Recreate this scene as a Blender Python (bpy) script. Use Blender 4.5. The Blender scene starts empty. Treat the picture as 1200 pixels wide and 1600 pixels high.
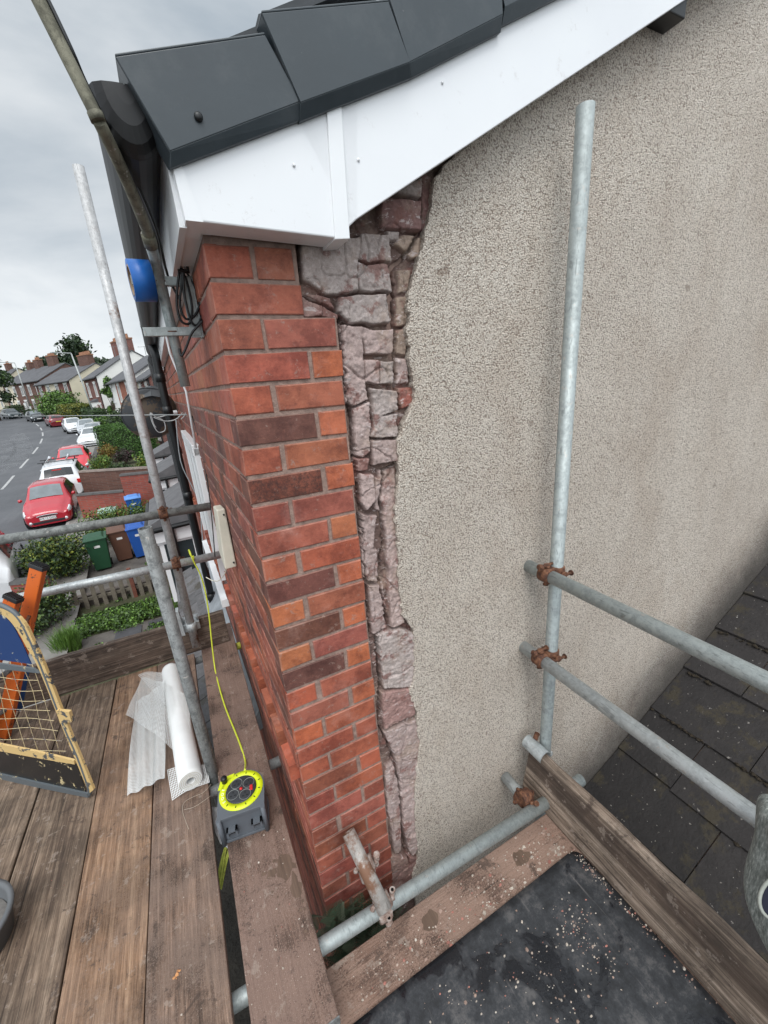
import bpy, bmesh, math, random
import numpy as np
from mathutils import Vector, Matrix
random.seed(7); RNG = np.random.default_rng(11)
S = bpy.context.scene
COL = S.collection
R = math.radians
# ------------------------------------------------------------------ camera
# world: origin = top outer corner of the brick pier, X along the gable wall, Y along the street front, Z up (metres)
FOC, PITCH, YAW, ROLL = 635.161, -0.315796, 0.450540, -0.0784233
CAM = Vector((-0.134011, -1.064629, -0.309930))
fw = Vector((math.sin(YAW)*math.cos(PITCH), math.cos(YAW)*math.cos(PITCH), math.sin(PITCH)))
rt0 = Vector((math.cos(YAW), -math.sin(YAW), 0)); up0 = rt0.cross(fw)
rt = rt0*math.cos(ROLL)+up0*math.sin(ROLL); up = -rt0*math.sin(ROLL)+up0*math.cos(ROLL)
cam_data = bpy.data.cameras.new('camera'); cam = bpy.data.objects.new('camera', cam_data); COL.objects.link(cam)
m3 = Matrix((rt, up, -fw)).transposed()
cam.matrix_world = Matrix.Translation(CAM) @ m3.to_4x4()
cam_data.sensor_fit = 'HORIZONTAL'; cam_data.sensor_width = 36.0; cam_data.lens = FOC/1200*36
cam_data.clip_start = 0.02; cam_data.clip_end = 2000
S.camera = cam
S.render.resolution_x = 768; S.render.resolution_y = 1024
# ------------------------------------------------------------------ sky, sun, exposure
SUN_EL, SUN_AZ = 58, 205          # azimuth clockwise from +Y
w = bpy.data.worlds.new('World'); S.world = w; w.use_nodes = True
nt = w.node_tree; nt.nodes.clear()
N = nt.nodes.new; Lk = nt.links.new
out = N('ShaderNodeOutputWorld'); bg = N('ShaderNodeBackground'); sky = N('ShaderNodeTexSky')
sky.sky_type = 'NISHITA'; sky.sun_disc = False; sky.sun_elevation = R(SUN_EL); sky.sun_rotation = R(SUN_AZ)
tc = N('ShaderNodeTexCoord'); mp = N('ShaderNodeMapping'); mp.inputs['Scale'].default_value = (1.0, 1.0, 2.6); mp.inputs['Rotation'].default_value = (0.2, 0.35, 0.3)
n1 = N('ShaderNodeTexNoise'); n1.inputs['Scale'].default_value = 2.1; n1.inputs['Detail'].default_value = 8; n1.inputs['Roughness'].default_value = 0.52; n1.inputs['Distortion'].default_value = 0.25
Lk(tc.outputs['Generated'], mp.inputs['Vector']); Lk(mp.outputs['Vector'], n1.inputs['Vector'])
rp = N('ShaderNodeValToRGB'); rp.color_ramp.elements[0].position = 0.33; rp.color_ramp.elements[0].color = (3.9, 4.45, 4.95, 1)
rp.color_ramp.elements[1].position = 0.62; rp.color_ramp.elements[1].color = (6.9, 7.2, 7.4, 1)
Lk(n1.outputs['Fac'], rp.inputs['Fac'])
sx = N('ShaderNodeSeparateXYZ'); Lk(tc.outputs['Generated'], sx.inputs[0])
# overcast: brighter overhead and towards the hidden sun (behind the camera), plus a pale band near the horizon
dp = N('ShaderNodeVectorMath'); dp.operation = 'DOT_PRODUCT'
Lk(tc.outputs['Generated'], dp.inputs[0])
sd = Vector((math.sin(R(SUN_AZ))*math.cos(R(SUN_EL)), math.cos(R(SUN_AZ))*math.cos(R(SUN_EL)), math.sin(R(SUN_EL))))
dp.inputs[1].default_value = sd
mr = N('ShaderNodeMapRange'); mr.inputs['From Min'].default_value = 0.15; mr.inputs['From Max'].default_value = 1.0
mr.inputs['To Min'].default_value = 1.0; mr.inputs['To Max'].default_value = 2.9
Lk(dp.outputs['Value'], mr.inputs['Value'])
hz = N('ShaderNodeMapRange'); hz.inputs['From Min'].default_value = 0.0; hz.inputs['From Max'].default_value = 0.30
hz.inputs['To Min'].default_value = 1.18; hz.inputs['To Max'].default_value = 1.0
Lk(sx.outputs['Z'], hz.inputs['Value'])
mu = N('ShaderNodeMath'); mu.operation = 'MULTIPLY'; Lk(mr.outputs[0], mu.inputs[0]); Lk(hz.outputs[0], mu.inputs[1])
vs = N('ShaderNodeVectorMath'); vs.operation = 'SCALE'; Lk(rp.outputs['Color'], vs.inputs[0]); Lk(mu.outputs[0], vs.inputs['Scale'])
mx = N('ShaderNodeMix'); mx.data_type = 'RGBA'; mx.inputs[0].default_value = 0.93
Lk(sky.outputs['Color'], mx.inputs[6]); Lk(vs.outputs[0], mx.inputs[7])
Lk(mx.outputs[2], bg.inputs['Color']); bg.inputs['Strength'].default_value = 0.10
Lk(bg.outputs[0], out.inputs[0])
sl = bpy.data.lights.new('sun', 'SUN'); sl.energy = 1.5; sl.angle = R(30); sl.color = (1.0, 0.97, 0.93)
so = bpy.data.objects.new('sun', sl); COL.objects.link(so); so.rotation_euler = sd.to_track_quat('Z', 'Y').to_euler()
vsn = S.view_settings; vsn.view_transform = 'Standard'; vsn.look = 'None'; vsn.exposure = 0.25; vsn.gamma = 1
S.render.engine = 'CYCLES'

# ------------------------------------------------------------------ picture ray helpers: give a world point where a sight line meets a real plane
def ray(px, py): return fw + rt*((px-600)/FOC) - up*((py-800)/FOC)
def PX(px, py, x): d = ray(px, py); return CAM + d*((x-CAM.x)/d.x)
def PY(px, py, y): d = ray(px, py); return CAM + d*((y-CAM.y)/d.y)
def PZ(px, py, z): d = ray(px, py); return CAM + d*((z-CAM.z)/d.z)
def PP(px, py, p0, n): d = ray(px, py); return CAM + d*((Vector(p0)-CAM).dot(n)/d.dot(n))
G0, GS, GY0, GY1 = -4.9, 0.044, 19.0, 110.0
def gz(y): return G0 + GS*(min(max(y, GY0), GY1)-GY0)
def PG(px, py):
    d = ray(px, py); P = CAM + d*((G0-CAM.z)/d.z)
    if P.y > GY0:
        t = (G0+GS*(CAM.y-GY0)-CAM.z)/(d.z-GS*d.y); P = CAM + d*t
        if P.y > GY1: P = CAM + d*((gz(GY1)-CAM.z)/d.z)
    return P
def COLM(px, yd):                # ground point under picture column px at street distance yd
    P = PY(px, 639-.0775*px, yd); P.z = gz(yd); return P

# ------------------------------------------------------------------ materials
def newmat(name):
    m = bpy.data.materials.new(name); m.use_nodes = True; t = m.node_tree
    return m, t, t.nodes['Principled BSDF']
def nd(t, ty, **kw):
    n = t.nodes.new(ty)
    for k, v in kw.items():
        if k in n.inputs.keys(): n.inputs[k].default_value = v
        else: setattr(n, k, v)
    return n
def texco(t, scale=(1, 1, 1), rot=(0, 0, 0), src='Object'):
    c = nd(t, 'ShaderNodeTexCoord'); m = nd(t, 'ShaderNodeMapping'); m.inputs['Scale'].default_value = scale; m.inputs['Rotation'].default_value = rot
    t.links.new(c.outputs[src], m.inputs['Vector']); return m.outputs[0]
def ramp(t, fac, stops):
    r = nd(t, 'ShaderNodeValToRGB'); e = r.color_ramp.elements
    while len(e) < len(stops): e.new(0.5)
    for i, (p, c) in enumerate(stops):
        e[i].position = p; e[i].color = (c[0], c[1], c[2], 1) if len(c) == 3 else c
    t.links.new(fac, r.inputs[0]); return r.outputs[0]
def noise(t, vec, scale, detail=5, rough=0.55, dist=0.0):
    n = nd(t, 'ShaderNodeTexNoise'); n.inputs['Scale'].default_value = scale; n.inputs['Detail'].default_value = detail
    n.inputs['Roughness'].default_value = rough; n.inputs['Distortion'].default_value = dist
    t.links.new(vec, n.inputs['Vector']); return n.outputs[0]
def mixc(t, fac, a, b, mode='MIX'):
    m = nd(t, 'ShaderNodeMix', data_type='RGBA', blend_type=mode)
    for i, v in ((0, fac), (6, a), (7, b)):
        if hasattr(v, 'is_linked') or hasattr(v, 'links'): t.links.new(v, m.inputs[i])
        elif i == 0: m.inputs[0].default_value = v
        else: m.inputs[i].default_value = (v[0], v[1], v[2], 1)
    return m.outputs[2]
def bump(t, h, bs, strength=0.5, dist=0.01, prev=None):
    b = nd(t, 'ShaderNodeBump'); b.inputs['Strength'].default_value = strength; b.inputs['Distance'].default_value = dist
    t.links.new(h, b.inputs['Height'])
    if prev is not None: t.links.new(prev, b.inputs['Normal'])
    if bs is not None: t.links.new(b.outputs[0], bs.inputs['Normal'])
    return b.outputs[0]
def simple(name, c, rough=0.6, metal=0.0, var=0.15, vscale=8, bstr=0.0, bscale=60, bdist=0.004, src='Object', coat=0):
    m, t, b = newmat(name); v = texco(t, src=src)
    f = noise(t, v, vscale, 5, 0.6)
    lo = tuple(x*(1-var) for x in c); hi = tuple(min(1, x*(1+var)) for x in c)
    t.links.new(ramp(t, f, [(0.3, lo), (0.7, hi)]), b.inputs['Base Color'])
    b.inputs['Roughness'].default_value = rough; b.inputs['Metallic'].default_value = metal
    if coat: b.inputs['Coat Weight'].default_value = coat
    if bstr: bump(t, noise(t, v, bscale, 6, 0.6), b, bstr, bdist)
    return m
def attr_mat(name, rough=0.85, nvar=0.25, scale=30, bstr=0.4, bscale=120, bdist=0.002, metal=0, spec=0.5, speck=None):
    """per-face tint in the colour attribute Col times grain"""
    m, t, b = newmat(name); v = texco(t)
    a = nd(t, 'ShaderNodeVertexColor'); a.layer_name = 'Col'
    f = noise(t, v, scale, 6, 0.65)
    g = ramp(t, f, [(0.25, (1-nvar,)*3), (0.75, (1+nvar,)*3)])
    c = mixc(t, 1.0, a.outputs[0], g, 'MULTIPLY')
    if speck:
        f2 = noise(t, v, speck[1], 3, 0.7); c = mixc(t, ramp(t, f2, [(speck[2], (0, 0, 0)), (speck[2]+.06, (1, 1, 1))]), c, speck[0])
    t.links.new(c, b.inputs['Base Color']); b.inputs['Roughness'].default_value = rough; b.inputs['Metallic'].default_value = metal
    b.inputs['Specular IOR Level'].default_value = spec
    if bstr: bump(t, noise(t, v, bscale, 6, 0.65), b, bstr, bdist)
    return m
M = {}
# facing brick: smooth pressed brick, tint per brick, sooty speckle
M['brick'] = attr_mat('facing_brick', 0.68, 0.20, 14, 0.5, 150, 0.0022, spec=0.35)
def brick_extra(m):
    t = m.node_tree; b = t.nodes['Principled BSDF']; v = texco(t)
    cur = b.inputs['Base Color'].links[0].from_socket
    pale = noise(t, v, 7, 7, 0.72); c = mixc(t, ramp(t, pale, [(0.54, (0, 0, 0)), (0.70, (.35, .35, .35))]), cur, (0.36, 0.25, 0.22))
    soot = noise(t, v, 70, 8, 0.8); a = nd(t, 'ShaderNodeVertexColor'); a.layer_name = 'Col'
    scr = noise(t, texco(t, (1, 1, 2.5), (.2, .3, .4)), 48, 8, .8, .6); c = mixc(t, ramp(t, scr, [(0.54, (0, 0, 0)), (0.66, (.55,)*3)]), c, (0.16, 0.055, 0.045)); c = mixc(t, ramp(t, scr, [(0.34, (.35,)*3), (0.43, (0, 0, 0))]), c, (0.50, 0.22, 0.14))
    wd_ = noise(t, v, 5.5, 8, .75); c = mixc(t, 1.0, c, ramp(t, wd_, [(.40, (.58, .52, .53)), (.54, (1.05, 1.04, 1.03))]), 'MULTIPLY'); ms = noise(t, v, 26, 8, .8, .4); c = mixc(t, ramp(t, ms, [(.585, (0, 0, 0)), (.63, (.6,)*3)]), c, (.33, .225, .185))
    # alpha of the attribute = how sooty this brick is
    s = nd(t, 'ShaderNodeMath', operation='MULTIPLY'); r = ramp(t, soot, [(0.40, (0, 0, 0)), (0.60, (1, 1, 1))])
    t.links.new(r, s.inputs[0]); t.links.new(a.outputs['Alpha'], s.inputs[1])
    c = mixc(t, s.outputs[0], c, (0.028, 0.017, 0.016)); t.links.new(c, b.inputs['Base Color'])
brick_extra(M['brick'])
M['mortar'] = simple('grey_brown_mortar', (0.27, 0.185, 0.152), 0.95, var=0.35, vscale=40, bstr=0.8, bscale=160, bdist=0.004)
def pebbledash():
    m, t, b = newmat('pebbledash_render'); v = texco(t)
    vo = nd(t, 'ShaderNodeTexVoronoi', feature='F1'); vo.inputs['Scale'].default_value = 225; vo.inputs['Randomness'].default_value = 1
    wv = nd(t, 'ShaderNodeVectorMath', operation='ADD')
    wn = nd(t, 'ShaderNodeTexNoise'); wn.inputs['Scale'].default_value = 130; wn.inputs['Detail'].default_value = 3
    t.links.new(v, wn.inputs['Vector']); ws = nd(t, 'ShaderNodeVectorMath', operation='SCALE'); ws.inputs['Scale'].default_value = 0.009
    t.links.new(wn.outputs['Color'], ws.inputs[0]); t.links.new(v, wv.inputs[0]); t.links.new(ws.outputs[0], wv.inputs[1])
    t.links.new(wv.outputs[0], vo.inputs['Vector'])
    n2 = noise(t, v, 290, 4, 0.6)
    h = nd(t, 'ShaderNodeMath', operation='MULTIPLY_ADD'); t.links.new(vo.outputs['Distance'], h.inputs[0]); h.inputs[1].default_value = -1.15; t.links.new(n2, h.inputs[2])
    stone = ramp(t, n2, [(0.30, (0.68, 0.59, 0.51)), (0.5, (0.80, 0.725, 0.645)), (0.72, (0.86, 0.805, 0.735))])
    ho = nd(t, 'ShaderNodeMath', operation='ADD'); t.links.new(h.outputs[0], ho.inputs[0]); ho.inputs[1].default_value = 0.35
    grit = ramp(t, ho.outputs[0], [(0.02, (0.46, 0.42, 0.395)), (0.18, (0.86, 0.845, 0.83)), (0.32, (1, 1, 1))])
    c = mixc(t, 1.0, stone, grit, 'MULTIPLY')
    big = noise(t, v, 1.7, 5, 0.55); c = mixc(t, 1.0, c, ramp(t, big, [(0.3, (0.90, 0.875, 0.85)), (0.7, (1.05, 1.045, 1.03))]), 'MULTIPLY')
    # rain streaks: noise stretched down the wall
    vs_ = texco(t, (2.2, 1.0, 0.5), (0, .12, 0)); st = noise(t, vs_, 1.9, 7, 0.7)
    c = mixc(t, 1.0, c, ramp(t, st, [(0.34, (0.95, 0.94, 0.93)), (0.50, (1.0, 1.0, 1.0))]), 'MULTIPLY')
    pt = noise(t, texco(t, (1, 1, .6), (0, .3, 0)), 3.1, 8, .75); c = mixc(t, 1.0, c, ramp(t, pt, [(0.38, (0.91, 0.885, 0.865)), (0.52, (1, 1, 1))]), 'MULTIPLY')
    # a few brown rusty stains with their own shape
    rs = noise(t, v, 9, 3, 0.5); c = mixc(t, ramp(t, rs, [(0.69, (0, 0, 0)), (0.73, (.5, .5, .5))]), c, (0.20, 0.13, 0.09))
    # soft shade with some soot above the slates, painted into the colour, ragged edge
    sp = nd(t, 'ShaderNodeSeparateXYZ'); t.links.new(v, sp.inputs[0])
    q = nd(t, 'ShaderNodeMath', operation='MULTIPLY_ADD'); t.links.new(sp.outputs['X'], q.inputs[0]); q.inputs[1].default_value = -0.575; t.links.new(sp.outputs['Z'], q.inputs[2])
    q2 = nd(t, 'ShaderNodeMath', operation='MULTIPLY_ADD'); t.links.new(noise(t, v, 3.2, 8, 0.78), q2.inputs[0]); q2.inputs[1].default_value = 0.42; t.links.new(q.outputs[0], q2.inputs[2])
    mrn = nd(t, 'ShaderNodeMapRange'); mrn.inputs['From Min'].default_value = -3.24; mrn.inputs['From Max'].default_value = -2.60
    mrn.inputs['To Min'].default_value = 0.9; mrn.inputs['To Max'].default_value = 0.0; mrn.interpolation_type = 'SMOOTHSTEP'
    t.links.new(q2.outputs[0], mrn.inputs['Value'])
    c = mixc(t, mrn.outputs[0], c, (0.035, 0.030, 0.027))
    t.links.new(c, b.inputs['Base Color']); b.inputs['Roughness'].default_value = 0.92
    bump(t, h.outputs[0], b, 1.0, 0.006)
    return m
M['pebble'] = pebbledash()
def oldbrick():
    m, t, b = newmat('old_exposed_brick'); v = texco(t)
    a = nd(t, 'ShaderNodeVertexColor'); a.layer_name = 'Col'
    f = noise(t, v, 34, 7, 0.7, 0.6); c = mixc(t, 1.0, a.outputs[0], ramp(t, f, [(0.25, (0.68, 0.62, 0.62)), (0.5, (1, 1, 1)), (0.78, (1.28, 1.26, 1.28))]), 'MULTIPLY')
    red = noise(t, v, 13, 6, 0.7); c = mixc(t, ramp(t, red, [(0.54, (0, 0, 0)), (0.60, (.8, .8, .8))]), c, (0.19, 0.085, 0.07))
    br = noise(t, v, 8, 6, .7); c = mixc(t, ramp(t, br, [(0.52, (0, 0, 0)), (0.66, (.7,)*3)]), c, (0.33, 0.245, 0.195)); gp_ = noise(t, v, 150, 5, .8); c = mixc(t, 1, c, ramp(t, gp_, [(.3, (.72,)*3), (.7, (1.22,)*3)]), 'MULTIPLY')
    wh = noise(t, texco(t, (1, 1, 2.2), (0, .35, 0)), 27, 7, 0.75, 0.5); c = mixc(t, ramp(t, wh, [(0.575, (0, 0, 0)), (0.61, (.8, .8, .8))]), c, (0.52, 0.44, 0.42))
    t.links.new(c, b.inputs['Base Color']); b.inputs['Roughness'].default_value = 0.8
    n = bump(t, noise(t, v, 40, 9, 0.8, .3), None, 0.55, 0.004); bump(t, noise(t, v, 230, 4, 0.7), b, 0.45, 0.0018, n)
    return m
M['old'] = oldbrick()
def galv(name, base=(0.42, 0.46, 0.46), rough=0.42, metal=0.75, rust=None, grime=0.5):
    m, t, b = newmat(name); v = texco(t, src='Object')
    vo = nd(t, 'ShaderNodeTexVoronoi'); vo.inputs['Scale'].default_value = 90; t.links.new(v, vo.inputs['Vector'])
    sp = ramp(t, vo.outputs['Color'], [(0.2, tuple(x*.92 for x in base)), (0.8, tuple(x*1.08 for x in base))])
    d = noise(t, v, 26, 8, 0.75); c = mixc(t, ramp(t, d, [(0.47, (0, 0, 0)), (0.60, (grime,)*3)]), sp, tuple(x*.42 for x in base))
    spl = noise(t, v, 38, 3, .6); c = mixc(t, ramp(t, spl, [(0.655, (0, 0, 0)), (0.675, (.7,)*3)]), c, (0.42, 0.40, 0.37)); scx = noise(t, texco(t, (.6, .05, .05), (.1, 0, .05)), 420, 3, .6); c = mixc(t, ramp(t, scx, [(0.60, (0, 0, 0)), (0.65, (.6,)*3)]), c, tuple(x*.45 for x in base))
    wht = noise(t, v, 60, 5, 0.7); c = mixc(t, ramp(t, wht, [(0.58, (0, 0, 0)), (0.76, (.30,)*3)]), c, tuple(min(1, x*1.35) for x in base))
    met = metal
    if rust:
        r = noise(t, v, 9, 6, 0.7); fr = ramp(t, r, [(rust, (0, 0, 0)), (rust+.10, (1, 1, 1))]); c = mixc(t, fr, c, (0.17, 0.085, 0.05))
    t.links.new(c, b.inputs['Base Color']); b.inputs['Metallic'].default_value = met
    t.links.new(ramp(t, d, [(0.3, (rough-.08,)*3), (0.7, (rough+.22,)*3)]), b.inputs['Roughness'])
    bump(t, noise(t, v, 120, 5, 0.7), b, 0.35, 0.0012)
    return m
M['galv'] = galv('galvanised_steel', (0.36, 0.395, 0.39), 0.50, 0.50, grime=.35)
M['galv_white'] = galv('bright_galvanised_steel', (0.46, 0.49, 0.495), 0.46, 0.5, grime=.35)
M['galv_old'] = galv('weathered_scaffold_tube', (0.22, 0.23, 0.228), 0.6, 0.25, grime=.8)
M['galv_rusty'] = galv('rust_streaked_scaffold_tube', (0.46, 0.46, 0.46), 0.5, 0.35, rust=0.57, grime=.35)
M['rust_tube'] = galv('rusty_caked_tube', (0.36, 0.335, 0.31), 0.65, 0.15, rust=0.47, grime=.4)
M['galv_moss'] = galv('mossy_scaffold_tube', (0.19, 0.198, 0.19), 0.65, 0.2, grime=.8)
def rusty():
    m, t, b = newmat('rusted_steel'); v = texco(t); f = noise(t, v, 70, 7, 0.75)
    t.links.new(ramp(t, f, [(0.28, (0.025, 0.014, 0.011)), (0.46, (0.085, 0.036, 0.022)), (0.60, (0.20, 0.088, 0.045)), (0.74, (0.26, 0.17, 0.125))]), b.inputs['Base Color'])
    b.inputs['Roughness'].default_value = 0.85; b.inputs['Metallic'].default_value = 0.15; bump(t, f, b, 0.6, 0.0012); return m
M['rust'] = rusty()
M['rust_grey'] = attr_mat  # replaced below
def rusty_grey():
    m, t, b = newmat('mortar_caked_steel'); v = texco(t); f = noise(t, v, 42, 8, 0.75)
    t.links.new(ramp(t, f, [(0.3, (0.10, 0.055, 0.04)), (0.46, (0.24, 0.165, 0.135)), (0.60, (0.38, 0.33, 0.30)), (0.75, (0.26, 0.13, 0.085))]), b.inputs['Base Color'])
    b.inputs['Roughness'].default_value = 0.85; b.inputs['Metallic'].default_value = 0.1; bump(t, f, b, 0.4, 0.0008); return m
M['rust_grey'] = rusty_grey()
def wood(name, lo, mid, hi, axis='Y', dust=0.0, dustc=(0.36, 0.24, 0.20), wet=False, grime=0.5, groove=False):
    m, t, b = newmat(name)
    sc = {'Y': (1, 0.035, 1), 'X': (0.035, 1, 1), 'Z': (1, 1, 0.035)}[axis]
    v = texco(t, sc); v0 = texco(t)
    g = noise(t, v, 62, 9, 0.72, .35)
    c = ramp(t, g, [(0.38, lo), (0.5, mid), (0.63, hi)])
    g2 = noise(t, v, 330, 5, 0.75, 0.1); c = mixc(t, 1, c, ramp(t, g2, [(0.36, (0.55, 0.53, 0.51)), (0.54, (1.10, 1.10, 1.10))]), 'MULTIPLY')
    # knots
    vk = nd(t, 'ShaderNodeTexVoronoi'); vk.inputs['Scale'].default_value = 3.3; vk.inputs['Randomness'].default_value = 1
    t.links.new(texco(t, {'Y': (1, .42, 0), 'X': (.42, 1, 0), 'Z': (1, 0, .42)}[axis]), vk.inputs['Vector'])
    c = mixc(t, ramp(t, vk.outputs['Distance'], [(0.03, (.9, .9, .9)), (0.12, (0, 0, 0))]), c, tuple(x*.45 for x in lo))
    ck = noise(t, texco(t, {'Y': (1, .012, 1), 'X': (.012, 1, 1), 'Z': (1, 1, .012)}[axis]), 95, 3, .5, .1); c = mixc(t, ramp(t, ck, [(0.30, (.8,)*3), (0.33, (0, 0, 0))]), c, tuple(x*.25 for x in lo))
    if groove:
        sp = nd(t, 'ShaderNodeSeparateXYZ'); t.links.new(v0, sp.inputs[0]); ga = nd(t, 'ShaderNodeMath', operation='MULTIPLY_ADD'); t.links.new(noise(t, v, 14, 4, .6), ga.inputs[0]); ga.inputs[1].default_value = .08; t.links.new(sp.outputs['Z'], ga.inputs[2])
        gm = nd(t, 'ShaderNodeMapRange'); t.links.new(ga.outputs[0], gm.inputs['Value']); gm.inputs['From Min'].default_value = -2.072; gm.inputs['From Max'].default_value = -1.852
        c = mixc(t, ramp(t, gm.outputs[0], [(.50, (0, 0, 0)), (.56, (.75,)*3), (.80, (.75,)*3), (.86, (0, 0, 0))]), c, (0.055, 0.034, 0.024))
    blot = noise(t, v0, 5.5, 6, 0.65); c = mixc(t, 1.0, c, ramp(t, blot, [(0.40, (1-grime,)*3), (0.58, (1.15,)*3)]), 'MULTIPLY')
    if dust:
        d1 = noise(t, v0, 6, 5, 0.6); d2 = noise(t, v0, 170, 4, 0.8)
        s = nd(t, 'ShaderNodeMath', operation='ADD'); t.links.new(d1, s.inputs[0]); t.links.new(d2, s.inputs[1])
        c = mixc(t, ramp(t, s.outputs[0], [(1.01-dust*.12, (0, 0, 0)), (1.07-dust*.12, (min(1, dust),)*3)]), c, dustc)
        sp1 = noise(t, v0, 330, 3, .6); sp2 = noise(t, v0, 130, 3, .6)
        c = mixc(t, ramp(t, sp1, [(.61, (0, 0, 0)), (.66, (.75*dust,)*3)]), c, (.46, .38, .32)); c = mixc(t, ramp(t, sp2, [(.33, (.6*dust,)*3), (.39, (0, 0, 0))]), c, (.09, .05, .038))
    sa = noise(t, v0, 17, 8, .75); c = mixc(t, ramp(t, sa, [(.585, (0, 0, 0)), (.61, (.5,)*3)]), c, (.32, .26, .215)); sb_ = noise(t, v0, 10, 7, .8, .5); c = mixc(t, ramp(t, sb_, [(.37, (.75,)*3), (.43, (0, 0, 0))]), c, (.055, .036, .027))
    t.links.new(c, b.inputs['Base Color']); b.inputs['Roughness'].default_value = 0.8
    bump(t, g2, b, 0.7, 0.003, bump(t, g, None, 0.8, 0.006))
    if wet:
        wn = noise(t, v0, 8, 6, 0.7); t.links.new(ramp(t, wn, [(0.5, (.8,)*3), (0.62, (.35,)*3)]), b.inputs['Roughness'])
    return m
M['board_a'] = wood('dark_scaffold_board', (0.09, 0.06, 0.042), (0.165, 0.115, 0.080), (0.27, 0.20, 0.145), grime=.35)
M['board_b'] = wood('orange_scaffold_board', (0.13, 0.072, 0.040), (0.235, 0.138, 0.082), (0.36, 0.235, 0.15), dust=.30, dustc=(.26, .18, .135), grime=.35)
M['board_c'] = wood('dusty_scaffold_board', (0.10, 0.062, 0.043), (0.175, 0.11, 0.077), (0.27, 0.18, 0.13), dust=.55, dustc=(.20, .14, .11), grime=.42)
M['board_d'] = wood('pink_dusty_scaffold_board', (0.10, 0.06, 0.044), (0.15, 0.092, 0.068), (0.21, 0.135, 0.105), dust=0.80, dustc=(.215, .140, .110), grime=.42)
M['board_x'] = wood('brick_dusted_scaffold_board', (0.10, 0.058, 0.042), (0.17, 0.10, 0.072), (0.25, 0.16, 0.12), axis='X', dust=.8, dustc=(.27, .175, .132), grime=.45)
M['toe_x'] = wood('brown_toe_board', (0.05, 0.034, 0.026), (0.115, 0.080, 0.060), (0.19, 0.145, 0.112), axis='X', grime=.3)
M['toe_y'] = wood('grey_brown_toe_board', (0.075, 0.052, 0.038), (0.19, 0.14, 0.105), (0.33, 0.26, 0.205), axis='Y', grime=.35, groove=True)
M['upvc'] = simple('white_upvc', (0.78, 0.79, 0.80), 0.28, var=0.02, vscale=3)
def upvc_dirty():
    m, t, b = newmat('white_upvc_board'); v = texco(t); c = ramp(t, noise(t, v, 2.2, 5, .5), [(0.3, (0.74, 0.75, 0.77)), (0.7, (0.80, 0.81, 0.82))])
    c = mixc(t, ramp(t, noise(t, v, 14, 8, .8), [(0.60, (0, 0, 0)), (0.66, (.30,)*3)]), c, (0.42, 0.38, 0.36))
    t.links.new(c, b.inputs['Base Color']); b.inputs['Roughness'].default_value = 0.3; return m
M['upvc_d'] = upvc_dirty()
M['cream_plastic'] = simple('cream_plastic', (0.62, 0.58, 0.48), 0.45, var=0.08, vscale=14)
M['verge'] = simple('anthracite_plastic', (0.040, 0.051, 0.059), 0.40, var=0.14, vscale=5, bstr=0.08, bscale=60)
def _vg():
    t = M['verge'].node_tree; b = t.nodes['Principled BSDF']; v = texco(t); cur = b.inputs['Base Color'].links[0].from_socket
    c = mixc(t, ramp(t, noise(t, v, 9, 8, .75), [(.50, (0, 0, 0)), (.66, (.12,)*3)]), cur, (.16, .165, .165)); c = mixc(t, ramp(t, noise(t, v, 70, 3, .6), [(.74, (0, 0, 0)), (.77, (.5,)*3)]), c, (.22, .22, .21)); t.links.new(c, b.inputs['Base Color']); t.links.new(ramp(t, noise(t, v, 5, 6, .7), [(.35, (.33,)*3), (.65, (.55,)*3)]), b.inputs['Roughness'])
_vg()
M['black_plastic'] = simple('black_plastic', (0.006, 0.007, 0.008), 0.42, var=0.25, vscale=10)
M['roof_tile'] = simple('dark_concrete_tile', (0.05, 0.055, 0.06), 0.8, var=0.2, vscale=12, bstr=.3)
def slate():
    m = attr_mat('old_slate', 0.72, 0.25, 16, 0.35, 60, 0.003, spec=.35)
    t = m.node_tree; b = t.nodes['Principled BSDF']; v = texco(t); cur = b.inputs['Base Color'].links[0].from_socket
    c = mixc(t, ramp(t, noise(t, v, 48, 2, .6), [(0.70, (0, 0, 0)), (0.72, (.7,)*3)]), cur, (0.24, 0.22, 0.20))
    c = mixc(t, ramp(t, noise(t, v, 5.5, 7, .75), [(0.53, (0, 0, 0)), (0.60, (.6,)*3)]), c, (0.05, 0.04, 0.022))
    t.links.new(c, b.inputs['Base Color']); return m
M['slate'] = slate(); [setattr(n.inputs['Distance'], 'default_value', .007) or setattr(n.inputs['Strength'], 'default_value', .7) for n in M['slate'].node_tree.nodes if n.type == 'BUMP']
M['moss'] = simple('dry_moss', (0.030, 0.022, 0.013), 1.0, var=.5, vscale=90, bstr=1, bscale=200, bdist=.006)
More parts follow.
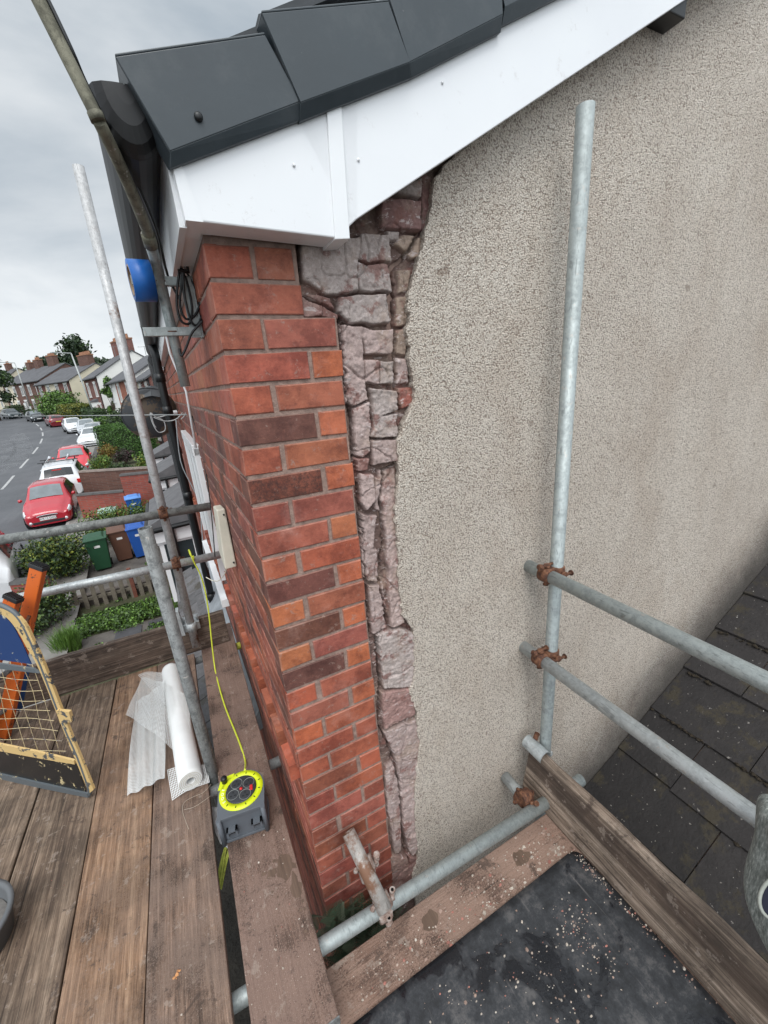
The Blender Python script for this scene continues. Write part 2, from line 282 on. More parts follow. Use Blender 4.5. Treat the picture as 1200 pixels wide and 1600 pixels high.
def matmat():
    m, t, b = newmat('dusty_rubber_mat'); v = texco(t)
    base = ramp(t, noise(t, v, 16, 9, .78), [(0.40, (0.011, 0.012, 0.014)), (0.52, (0.026, 0.028, 0.032)), (0.63, (0.075, 0.072, 0.072))])
    c = mixc(t, ramp(t, noise(t, texco(t, (1, .05, 1), (0, 0, .15)), 46, 6, .7), [(0.63, (0, 0, 0)), (0.72, (.38,)*3)]), base, (0.22, 0.20, 0.19))
    d = nd(t, 'ShaderNodeMath', operation='ADD'); t.links.new(noise(t, v, 5, 4, .6), d.inputs[0]); t.links.new(noise(t, v, 210, 3, .7), d.inputs[1])
    c = mixc(t, ramp(t, d.outputs[0], [(1.04, (0, 0, 0)), (1.14, (.75,)*3)]), c, (0.30, 0.235, 0.20))
    wet = noise(t, v, 4.2, 5, .6, .4); c = mixc(t, ramp(t, wet, [(0.54, (0, 0, 0)), (0.57, (.85,)*3)]), c, (0.010, 0.011, 0.014))
    t.links.new(c, b.inputs['Base Color']); t.links.new(ramp(t, wet, [(0.53, (.62,)*3), (0.58, (.14,)*3)]), b.inputs['Roughness'])
    bump(t, noise(t, v, 30, 6, .7), b, .35, .004); return m
M['mat'] = matmat()
def asphalt():
    m, t, b = newmat('asphalt'); v = texco(t)
    c = ramp(t, noise(t, v, 0.35, 6, .6), [(0.3, (0.068, 0.071, 0.078)), (0.7, (0.105, 0.108, 0.116))])
    c = mixc(t, 1, c, ramp(t, noise(t, v, 9, 6, .7), [(0.3, (.85,)*3), (0.7, (1.12,)*3)]), 'MULTIPLY')
    # turning-circle scuffs
    w_ = nd(t, 'ShaderNodeTexWave', wave_type='RINGS', rings_direction='Z'); w_.inputs['Scale'].default_value = 0.085; w_.inputs['Distortion'].default_value = 1.4; w_.inputs['Detail'].default_value = 3
    mp = texco(t); mpn = mp.node; mpn.inputs['Location'].default_value = (20.5, -41, 0); t.links.new(mp, w_.inputs['Vector'])
    c = mixc(t, ramp(t, noise(t, texco(t, (1, .12, 1), (0, 0, .2)), 1.3, 5, .6), [(0.55, (0, 0, 0)), (0.7, (.35,)*3)]), c, (0.16, 0.163, 0.17))
    t.links.new(c, b.inputs['Base Color']); b.inputs['Roughness'].default_value = 0.82; bump(t, noise(t, v, 60, 4, .7), b, .4, .01); return m
M['asphalt'] = asphalt()
M['paving'] = simple('paving_flags', (0.20, 0.19, 0.175), 0.9, var=.25, vscale=2.5, bstr=.3, bscale=25)
M['patio'] = simple('wet_stone_flags', (0.10, 0.09, 0.08), 0.85, var=.35, vscale=3, bstr=.5, bscale=18, bdist=.02)
M['slab'] = simple('dark_slate_slab', (0.055, 0.055, 0.06), 0.8, var=.25, vscale=5)
M['kerb'] = simple('kerb_stone', (0.26, 0.25, 0.235), 0.9, var=.15, vscale=4)
M['paint_line'] = simple('road_paint', (0.36, 0.36, 0.355), 0.7, var=.2, vscale=3)
M['earth'] = simple('earth_and_grass', (0.06, 0.062, 0.03), 1.0, var=.45, vscale=1.4, bstr=.6, bscale=9, bdist=.06)
M['bark'] = simple('bark', (0.09, 0.065, 0.045), 0.95, var=.3, vscale=9, bstr=.6, bscale=30)
M['leaf'] = attr_mat('leaves', 0.55, 0.2, 3, 0, spec=.4)
M['glass'] = simple('window_glass', (0.035, 0.045, 0.05), 0.08, var=.3, vscale=1)
M['car_glass'] = simple('car_glass', (0.16, 0.18, 0.19), 0.05, var=.25, vscale=2)
M['car_glass_dark'] = simple('dark_car_glass', (0.012, 0.014, 0.016), 0.06, var=.2, vscale=2)
M['tyre'] = simple('tyre_rubber', (0.015, 0.015, 0.016), 0.85, var=.2)
M['alloy'] = simple('alloy_wheel', (0.38, 0.39, 0.40), 0.35, 0.7, var=.1)
M['chrome'] = simple('chrome', (0.75, 0.76, 0.78), 0.18, 0.9, var=.05)
M['lamp_clear'] = simple('headlamp_lens', (0.68, 0.70, 0.72), 0.12, 0.3, var=.15, vscale=12)
M['lamp_red'] = simple('tail_lamp_lens', (0.55, 0.02, 0.02), 0.15, var=.1)
M['plate_w'] = simple('white_number_plate', (0.78, 0.78, 0.76), 0.4, var=.03)
M['ink'] = simple('black_lettering', (0.01, 0.01, 0.01), 0.6, var=.05)
M['dark_trim'] = simple('dark_trim', (0.02, 0.021, 0.023), 0.5, var=.15)
def paint(name, c): return simple(name, c, 0.22, 0.0, var=.03, vscale=2, coat=.8)
M['p_red'] = paint('cherry_red_car_paint', (0.42, 0.012, 0.025)); M['p_red2'] = paint('bright_red_car_paint', (0.55, 0.010, 0.025))
M['p_white'] = paint('white_car_paint', (0.66, 0.67, 0.68)); M['p_black'] = paint('black_car_paint', (0.02, 0.025, 0.03))
M['p_maroon'] = paint('maroon_car_paint', (0.17, 0.010, 0.018)); M['p_silver'] = paint('silver_car_paint', (0.42, 0.44, 0.46)); M['p_teal'] = paint('dark_teal_car_paint', (0.03, 0.05, 0.055))

# ------------------------------------------------------------------ object helpers
def wmat(o):
    return (wmat(o.parent) @ o.matrix_parent_inverse @ o.matrix_basis) if o.parent else o.matrix_basis.copy()
def setparent(o, p):
    o.parent = p; o.matrix_parent_inverse = wmat(p).inverted()
def tag(o, label=None, cat=None, group=None, kind=None):
    if label: o['label'] = label
    if cat: o['category'] = cat
    if group: o['group'] = group
    if kind: o['kind'] = kind
    return o
def thing(name, label, cat, loc=(0, 0, 0), group=None, rotz=0):
    o = bpy.data.objects.new(name, None); o.empty_display_size = 0.1; COL.objects.link(o); o.location = loc; o.rotation_euler = (0, 0, rotz)
    o.matrix_basis = Matrix.Translation(Vector(loc)) @ Matrix.Rotation(rotz, 4, 'Z')
    return tag(o, label, cat, group)
class MB:
    def __init__(s): s.v = []; s.f = []; s.c = []; s.cur = (1, 1, 1, 0); s.sm = []; s.smooth = False
    def face(s, idx): s.f.append(tuple(idx)); s.c.append(s.cur); s.sm.append(s.smooth)
    def quad(s, a, b, c, d): n = len(s.v); s.v += [Vector(a), Vector(b), Vector(c), Vector(d)]; s.face((n, n+1, n+2, n+3)); return s
    def poly(s, pts): n = len(s.v); s.v += [Vector(p) for p in pts]; s.face(range(n, n+len(pts))); return s
    def hexa(s, p):                        # 8 points: bottom 4 ccw, top 4 ccw
        n = len(s.v); s.v += [Vector(q) for q in p]
        for f in ((3, 2, 1, 0), (4, 5, 6, 7), (0, 1, 5, 4), (1, 2, 6, 5), (2, 3, 7, 6), (3, 0, 4, 7)): s.face([n+i for i in f])
        return s
    def box(s, x0, x1, y0, y1, z0, z1, mat=None):
        p = [Vector(q) for q in ((x0, y0, z0), (x1, y0, z0), (x1, y1, z0), (x0, y1, z0), (x0, y0, z1), (x1, y0, z1), (x1, y1, z1), (x0, y1, z1))]
        if mat: p = [mat @ q for q in p]
        return s.hexa(p)
    def prism(s, pts, off):                # planar polygon extruded by vector off
        n = len(s.v); k = len(pts); off = Vector(off); s.v += [Vector(p) for p in pts] + [Vector(p)+off for p in pts]
        s.face([n+i for i in range(k)]); s.face([n+k+i for i in reversed(range(k))])
        for i in range(k): j = (i+1) % k; s.face((n+j, n+i, n+k+i, n+k+j))
        return s
    def tube(s, path, r, seg=16, caps=True, hollow=0, closed=False):
        path = [Vector(p) for p in path]; rs = r if isinstance(r, (list, tuple)) else [r]*len(path); rings = []
        ref = None; sm = s.smooth; s.smooth = seg > 8 or rs[0] < .008; L = len(path)
        for i, p in enumerate(path):
            a = path[(i-1) % L] if (i or closed) else p; b = path[(i+1) % L] if (i < L-1 or closed) else p
            d = (b-a); d = d.normalized() if d.length > 1e-9 else Vector((0, 0, 1))
            if ref is None: ref = d.orthogonal().normalized()
            u = (ref-d*ref.dot(d)); u = u.normalized() if u.length > 1e-6 else d.orthogonal().normalized(); ref = u; v = d.cross(u)
            n = len(s.v)
            for k in range(seg):
                th = 2*math.pi*k/seg; s.v.append(p+(u*math.cos(th)+v*math.sin(th))*rs[i])
            rings.append(n)
        for a, b in list(zip(rings, rings[1:]))+([(rings[-1], rings[0])] if closed else []):
            for k in range(seg): j = (k+1) % seg; s.face((a+k, a+j, b+j, b+k))
        s.smooth = sm
        if caps and not closed:
            for e, ring, rev in ((0, rings[0], True), (-1, rings[-1], False)):
                if hollow:
                    dirn = (path[1]-path[0]).normalized() if e == 0 else (path[-2]-path[-1]).normalized()
                    n = len(s.v); c = path[e]; sc = (rs[e]-hollow)/rs[e]
                    for k in range(seg): s.v.append(c+(s.v[ring+k]-c)*sc)
                    for k in range(seg): s.v.append(s.v[n+k]+dirn*rs[e]*3)
                    for k in range(seg):
                        j = (k+1) % seg
                        q = (ring+k, ring+j, n+j, n+k) if rev is False else (ring+j, ring+k, n+k, n+j)
                        s.face(q); q = (n+k, n+j, n+seg+j, n+seg+k) if rev is False else (n+j, n+k, n+seg+k, n+seg+j); s.face(q)
                    s.face([n+seg+k for k in range(seg)])
                else:
                    rr = [ring+k for k in range(seg)]; s.face(rr[::-1] if rev else rr)
        return s
    def lathe(s, c, axis, prof, seg=32):   # prof: (r, h)
        c = Vector(c); ax = Vector(axis).normalized(); u = ax.orthogonal().normalized(); v = ax.cross(u); rings = []
        sm = s.smooth; s.smooth = True
        for r, h in prof:
            n = len(s.v)
            for k in range(seg): th = 2*math.pi*k/seg; s.v.append(c+ax*h+(u*math.cos(th)+v*math.sin(th))*max(r, 1e-5))
            rings.append(n)
        for a, b in zip(rings, rings[1:]):
            for k in range(seg): j = (k+1) % seg; s.face((a+k, a+j, b+j, b+k))
        s.smooth = sm; return s
    def brick(s, o, ux, uz, n, w, h, prot, back=0.0, ch=0.0022):   # o: lower left corner on wall plane; n outward
        o = Vector(o); rj = lambda a: random.uniform(-a, a); c = [(rj(.0012), rj(.0014)), (w+rj(.0012), rj(.0014)), (w+rj(.0012), h+rj(.0014)), (rj(.0012), h+rj(.0014))]; k = len(s.v); ch = ch*random.uniform(.7, 1.6)
        for q in c: s.v.append(o+ux*q[0]+uz*q[1]-n*back)
        for q in c: s.v.append(o+ux*q[0]+uz*q[1]+n*(prot-ch))
        for q in [(c[i][0]+(ch if i in (0, 3) else -ch)*random.uniform(.6, 1.5), c[i][1]+(ch if i < 2 else -ch)*random.uniform(.6, 1.5)) for i in range(4)]: s.v.append(o+ux*q[0]+uz*q[1]+n*prot)
        for a in (0, 4):
            if a == 4: cc = s.cur; s.cur = (cc[0]*.68+.105, cc[1]*.68+.070, cc[2]*.68+.056, cc[3]*.3)
            for i in range(4): j = (i+1) % 4; s.face((k+a+i, k+a+j, k+a+4+j, k+a+4+i))
        s.cur = cc; s.face((k+8, k+9, k+10, k+11)); return s
    def build(s, name, mat=None, parent=None, color=False, smooth=False):
        me = bpy.data.meshes.new(name); me.from_pydata([tuple(v) for v in s.v], [], s.f)
        if color:
            at = me.color_attributes.new('Col', 'FLOAT_COLOR', 'CORNER'); arr = []
            for f, c in zip(s.f, s.c): arr += list(c)*len(f)
            at.data.foreach_set('color', np.array(arr, dtype=np.float32))
        me.polygons.foreach_set('use_smooth', np.array([True]*len(s.f) if smooth else s.sm))
        if mat: me.materials.append(mat)
        me.update(); o = bpy.data.objects.new(name, me); COL.objects.link(o)
        if parent: setparent(o, parent)
        return o
def bev(o, w=0.003, seg=2, ang=35):
    m = o.modifiers.new('bevel', 'BEVEL'); m.width = w; m.segments = seg; m.limit_method = 'ANGLE'; m.angle_limit = R(ang); return o
def copy_tree(o, parent=None):
    c = o.copy(); COL.objects.link(c)
    if parent: c.parent = parent
    for ch in list(o.children): copy_tree(ch, c)
    return c
def textmesh(name, body, size, mat, mw, parent=None, extrude=0.0006):
    cu = bpy.data.curves.new(name, 'FONT'); cu.body = body; cu.size = size; cu.align_x = 'CENTER'; cu.align_y = 'CENTER'; cu.extrude = extrude
    tmp = bpy.data.objects.new(name+'_t', cu); COL.objects.link(tmp); dg = bpy.context.evaluated_depsgraph_get()
    me = bpy.data.meshes.new_from_object(tmp.evaluated_get(dg)); me.name = name; bpy.data.objects.remove(tmp); bpy.data.curves.remove(cu)
    me.transform(mw); me.materials.clear(); me.materials.append(mat); o = bpy.data.objects.new(name, me); COL.objects.link(o)
    if parent: setparent(o, parent)
    return o
def frame_m(o, x, y, z=None):
    x = Vector(x).normalized(); y = Vector(y); y = (y-x*y.dot(x)).normalized(); z = x.cross(y)
    m = Matrix((x, y, z)).transposed().to_4x4(); m.translation = Vector(o); return m

# ================================================================== OWN HOUSE
FA = -0.021                                   # the street front is not quite square to the gable
FD = Vector((math.sin(FA), math.cos(FA), 0))  # direction along the front
FN = Vector((-math.cos(FA), math.sin(FA), 0)) # outward from the front
ZU = Vector((0, 0, 1)); XU = Vector((1, 0, 0)); YN = Vector((0, -1, 0))
def FP(s, z, o=0.0): return FD*s + ZU*z + FN*o
house = thing('terraced_house', 'end terrace house with brick corner pier, pebbledashed gable and grey verge caps', 'house', (0.5, 1.5, -4.9))
def bcol(kind):
    j = lambda c, v=.12: tuple(max(0, x*(1+random.uniform(-v, v))) for x in c)
    if kind == 'o': return j((0.37, 0.108, 0.060), .09)+(0.12,)
    if kind == 'b': return j((0.43, 0.130, 0.062), .08)+(0.0,)
    if kind == 'r': return j((0.33, 0.100, 0.066), .08)+(0.05,)
    if kind == 'p': return j((0.27, 0.076, 0.046), .08)+(0.15,)
    if kind == 'd': return j((0.165, 0.063, 0.046), .1)+(0.22,)
    if kind == 'k': return j((0.20, 0.068, 0.045))+(0.8,)
# --- corner pier, gable side (bed k at z=-0.075k)
mb = MB()
NROW = 66
dark = {6: 'd', 8: 'k', 9: 'o', 10: 'r', 12: 'd', 14: 'd', 16: 'd', 18: 'r', 22: 'p', 25: 'p', 27: 'p', 29: 'd'}
for k in range(1, NROW):
    z0 = -0.075*k+0.005; h = 0.065
    hdr = (k % 2 == 1); jt = lambda a=.0025: random.uniform(-a, a)
    if k == 1: cells = [(0.0, 0.098, 'o'), (0.108, 0.086, 'r')]
    elif k == 2: cells = [(0.0, 0.205, 'r')]
    elif hdr: cells = [(0.0, 0.096+jt(.004), random.choice('oobr') if k not in (9, 23) else 'p'), (0.108+jt(), 0.181+jt(.004), random.choice('orro'))]
    else: cells = [(0.0, 0.199+jt(.003), dark.get(k, random.choice('rro'))), (0.211+jt(), 0.079+jt(.003), random.choice('bob') if k < 20 else 'o')]
    if k > 22: cells = [(a, b, random.choice('prr') if random.random() < .4 else 'r' if c in 'bo' and random.random() < .6 else c) for a, b, c in cells]
    for x, ww, c in cells:
        mb.cur = bcol(c); mb.brick((x+0.0005, 0.0075, z0), XU, ZU, YN, ww, h, 0.0075+random.uniform(-.0012, .0015), 0.09)
# --- street front (bricks run along FD)
gab = mb.build('pier_brickwork', M['brick'], house, color=True)
mb = MB()
S_END = 27.0
for k in range(1, NROW):
    z0 = -0.075*k+0.005; s = 0.0; far = 4.5 if k < 34 else 4.5
    off = 0 if k % 2 else 1
    x = 0.0; i = 0
    while x < far:
        if k in range(1, 6): L = 0.1025 if i == 0 and k % 2 == 0 else (0.215 if i else 0.215)
        else: L = 0.1025 if (i % 2 == (1 if k % 2 else 0)) else 0.215
        if k < 6: c = 'o' if k != 2 else 'r'
        elif k < 12: c = random.choice('ddddkppr')
        else: c = random.choice('ddprdorp')
        col = bcol(c); mb.cur = col[:3]+(col[3]*.6,)
        x_ = x+(.0045 if i == 0 else .0005); mb.brick(FP(x_, z0, -0.0085), FD, ZU, FN, L-(x_-x), 0.065, 0.0085+random.uniform(-.0015, 0), 0.02)
        x += L+0.010; i += 1
fr = mb.build('front_brickwork', M['brick'], house, color=True)
mb = MB()
mb.hexa([FP(0.006, -4.98, -.0052), FP(4.6, -4.98, -.0052), FP(4.6, -4.98, -.20), Vector((.21, .02, -4.98)), FP(0.006, .06, -.0052), FP(4.6, .06, -.0052), FP(4.6, .06, -.20), Vector((.21, .02, .06))])
mb.box(0.0045, 0.2905, 0.0042, 0.10, -4.98, -0.152); mb.box(0.0045, 0.205, 0.0045, 0.10, -0.1515, 0.06)
mb.build('mortar', M['mortar'], house)
# string course with dentils on the front
mb = MB(); mb.cur = bcol('o')
zt = -1.50
for i in range(28):
    s = 0.02+i*0.16; mb.cur = bcol('o'); mb.hexa([FP(s, zt-.065, 0), FP(s, zt-.065, .030), FP(s+.10, zt-.065, .030), FP(s+.10, zt-.065, 0), FP(s, zt, 0), FP(s, zt, .030), FP(s+.10, zt, .030), FP(s+.10, zt, 0)])
mb.cur = bcol('r'); a, b = 0.0, 4.5
mb.hexa([FP(a, zt+.002, 0), FP(a, zt+.002, .006), FP(b, zt+.002, .006), FP(b, zt+.002, 0), FP(a, zt+.065, 0), FP(a, zt+.065, .005), FP(b, zt+.065, .005), FP(b, zt+.065, 0)])
mb.build('dentil_course', M['brick'], house, color=True)

# --- old exposed brickwork between pier and render: a height field shaped by the blocks seen in it
BL = [  # (outline in picture points on the wall, height mm, tint)
 (((592,313),(654,318),(654,363),(592,360)),26,'r'), (((612,305),(657,276),(656,316)),24,'g'), (((658,268),(676,279),(667,360),(658,360)),6,'r'),
 (((602,363),(622,365),(620,380),(605,380)),22,'g'), (((625,370),(661,370),(657,399),(641,404),(614,386)),16,'b'),
 (((469,380),(556,372),(556,459),(501,462),(471,440)),30,'g'), (((557,369),(604,372),(606,412),(556,410)),29,'g'), (((556,414),(601,414),(608,459),(557,459)),29,'g'),
 (((527,464),(599,464),(606,506),(546,507),(522,489)),31,'g'), (((467,463),(512,466),(527,498),(467,498)),20,'m'),
 (((559,513),(610,515),(610,552),(567,552)),29,'v'), (((567,560),(589,560),(589,599),(569,599)),27,'v'), (((590,562),(612,564),(615,582),(612,600),(590,599)),25,'g'),
 (((576,607),(619,609),(619,641),(580,654)),30,'g'), (((580,652),(619,645),(619,682),(576,684)),29,'g'), (((578,687),(621,686),(619,721),(580,725)),26,'v'),
 (((529,507),(561,513),(565,560),(572,627),(550,635),(537,627),(531,560)),26,'v'), (((550,639),(574,629),(576,702),(565,712),(550,710)),26,'v'),
 (((552,714),(574,712),(574,732),(556,734)),22,'m'), (((559,736),(582,740),(584,781),(569,796),(561,781)),28,'v'), (((585,745),(594,750),(590,800),(584,795)),18,'v'),
 (((561,800),(586,806),(582,850),(572,900),(565,900),(561,850)),26,'v'),
 (((619,421),(640,421),(636,455),(621,459)),10,'b'), (((619,466),(638,466),(634,511),(617,511)),10,'b'), (((619,515),(636,515),(634,554),(617,554)),9,'b'),
 (((619,560),(634,560),(636,599),(619,599)),11,'v'), (((619,605),(646,605),(648,629),(625,642)),12,'R'),
 (((590,736),(617,730),(618,790),(619,850),(622,905),(627,970),(606,977),(602,850),(595,800)),20,'t'),
 (((570,850),(587,857),(587,908),(572,905)),26,'v'), (((575,915),(597,912),(601,977),(578,987)),25,'v'),
 (((584,987),(621,977),(650,987),(648,1042),(640,1070),(597,1070),(590,1025)),32,'g'), (((592,1077),(639,1070),(645,1111),(597,1135)),31,'m'),
 (((597,1139),(650,1118),(658,1176),(652,1211),(618,1211),(614,1180)),31,'v'), (((599,1194),(613,1187),(621,1228),(625,1324),(614,1328),(604,1262)),28,'v'),
 (((620,1214),(653,1207),(652,1255),(656,1310),(640,1331),(627,1297)),29,'v'), (((606,1330),(655,1335),(650,1400),(612,1400)),24,'m')]
TINT = {'g': (0.37, 0.312, 0.288), 'v': (0.375, 0.285, 0.262), 'r': (0.20, 0.11, 0.10), 'b': (0.30, 0.225, 0.175), 'm': (0.29, 0.175, 0.155), 'R': (0.30, 0.10, 0.075), 't': (0.36, 0.27, 0.245)}
def vnoise(x, z, seed):
    r = np.random.default_rng(seed); T = r.random((64, 64)); xi = np.floor(x).astype(int); zi = np.floor(z).astype(int); fx = x-xi; fz = z-zi
    fx = fx*fx*(3-2*fx); fz = fz*fz*(3-2*fz); g = lambda a, b: T[a % 64, b % 64]
    return (g(xi, zi)*(1-fx)+g(xi+1, zi)*fx)*(1-fz)+(g(xi, zi+1)*(1-fx)+g(xi+1, zi+1)*fx)*fz
X0, X1, Z0, Z1 = 0.192, 0.62, -2.9, 0.30
nx, nz = 160, 1200
gx, gzz = np.meshgrid(np.linspace(X0, X1, nx), np.linspace(Z1, Z0, nz))
wx = gx + .008*(vnoise(gx*30, gzz*30, 1)-.5); wz = gzz + .010*(vnoise(gx*28, gzz*28, 2)-.5)
H = np.where(gzz > -1.0, -0.020, -0.008) + .014*(vnoise(gx*22, gzz*22, 3)-.5)
C = np.zeros(gx.shape+(3,)); C[:] = (0.15, 0.095, 0.08)
for pts, hh, tn in BL:
    P = [PY(px, py, 0.02) for px, py in pts]; P = np.array([(p.x, p.z) for p in P]); cen = P.mean(0)
    inside = np.full(gx.shape, 1e9); k = len(P)
    area = sum(P[i][0]*P[(i+1) % k][1]-P[(i+1) % k][0]*P[i][1] for i in range(k)); sg = 1 if area > 0 else -1
    cr = np.zeros(gx.shape, bool); dmin = np.full(gx.shape, 1e9)
    for i in range(k):
        a, b = P[i], P[(i+1) % k]; e = b-a; L2 = e@e
        tt = np.clip(((wx-a[0])*e[0]+(wz-a[1])*e[1])/L2, 0, 1); dmin = np.minimum(dmin, np.hypot(wx-a[0]-tt*e[0], wz-a[1]-tt*e[1]))
        cond = ((a[1] > wz) != (b[1] > wz)) & (wx < (b[0]-a[0])*(wz-a[1])/(b[1]-a[1]+1e-12)+a[0]); cr ^= cond
    sd_ = np.where(cr, dmin, -dmin)
    f = np.clip(sd_/0.0032+.5, 0, 1); f = f*f*(3-2*f)
    r_ = random.random(); tiltx = random.uniform(-.05, .05); tiltz = random.uniform(-.04, .04)
    hb = hh*0.001 - 0.014 + tiltx*(gx-cen[0]) + tiltz*(gzz-cen[1]) + .004*(vnoise(gx*45+9*r_, gzz*45, 4)-.5)
    H = H*(1-f)+np.maximum(hb, H)*f
    cv = np.array(TINT[tn])*(0.9+.2*r_); C = C*(1-f[..., None])+cv*f[..., None]
H += .004*(vnoise(gx*40, gzz*60, 15)-.5)+.0035*(vnoise(gx*120, gzz*120, 5)-.5)+.003*(vnoise(gx*260, gzz*240, 6)-.5)
H = H*.85
def crackline(pts, wd, dp):
    global H, C
    P = [PY(px, py, 0.02) for px, py in pts]; P = np.array([(p.x, p.z) for p in P]); dm = np.full(gx.shape, 1e9)
    jx = gx+.010*(vnoise(gx*40, gzz*70, 51)-.5)+.006*(vnoise(gx*90, gzz*160, 52)-.5)
    for a, b in zip(P, P[1:]):
        e = b-a; tt = np.clip(((jx-a[0])*e[0]+(gzz-a[1])*e[1])/(e@e), 0, 1); dm = np.minimum(dm, np.hypot(jx-a[0]-tt*e[0], gzz-a[1]-tt*e[1]))
    wv = wd*(.4+1.1*vnoise(gzz*14, gx*3, 53)); f = np.clip(1.6-dm/wv, 0, 1); H -= dp*f; C *= (1-.45*f)[..., None]
crackline([(656, 272), (657, 362), (630, 402), (612, 420), (614, 520), (616, 600), (621, 640), (621, 722), (597, 735), (592, 780), (599, 840), (590, 900), (603, 978)], .0045, .026)
crackline([(586, 990), (592, 1060), (590, 1130), (612, 1178), (622, 1230), (627, 1300), (636, 1345)], .003, .024)
crackline([(463, 380), (466, 460), (530, 492), (533, 560), (544, 640), (553, 730), (562, 800), (568, 900), (576, 990)], .003, .02)
crack = np.abs(vnoise(gx*17, gzz*9, 7)-.5); H -= .008*np.clip(1-crack/.018, 0, 1)
# lower part: mortar-smeared rock with bands
vv = np.stack([gx, 0.012-H, gzz], -1).reshape(-1, 3)
idx = np.arange(nx*nz).reshape(nz, nx); F = np.stack([idx[:-1, :-1], idx[1:, :-1], idx[1:, 1:], idx[:-1, 1:]], -1).reshape(-1, 4)
me = bpy.data.meshes.new('exposed_old_brickwork'); me.from_pydata(vv.tolist(), [], F.tolist())
at = me.color_attributes.new('Col', 'FLOAT_COLOR', 'POINT'); at.data.foreach_set('color', np.concatenate([C.reshape(-1, 3), np.ones((nx*nz, 1))], 1).astype(np.float32).ravel())
me.polygons.foreach_set('use_smooth', np.ones(len(F), bool)); me.materials.append(M['old']); me.update()
o = bpy.data.objects.new('exposed_old_brickwork', me); COL.objects.link(o); setparent(o, house)
# --- pebbledash render: sheet with a ragged broken edge
edge_px = [(745,212),(712,242),(690,262),(677,285),(672,330),(664,370),(656,400),(645,430),(640,460),(637,520),(640,560),(645,600),(648,625),(635,650),(622,690),(622,740),(618,800),(622,850),(622,900),(628,960),(645,985),(648,1050),(640,1080),(650,1110),(655,1160),(650,1210),(648,1260),(650,1300),(655,1335),(645,1370)]
E_ = [PY(px, py, -0.006) for px, py in edge_px]; ed = []
for a, b in zip(E_, E_[1:]):
    n = max(2, int((b-a).length/.006))
    for i in range(n):
        p = a.lerp(b, i/n); q = float(vnoise(np.array([p.x*60]), np.array([p.z*60]), 8)[0])-.5; q2 = float(vnoise(np.array([p.x*200]), np.array([p.z*200]), 9)[0])-.5
        ed.append(Vector((p.x+.012*q+.007*q2, -0.006, p.z)))
ed += [Vector((0.40, -.006, -3.0)), Vector((.40, -.006, -4.98))]
bm = bmesh.new()
# mesh strip: edge points joined to a far vertical line
mb = MB(); n0 = len(ed)
mb.v += ed; mb.v += [Vector((e.x+.006, .03, e.z)) for e in ed]; mb.v += [Vector((e.x+0.006, -.0085, e.z)) for e in ed]
mb.v += [Vector((7.0, -.0085, e.z if i else 4.10)) for i, e in enumerate(ed)]
for i in range(n0-1):
    mb.face((i, n0+i, n0+i+1, i+1)); mb.face((2*n0+i, i, i+1, 2*n0+i+1)); mb.face((3*n0+i, 2*n0+i, 2*n0+i+1, 3*n0+i+1))
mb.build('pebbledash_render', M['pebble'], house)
mb = MB(); mb.box(.21, 7.0, .04, .25, -4.98, 0.30); mb.prism([(.60, .045, .26), (7.0, .045, 4.05), (7.0, .045, .30)], (0, .2, 0)); mb.build('inner_wall', M['mortar'], house)
# --- verge: barge board, box end, cover strip
def ypoly(pts, y, th=0.012):
    m = MB(); m.prism([PY(px, py, y) for px, py in pts], (0, th, 0)); return m
YB = -0.080
o = ypoly([(272,262),(300,120),(560,40),(560,340),(527,372),(320,347),(289,343)], YB, .072).build('box_end', M['upvc_d'], house); bev(o, .003)
bl0, bl1 = PY(547,349, YB), PY(1070,0, YB); dv = (bl1-bl0).normalized(); nv = Vector((-dv.z, 0, dv.x))
L = 7.2
mb = MB(); mb.prism([bl0, bl0+dv*L, bl0+dv*L+nv*.30, bl0+nv*.30+dv*.0], (0, .018, 0)); o = mb.build('barge_board', M['upvc_d'], house); bev(o, .002)
mb = MB(); mb.prism([bl0+Vector((.01, .018, .012)), bl0+dv*L+Vector((0, .018, .012)), bl0+dv*L+Vector((0, .018, .03)), bl0+Vector((.01, .018, .03))], (0, .054, 0)); mb.build('barge_soffit', M['upvc'], house)
o = ypoly([(510,160),(533,152),(547,373),(524,374)], YB-.005, .09).build('cover_strip', M['upvc'], house); bev(o, .0015)
o = ypoly([(270,261),(283,256),(318,347),(290,344)], YB-.003, .10).build('corner_trim', M['upvc'], house)
for px, py in ((459, 258), (691, 129), (560, 250)):
    mb = MB(); p = PY(px, py, YB-.001); mb.lathe(p, (0, -1, 0), [(.0035, 0), (.0033, .0012), (0, .0022)], 10); mb.build('fixing_nail', M['upvc'], house)
mb = MB(); mb.box(1.375, 1.475, -.072, -.006, .645, .95); bev(mb.build('purlin_end', M['black_plastic'], house), .003)
# fascia and soffit along the street side
mb = MB(); mb.hexa([FP(-.05, .005, .045), FP(-.05, .005, .031), FP(4.6, .005, .031), FP(4.6, .005, .045), FP(-.05, .15, .045), FP(-.05, .15, .031), FP(4.6, .15, .031), FP(4.6, .15, .045)]); mb.build('fascia', M['upvc'], house)
mb = MB(); mb.hexa([FP(-.04, .012, .031), FP(-.04, .012, -.02), FP(4.6, .012, -.02), FP(4.6, .012, .031), FP(-.04, .02, .031), FP(-.04, .02, -.02), FP(4.6, .02, -.02), FP(4.6, .02, .031)]); mb.build('soffit', M['upvc'], house)
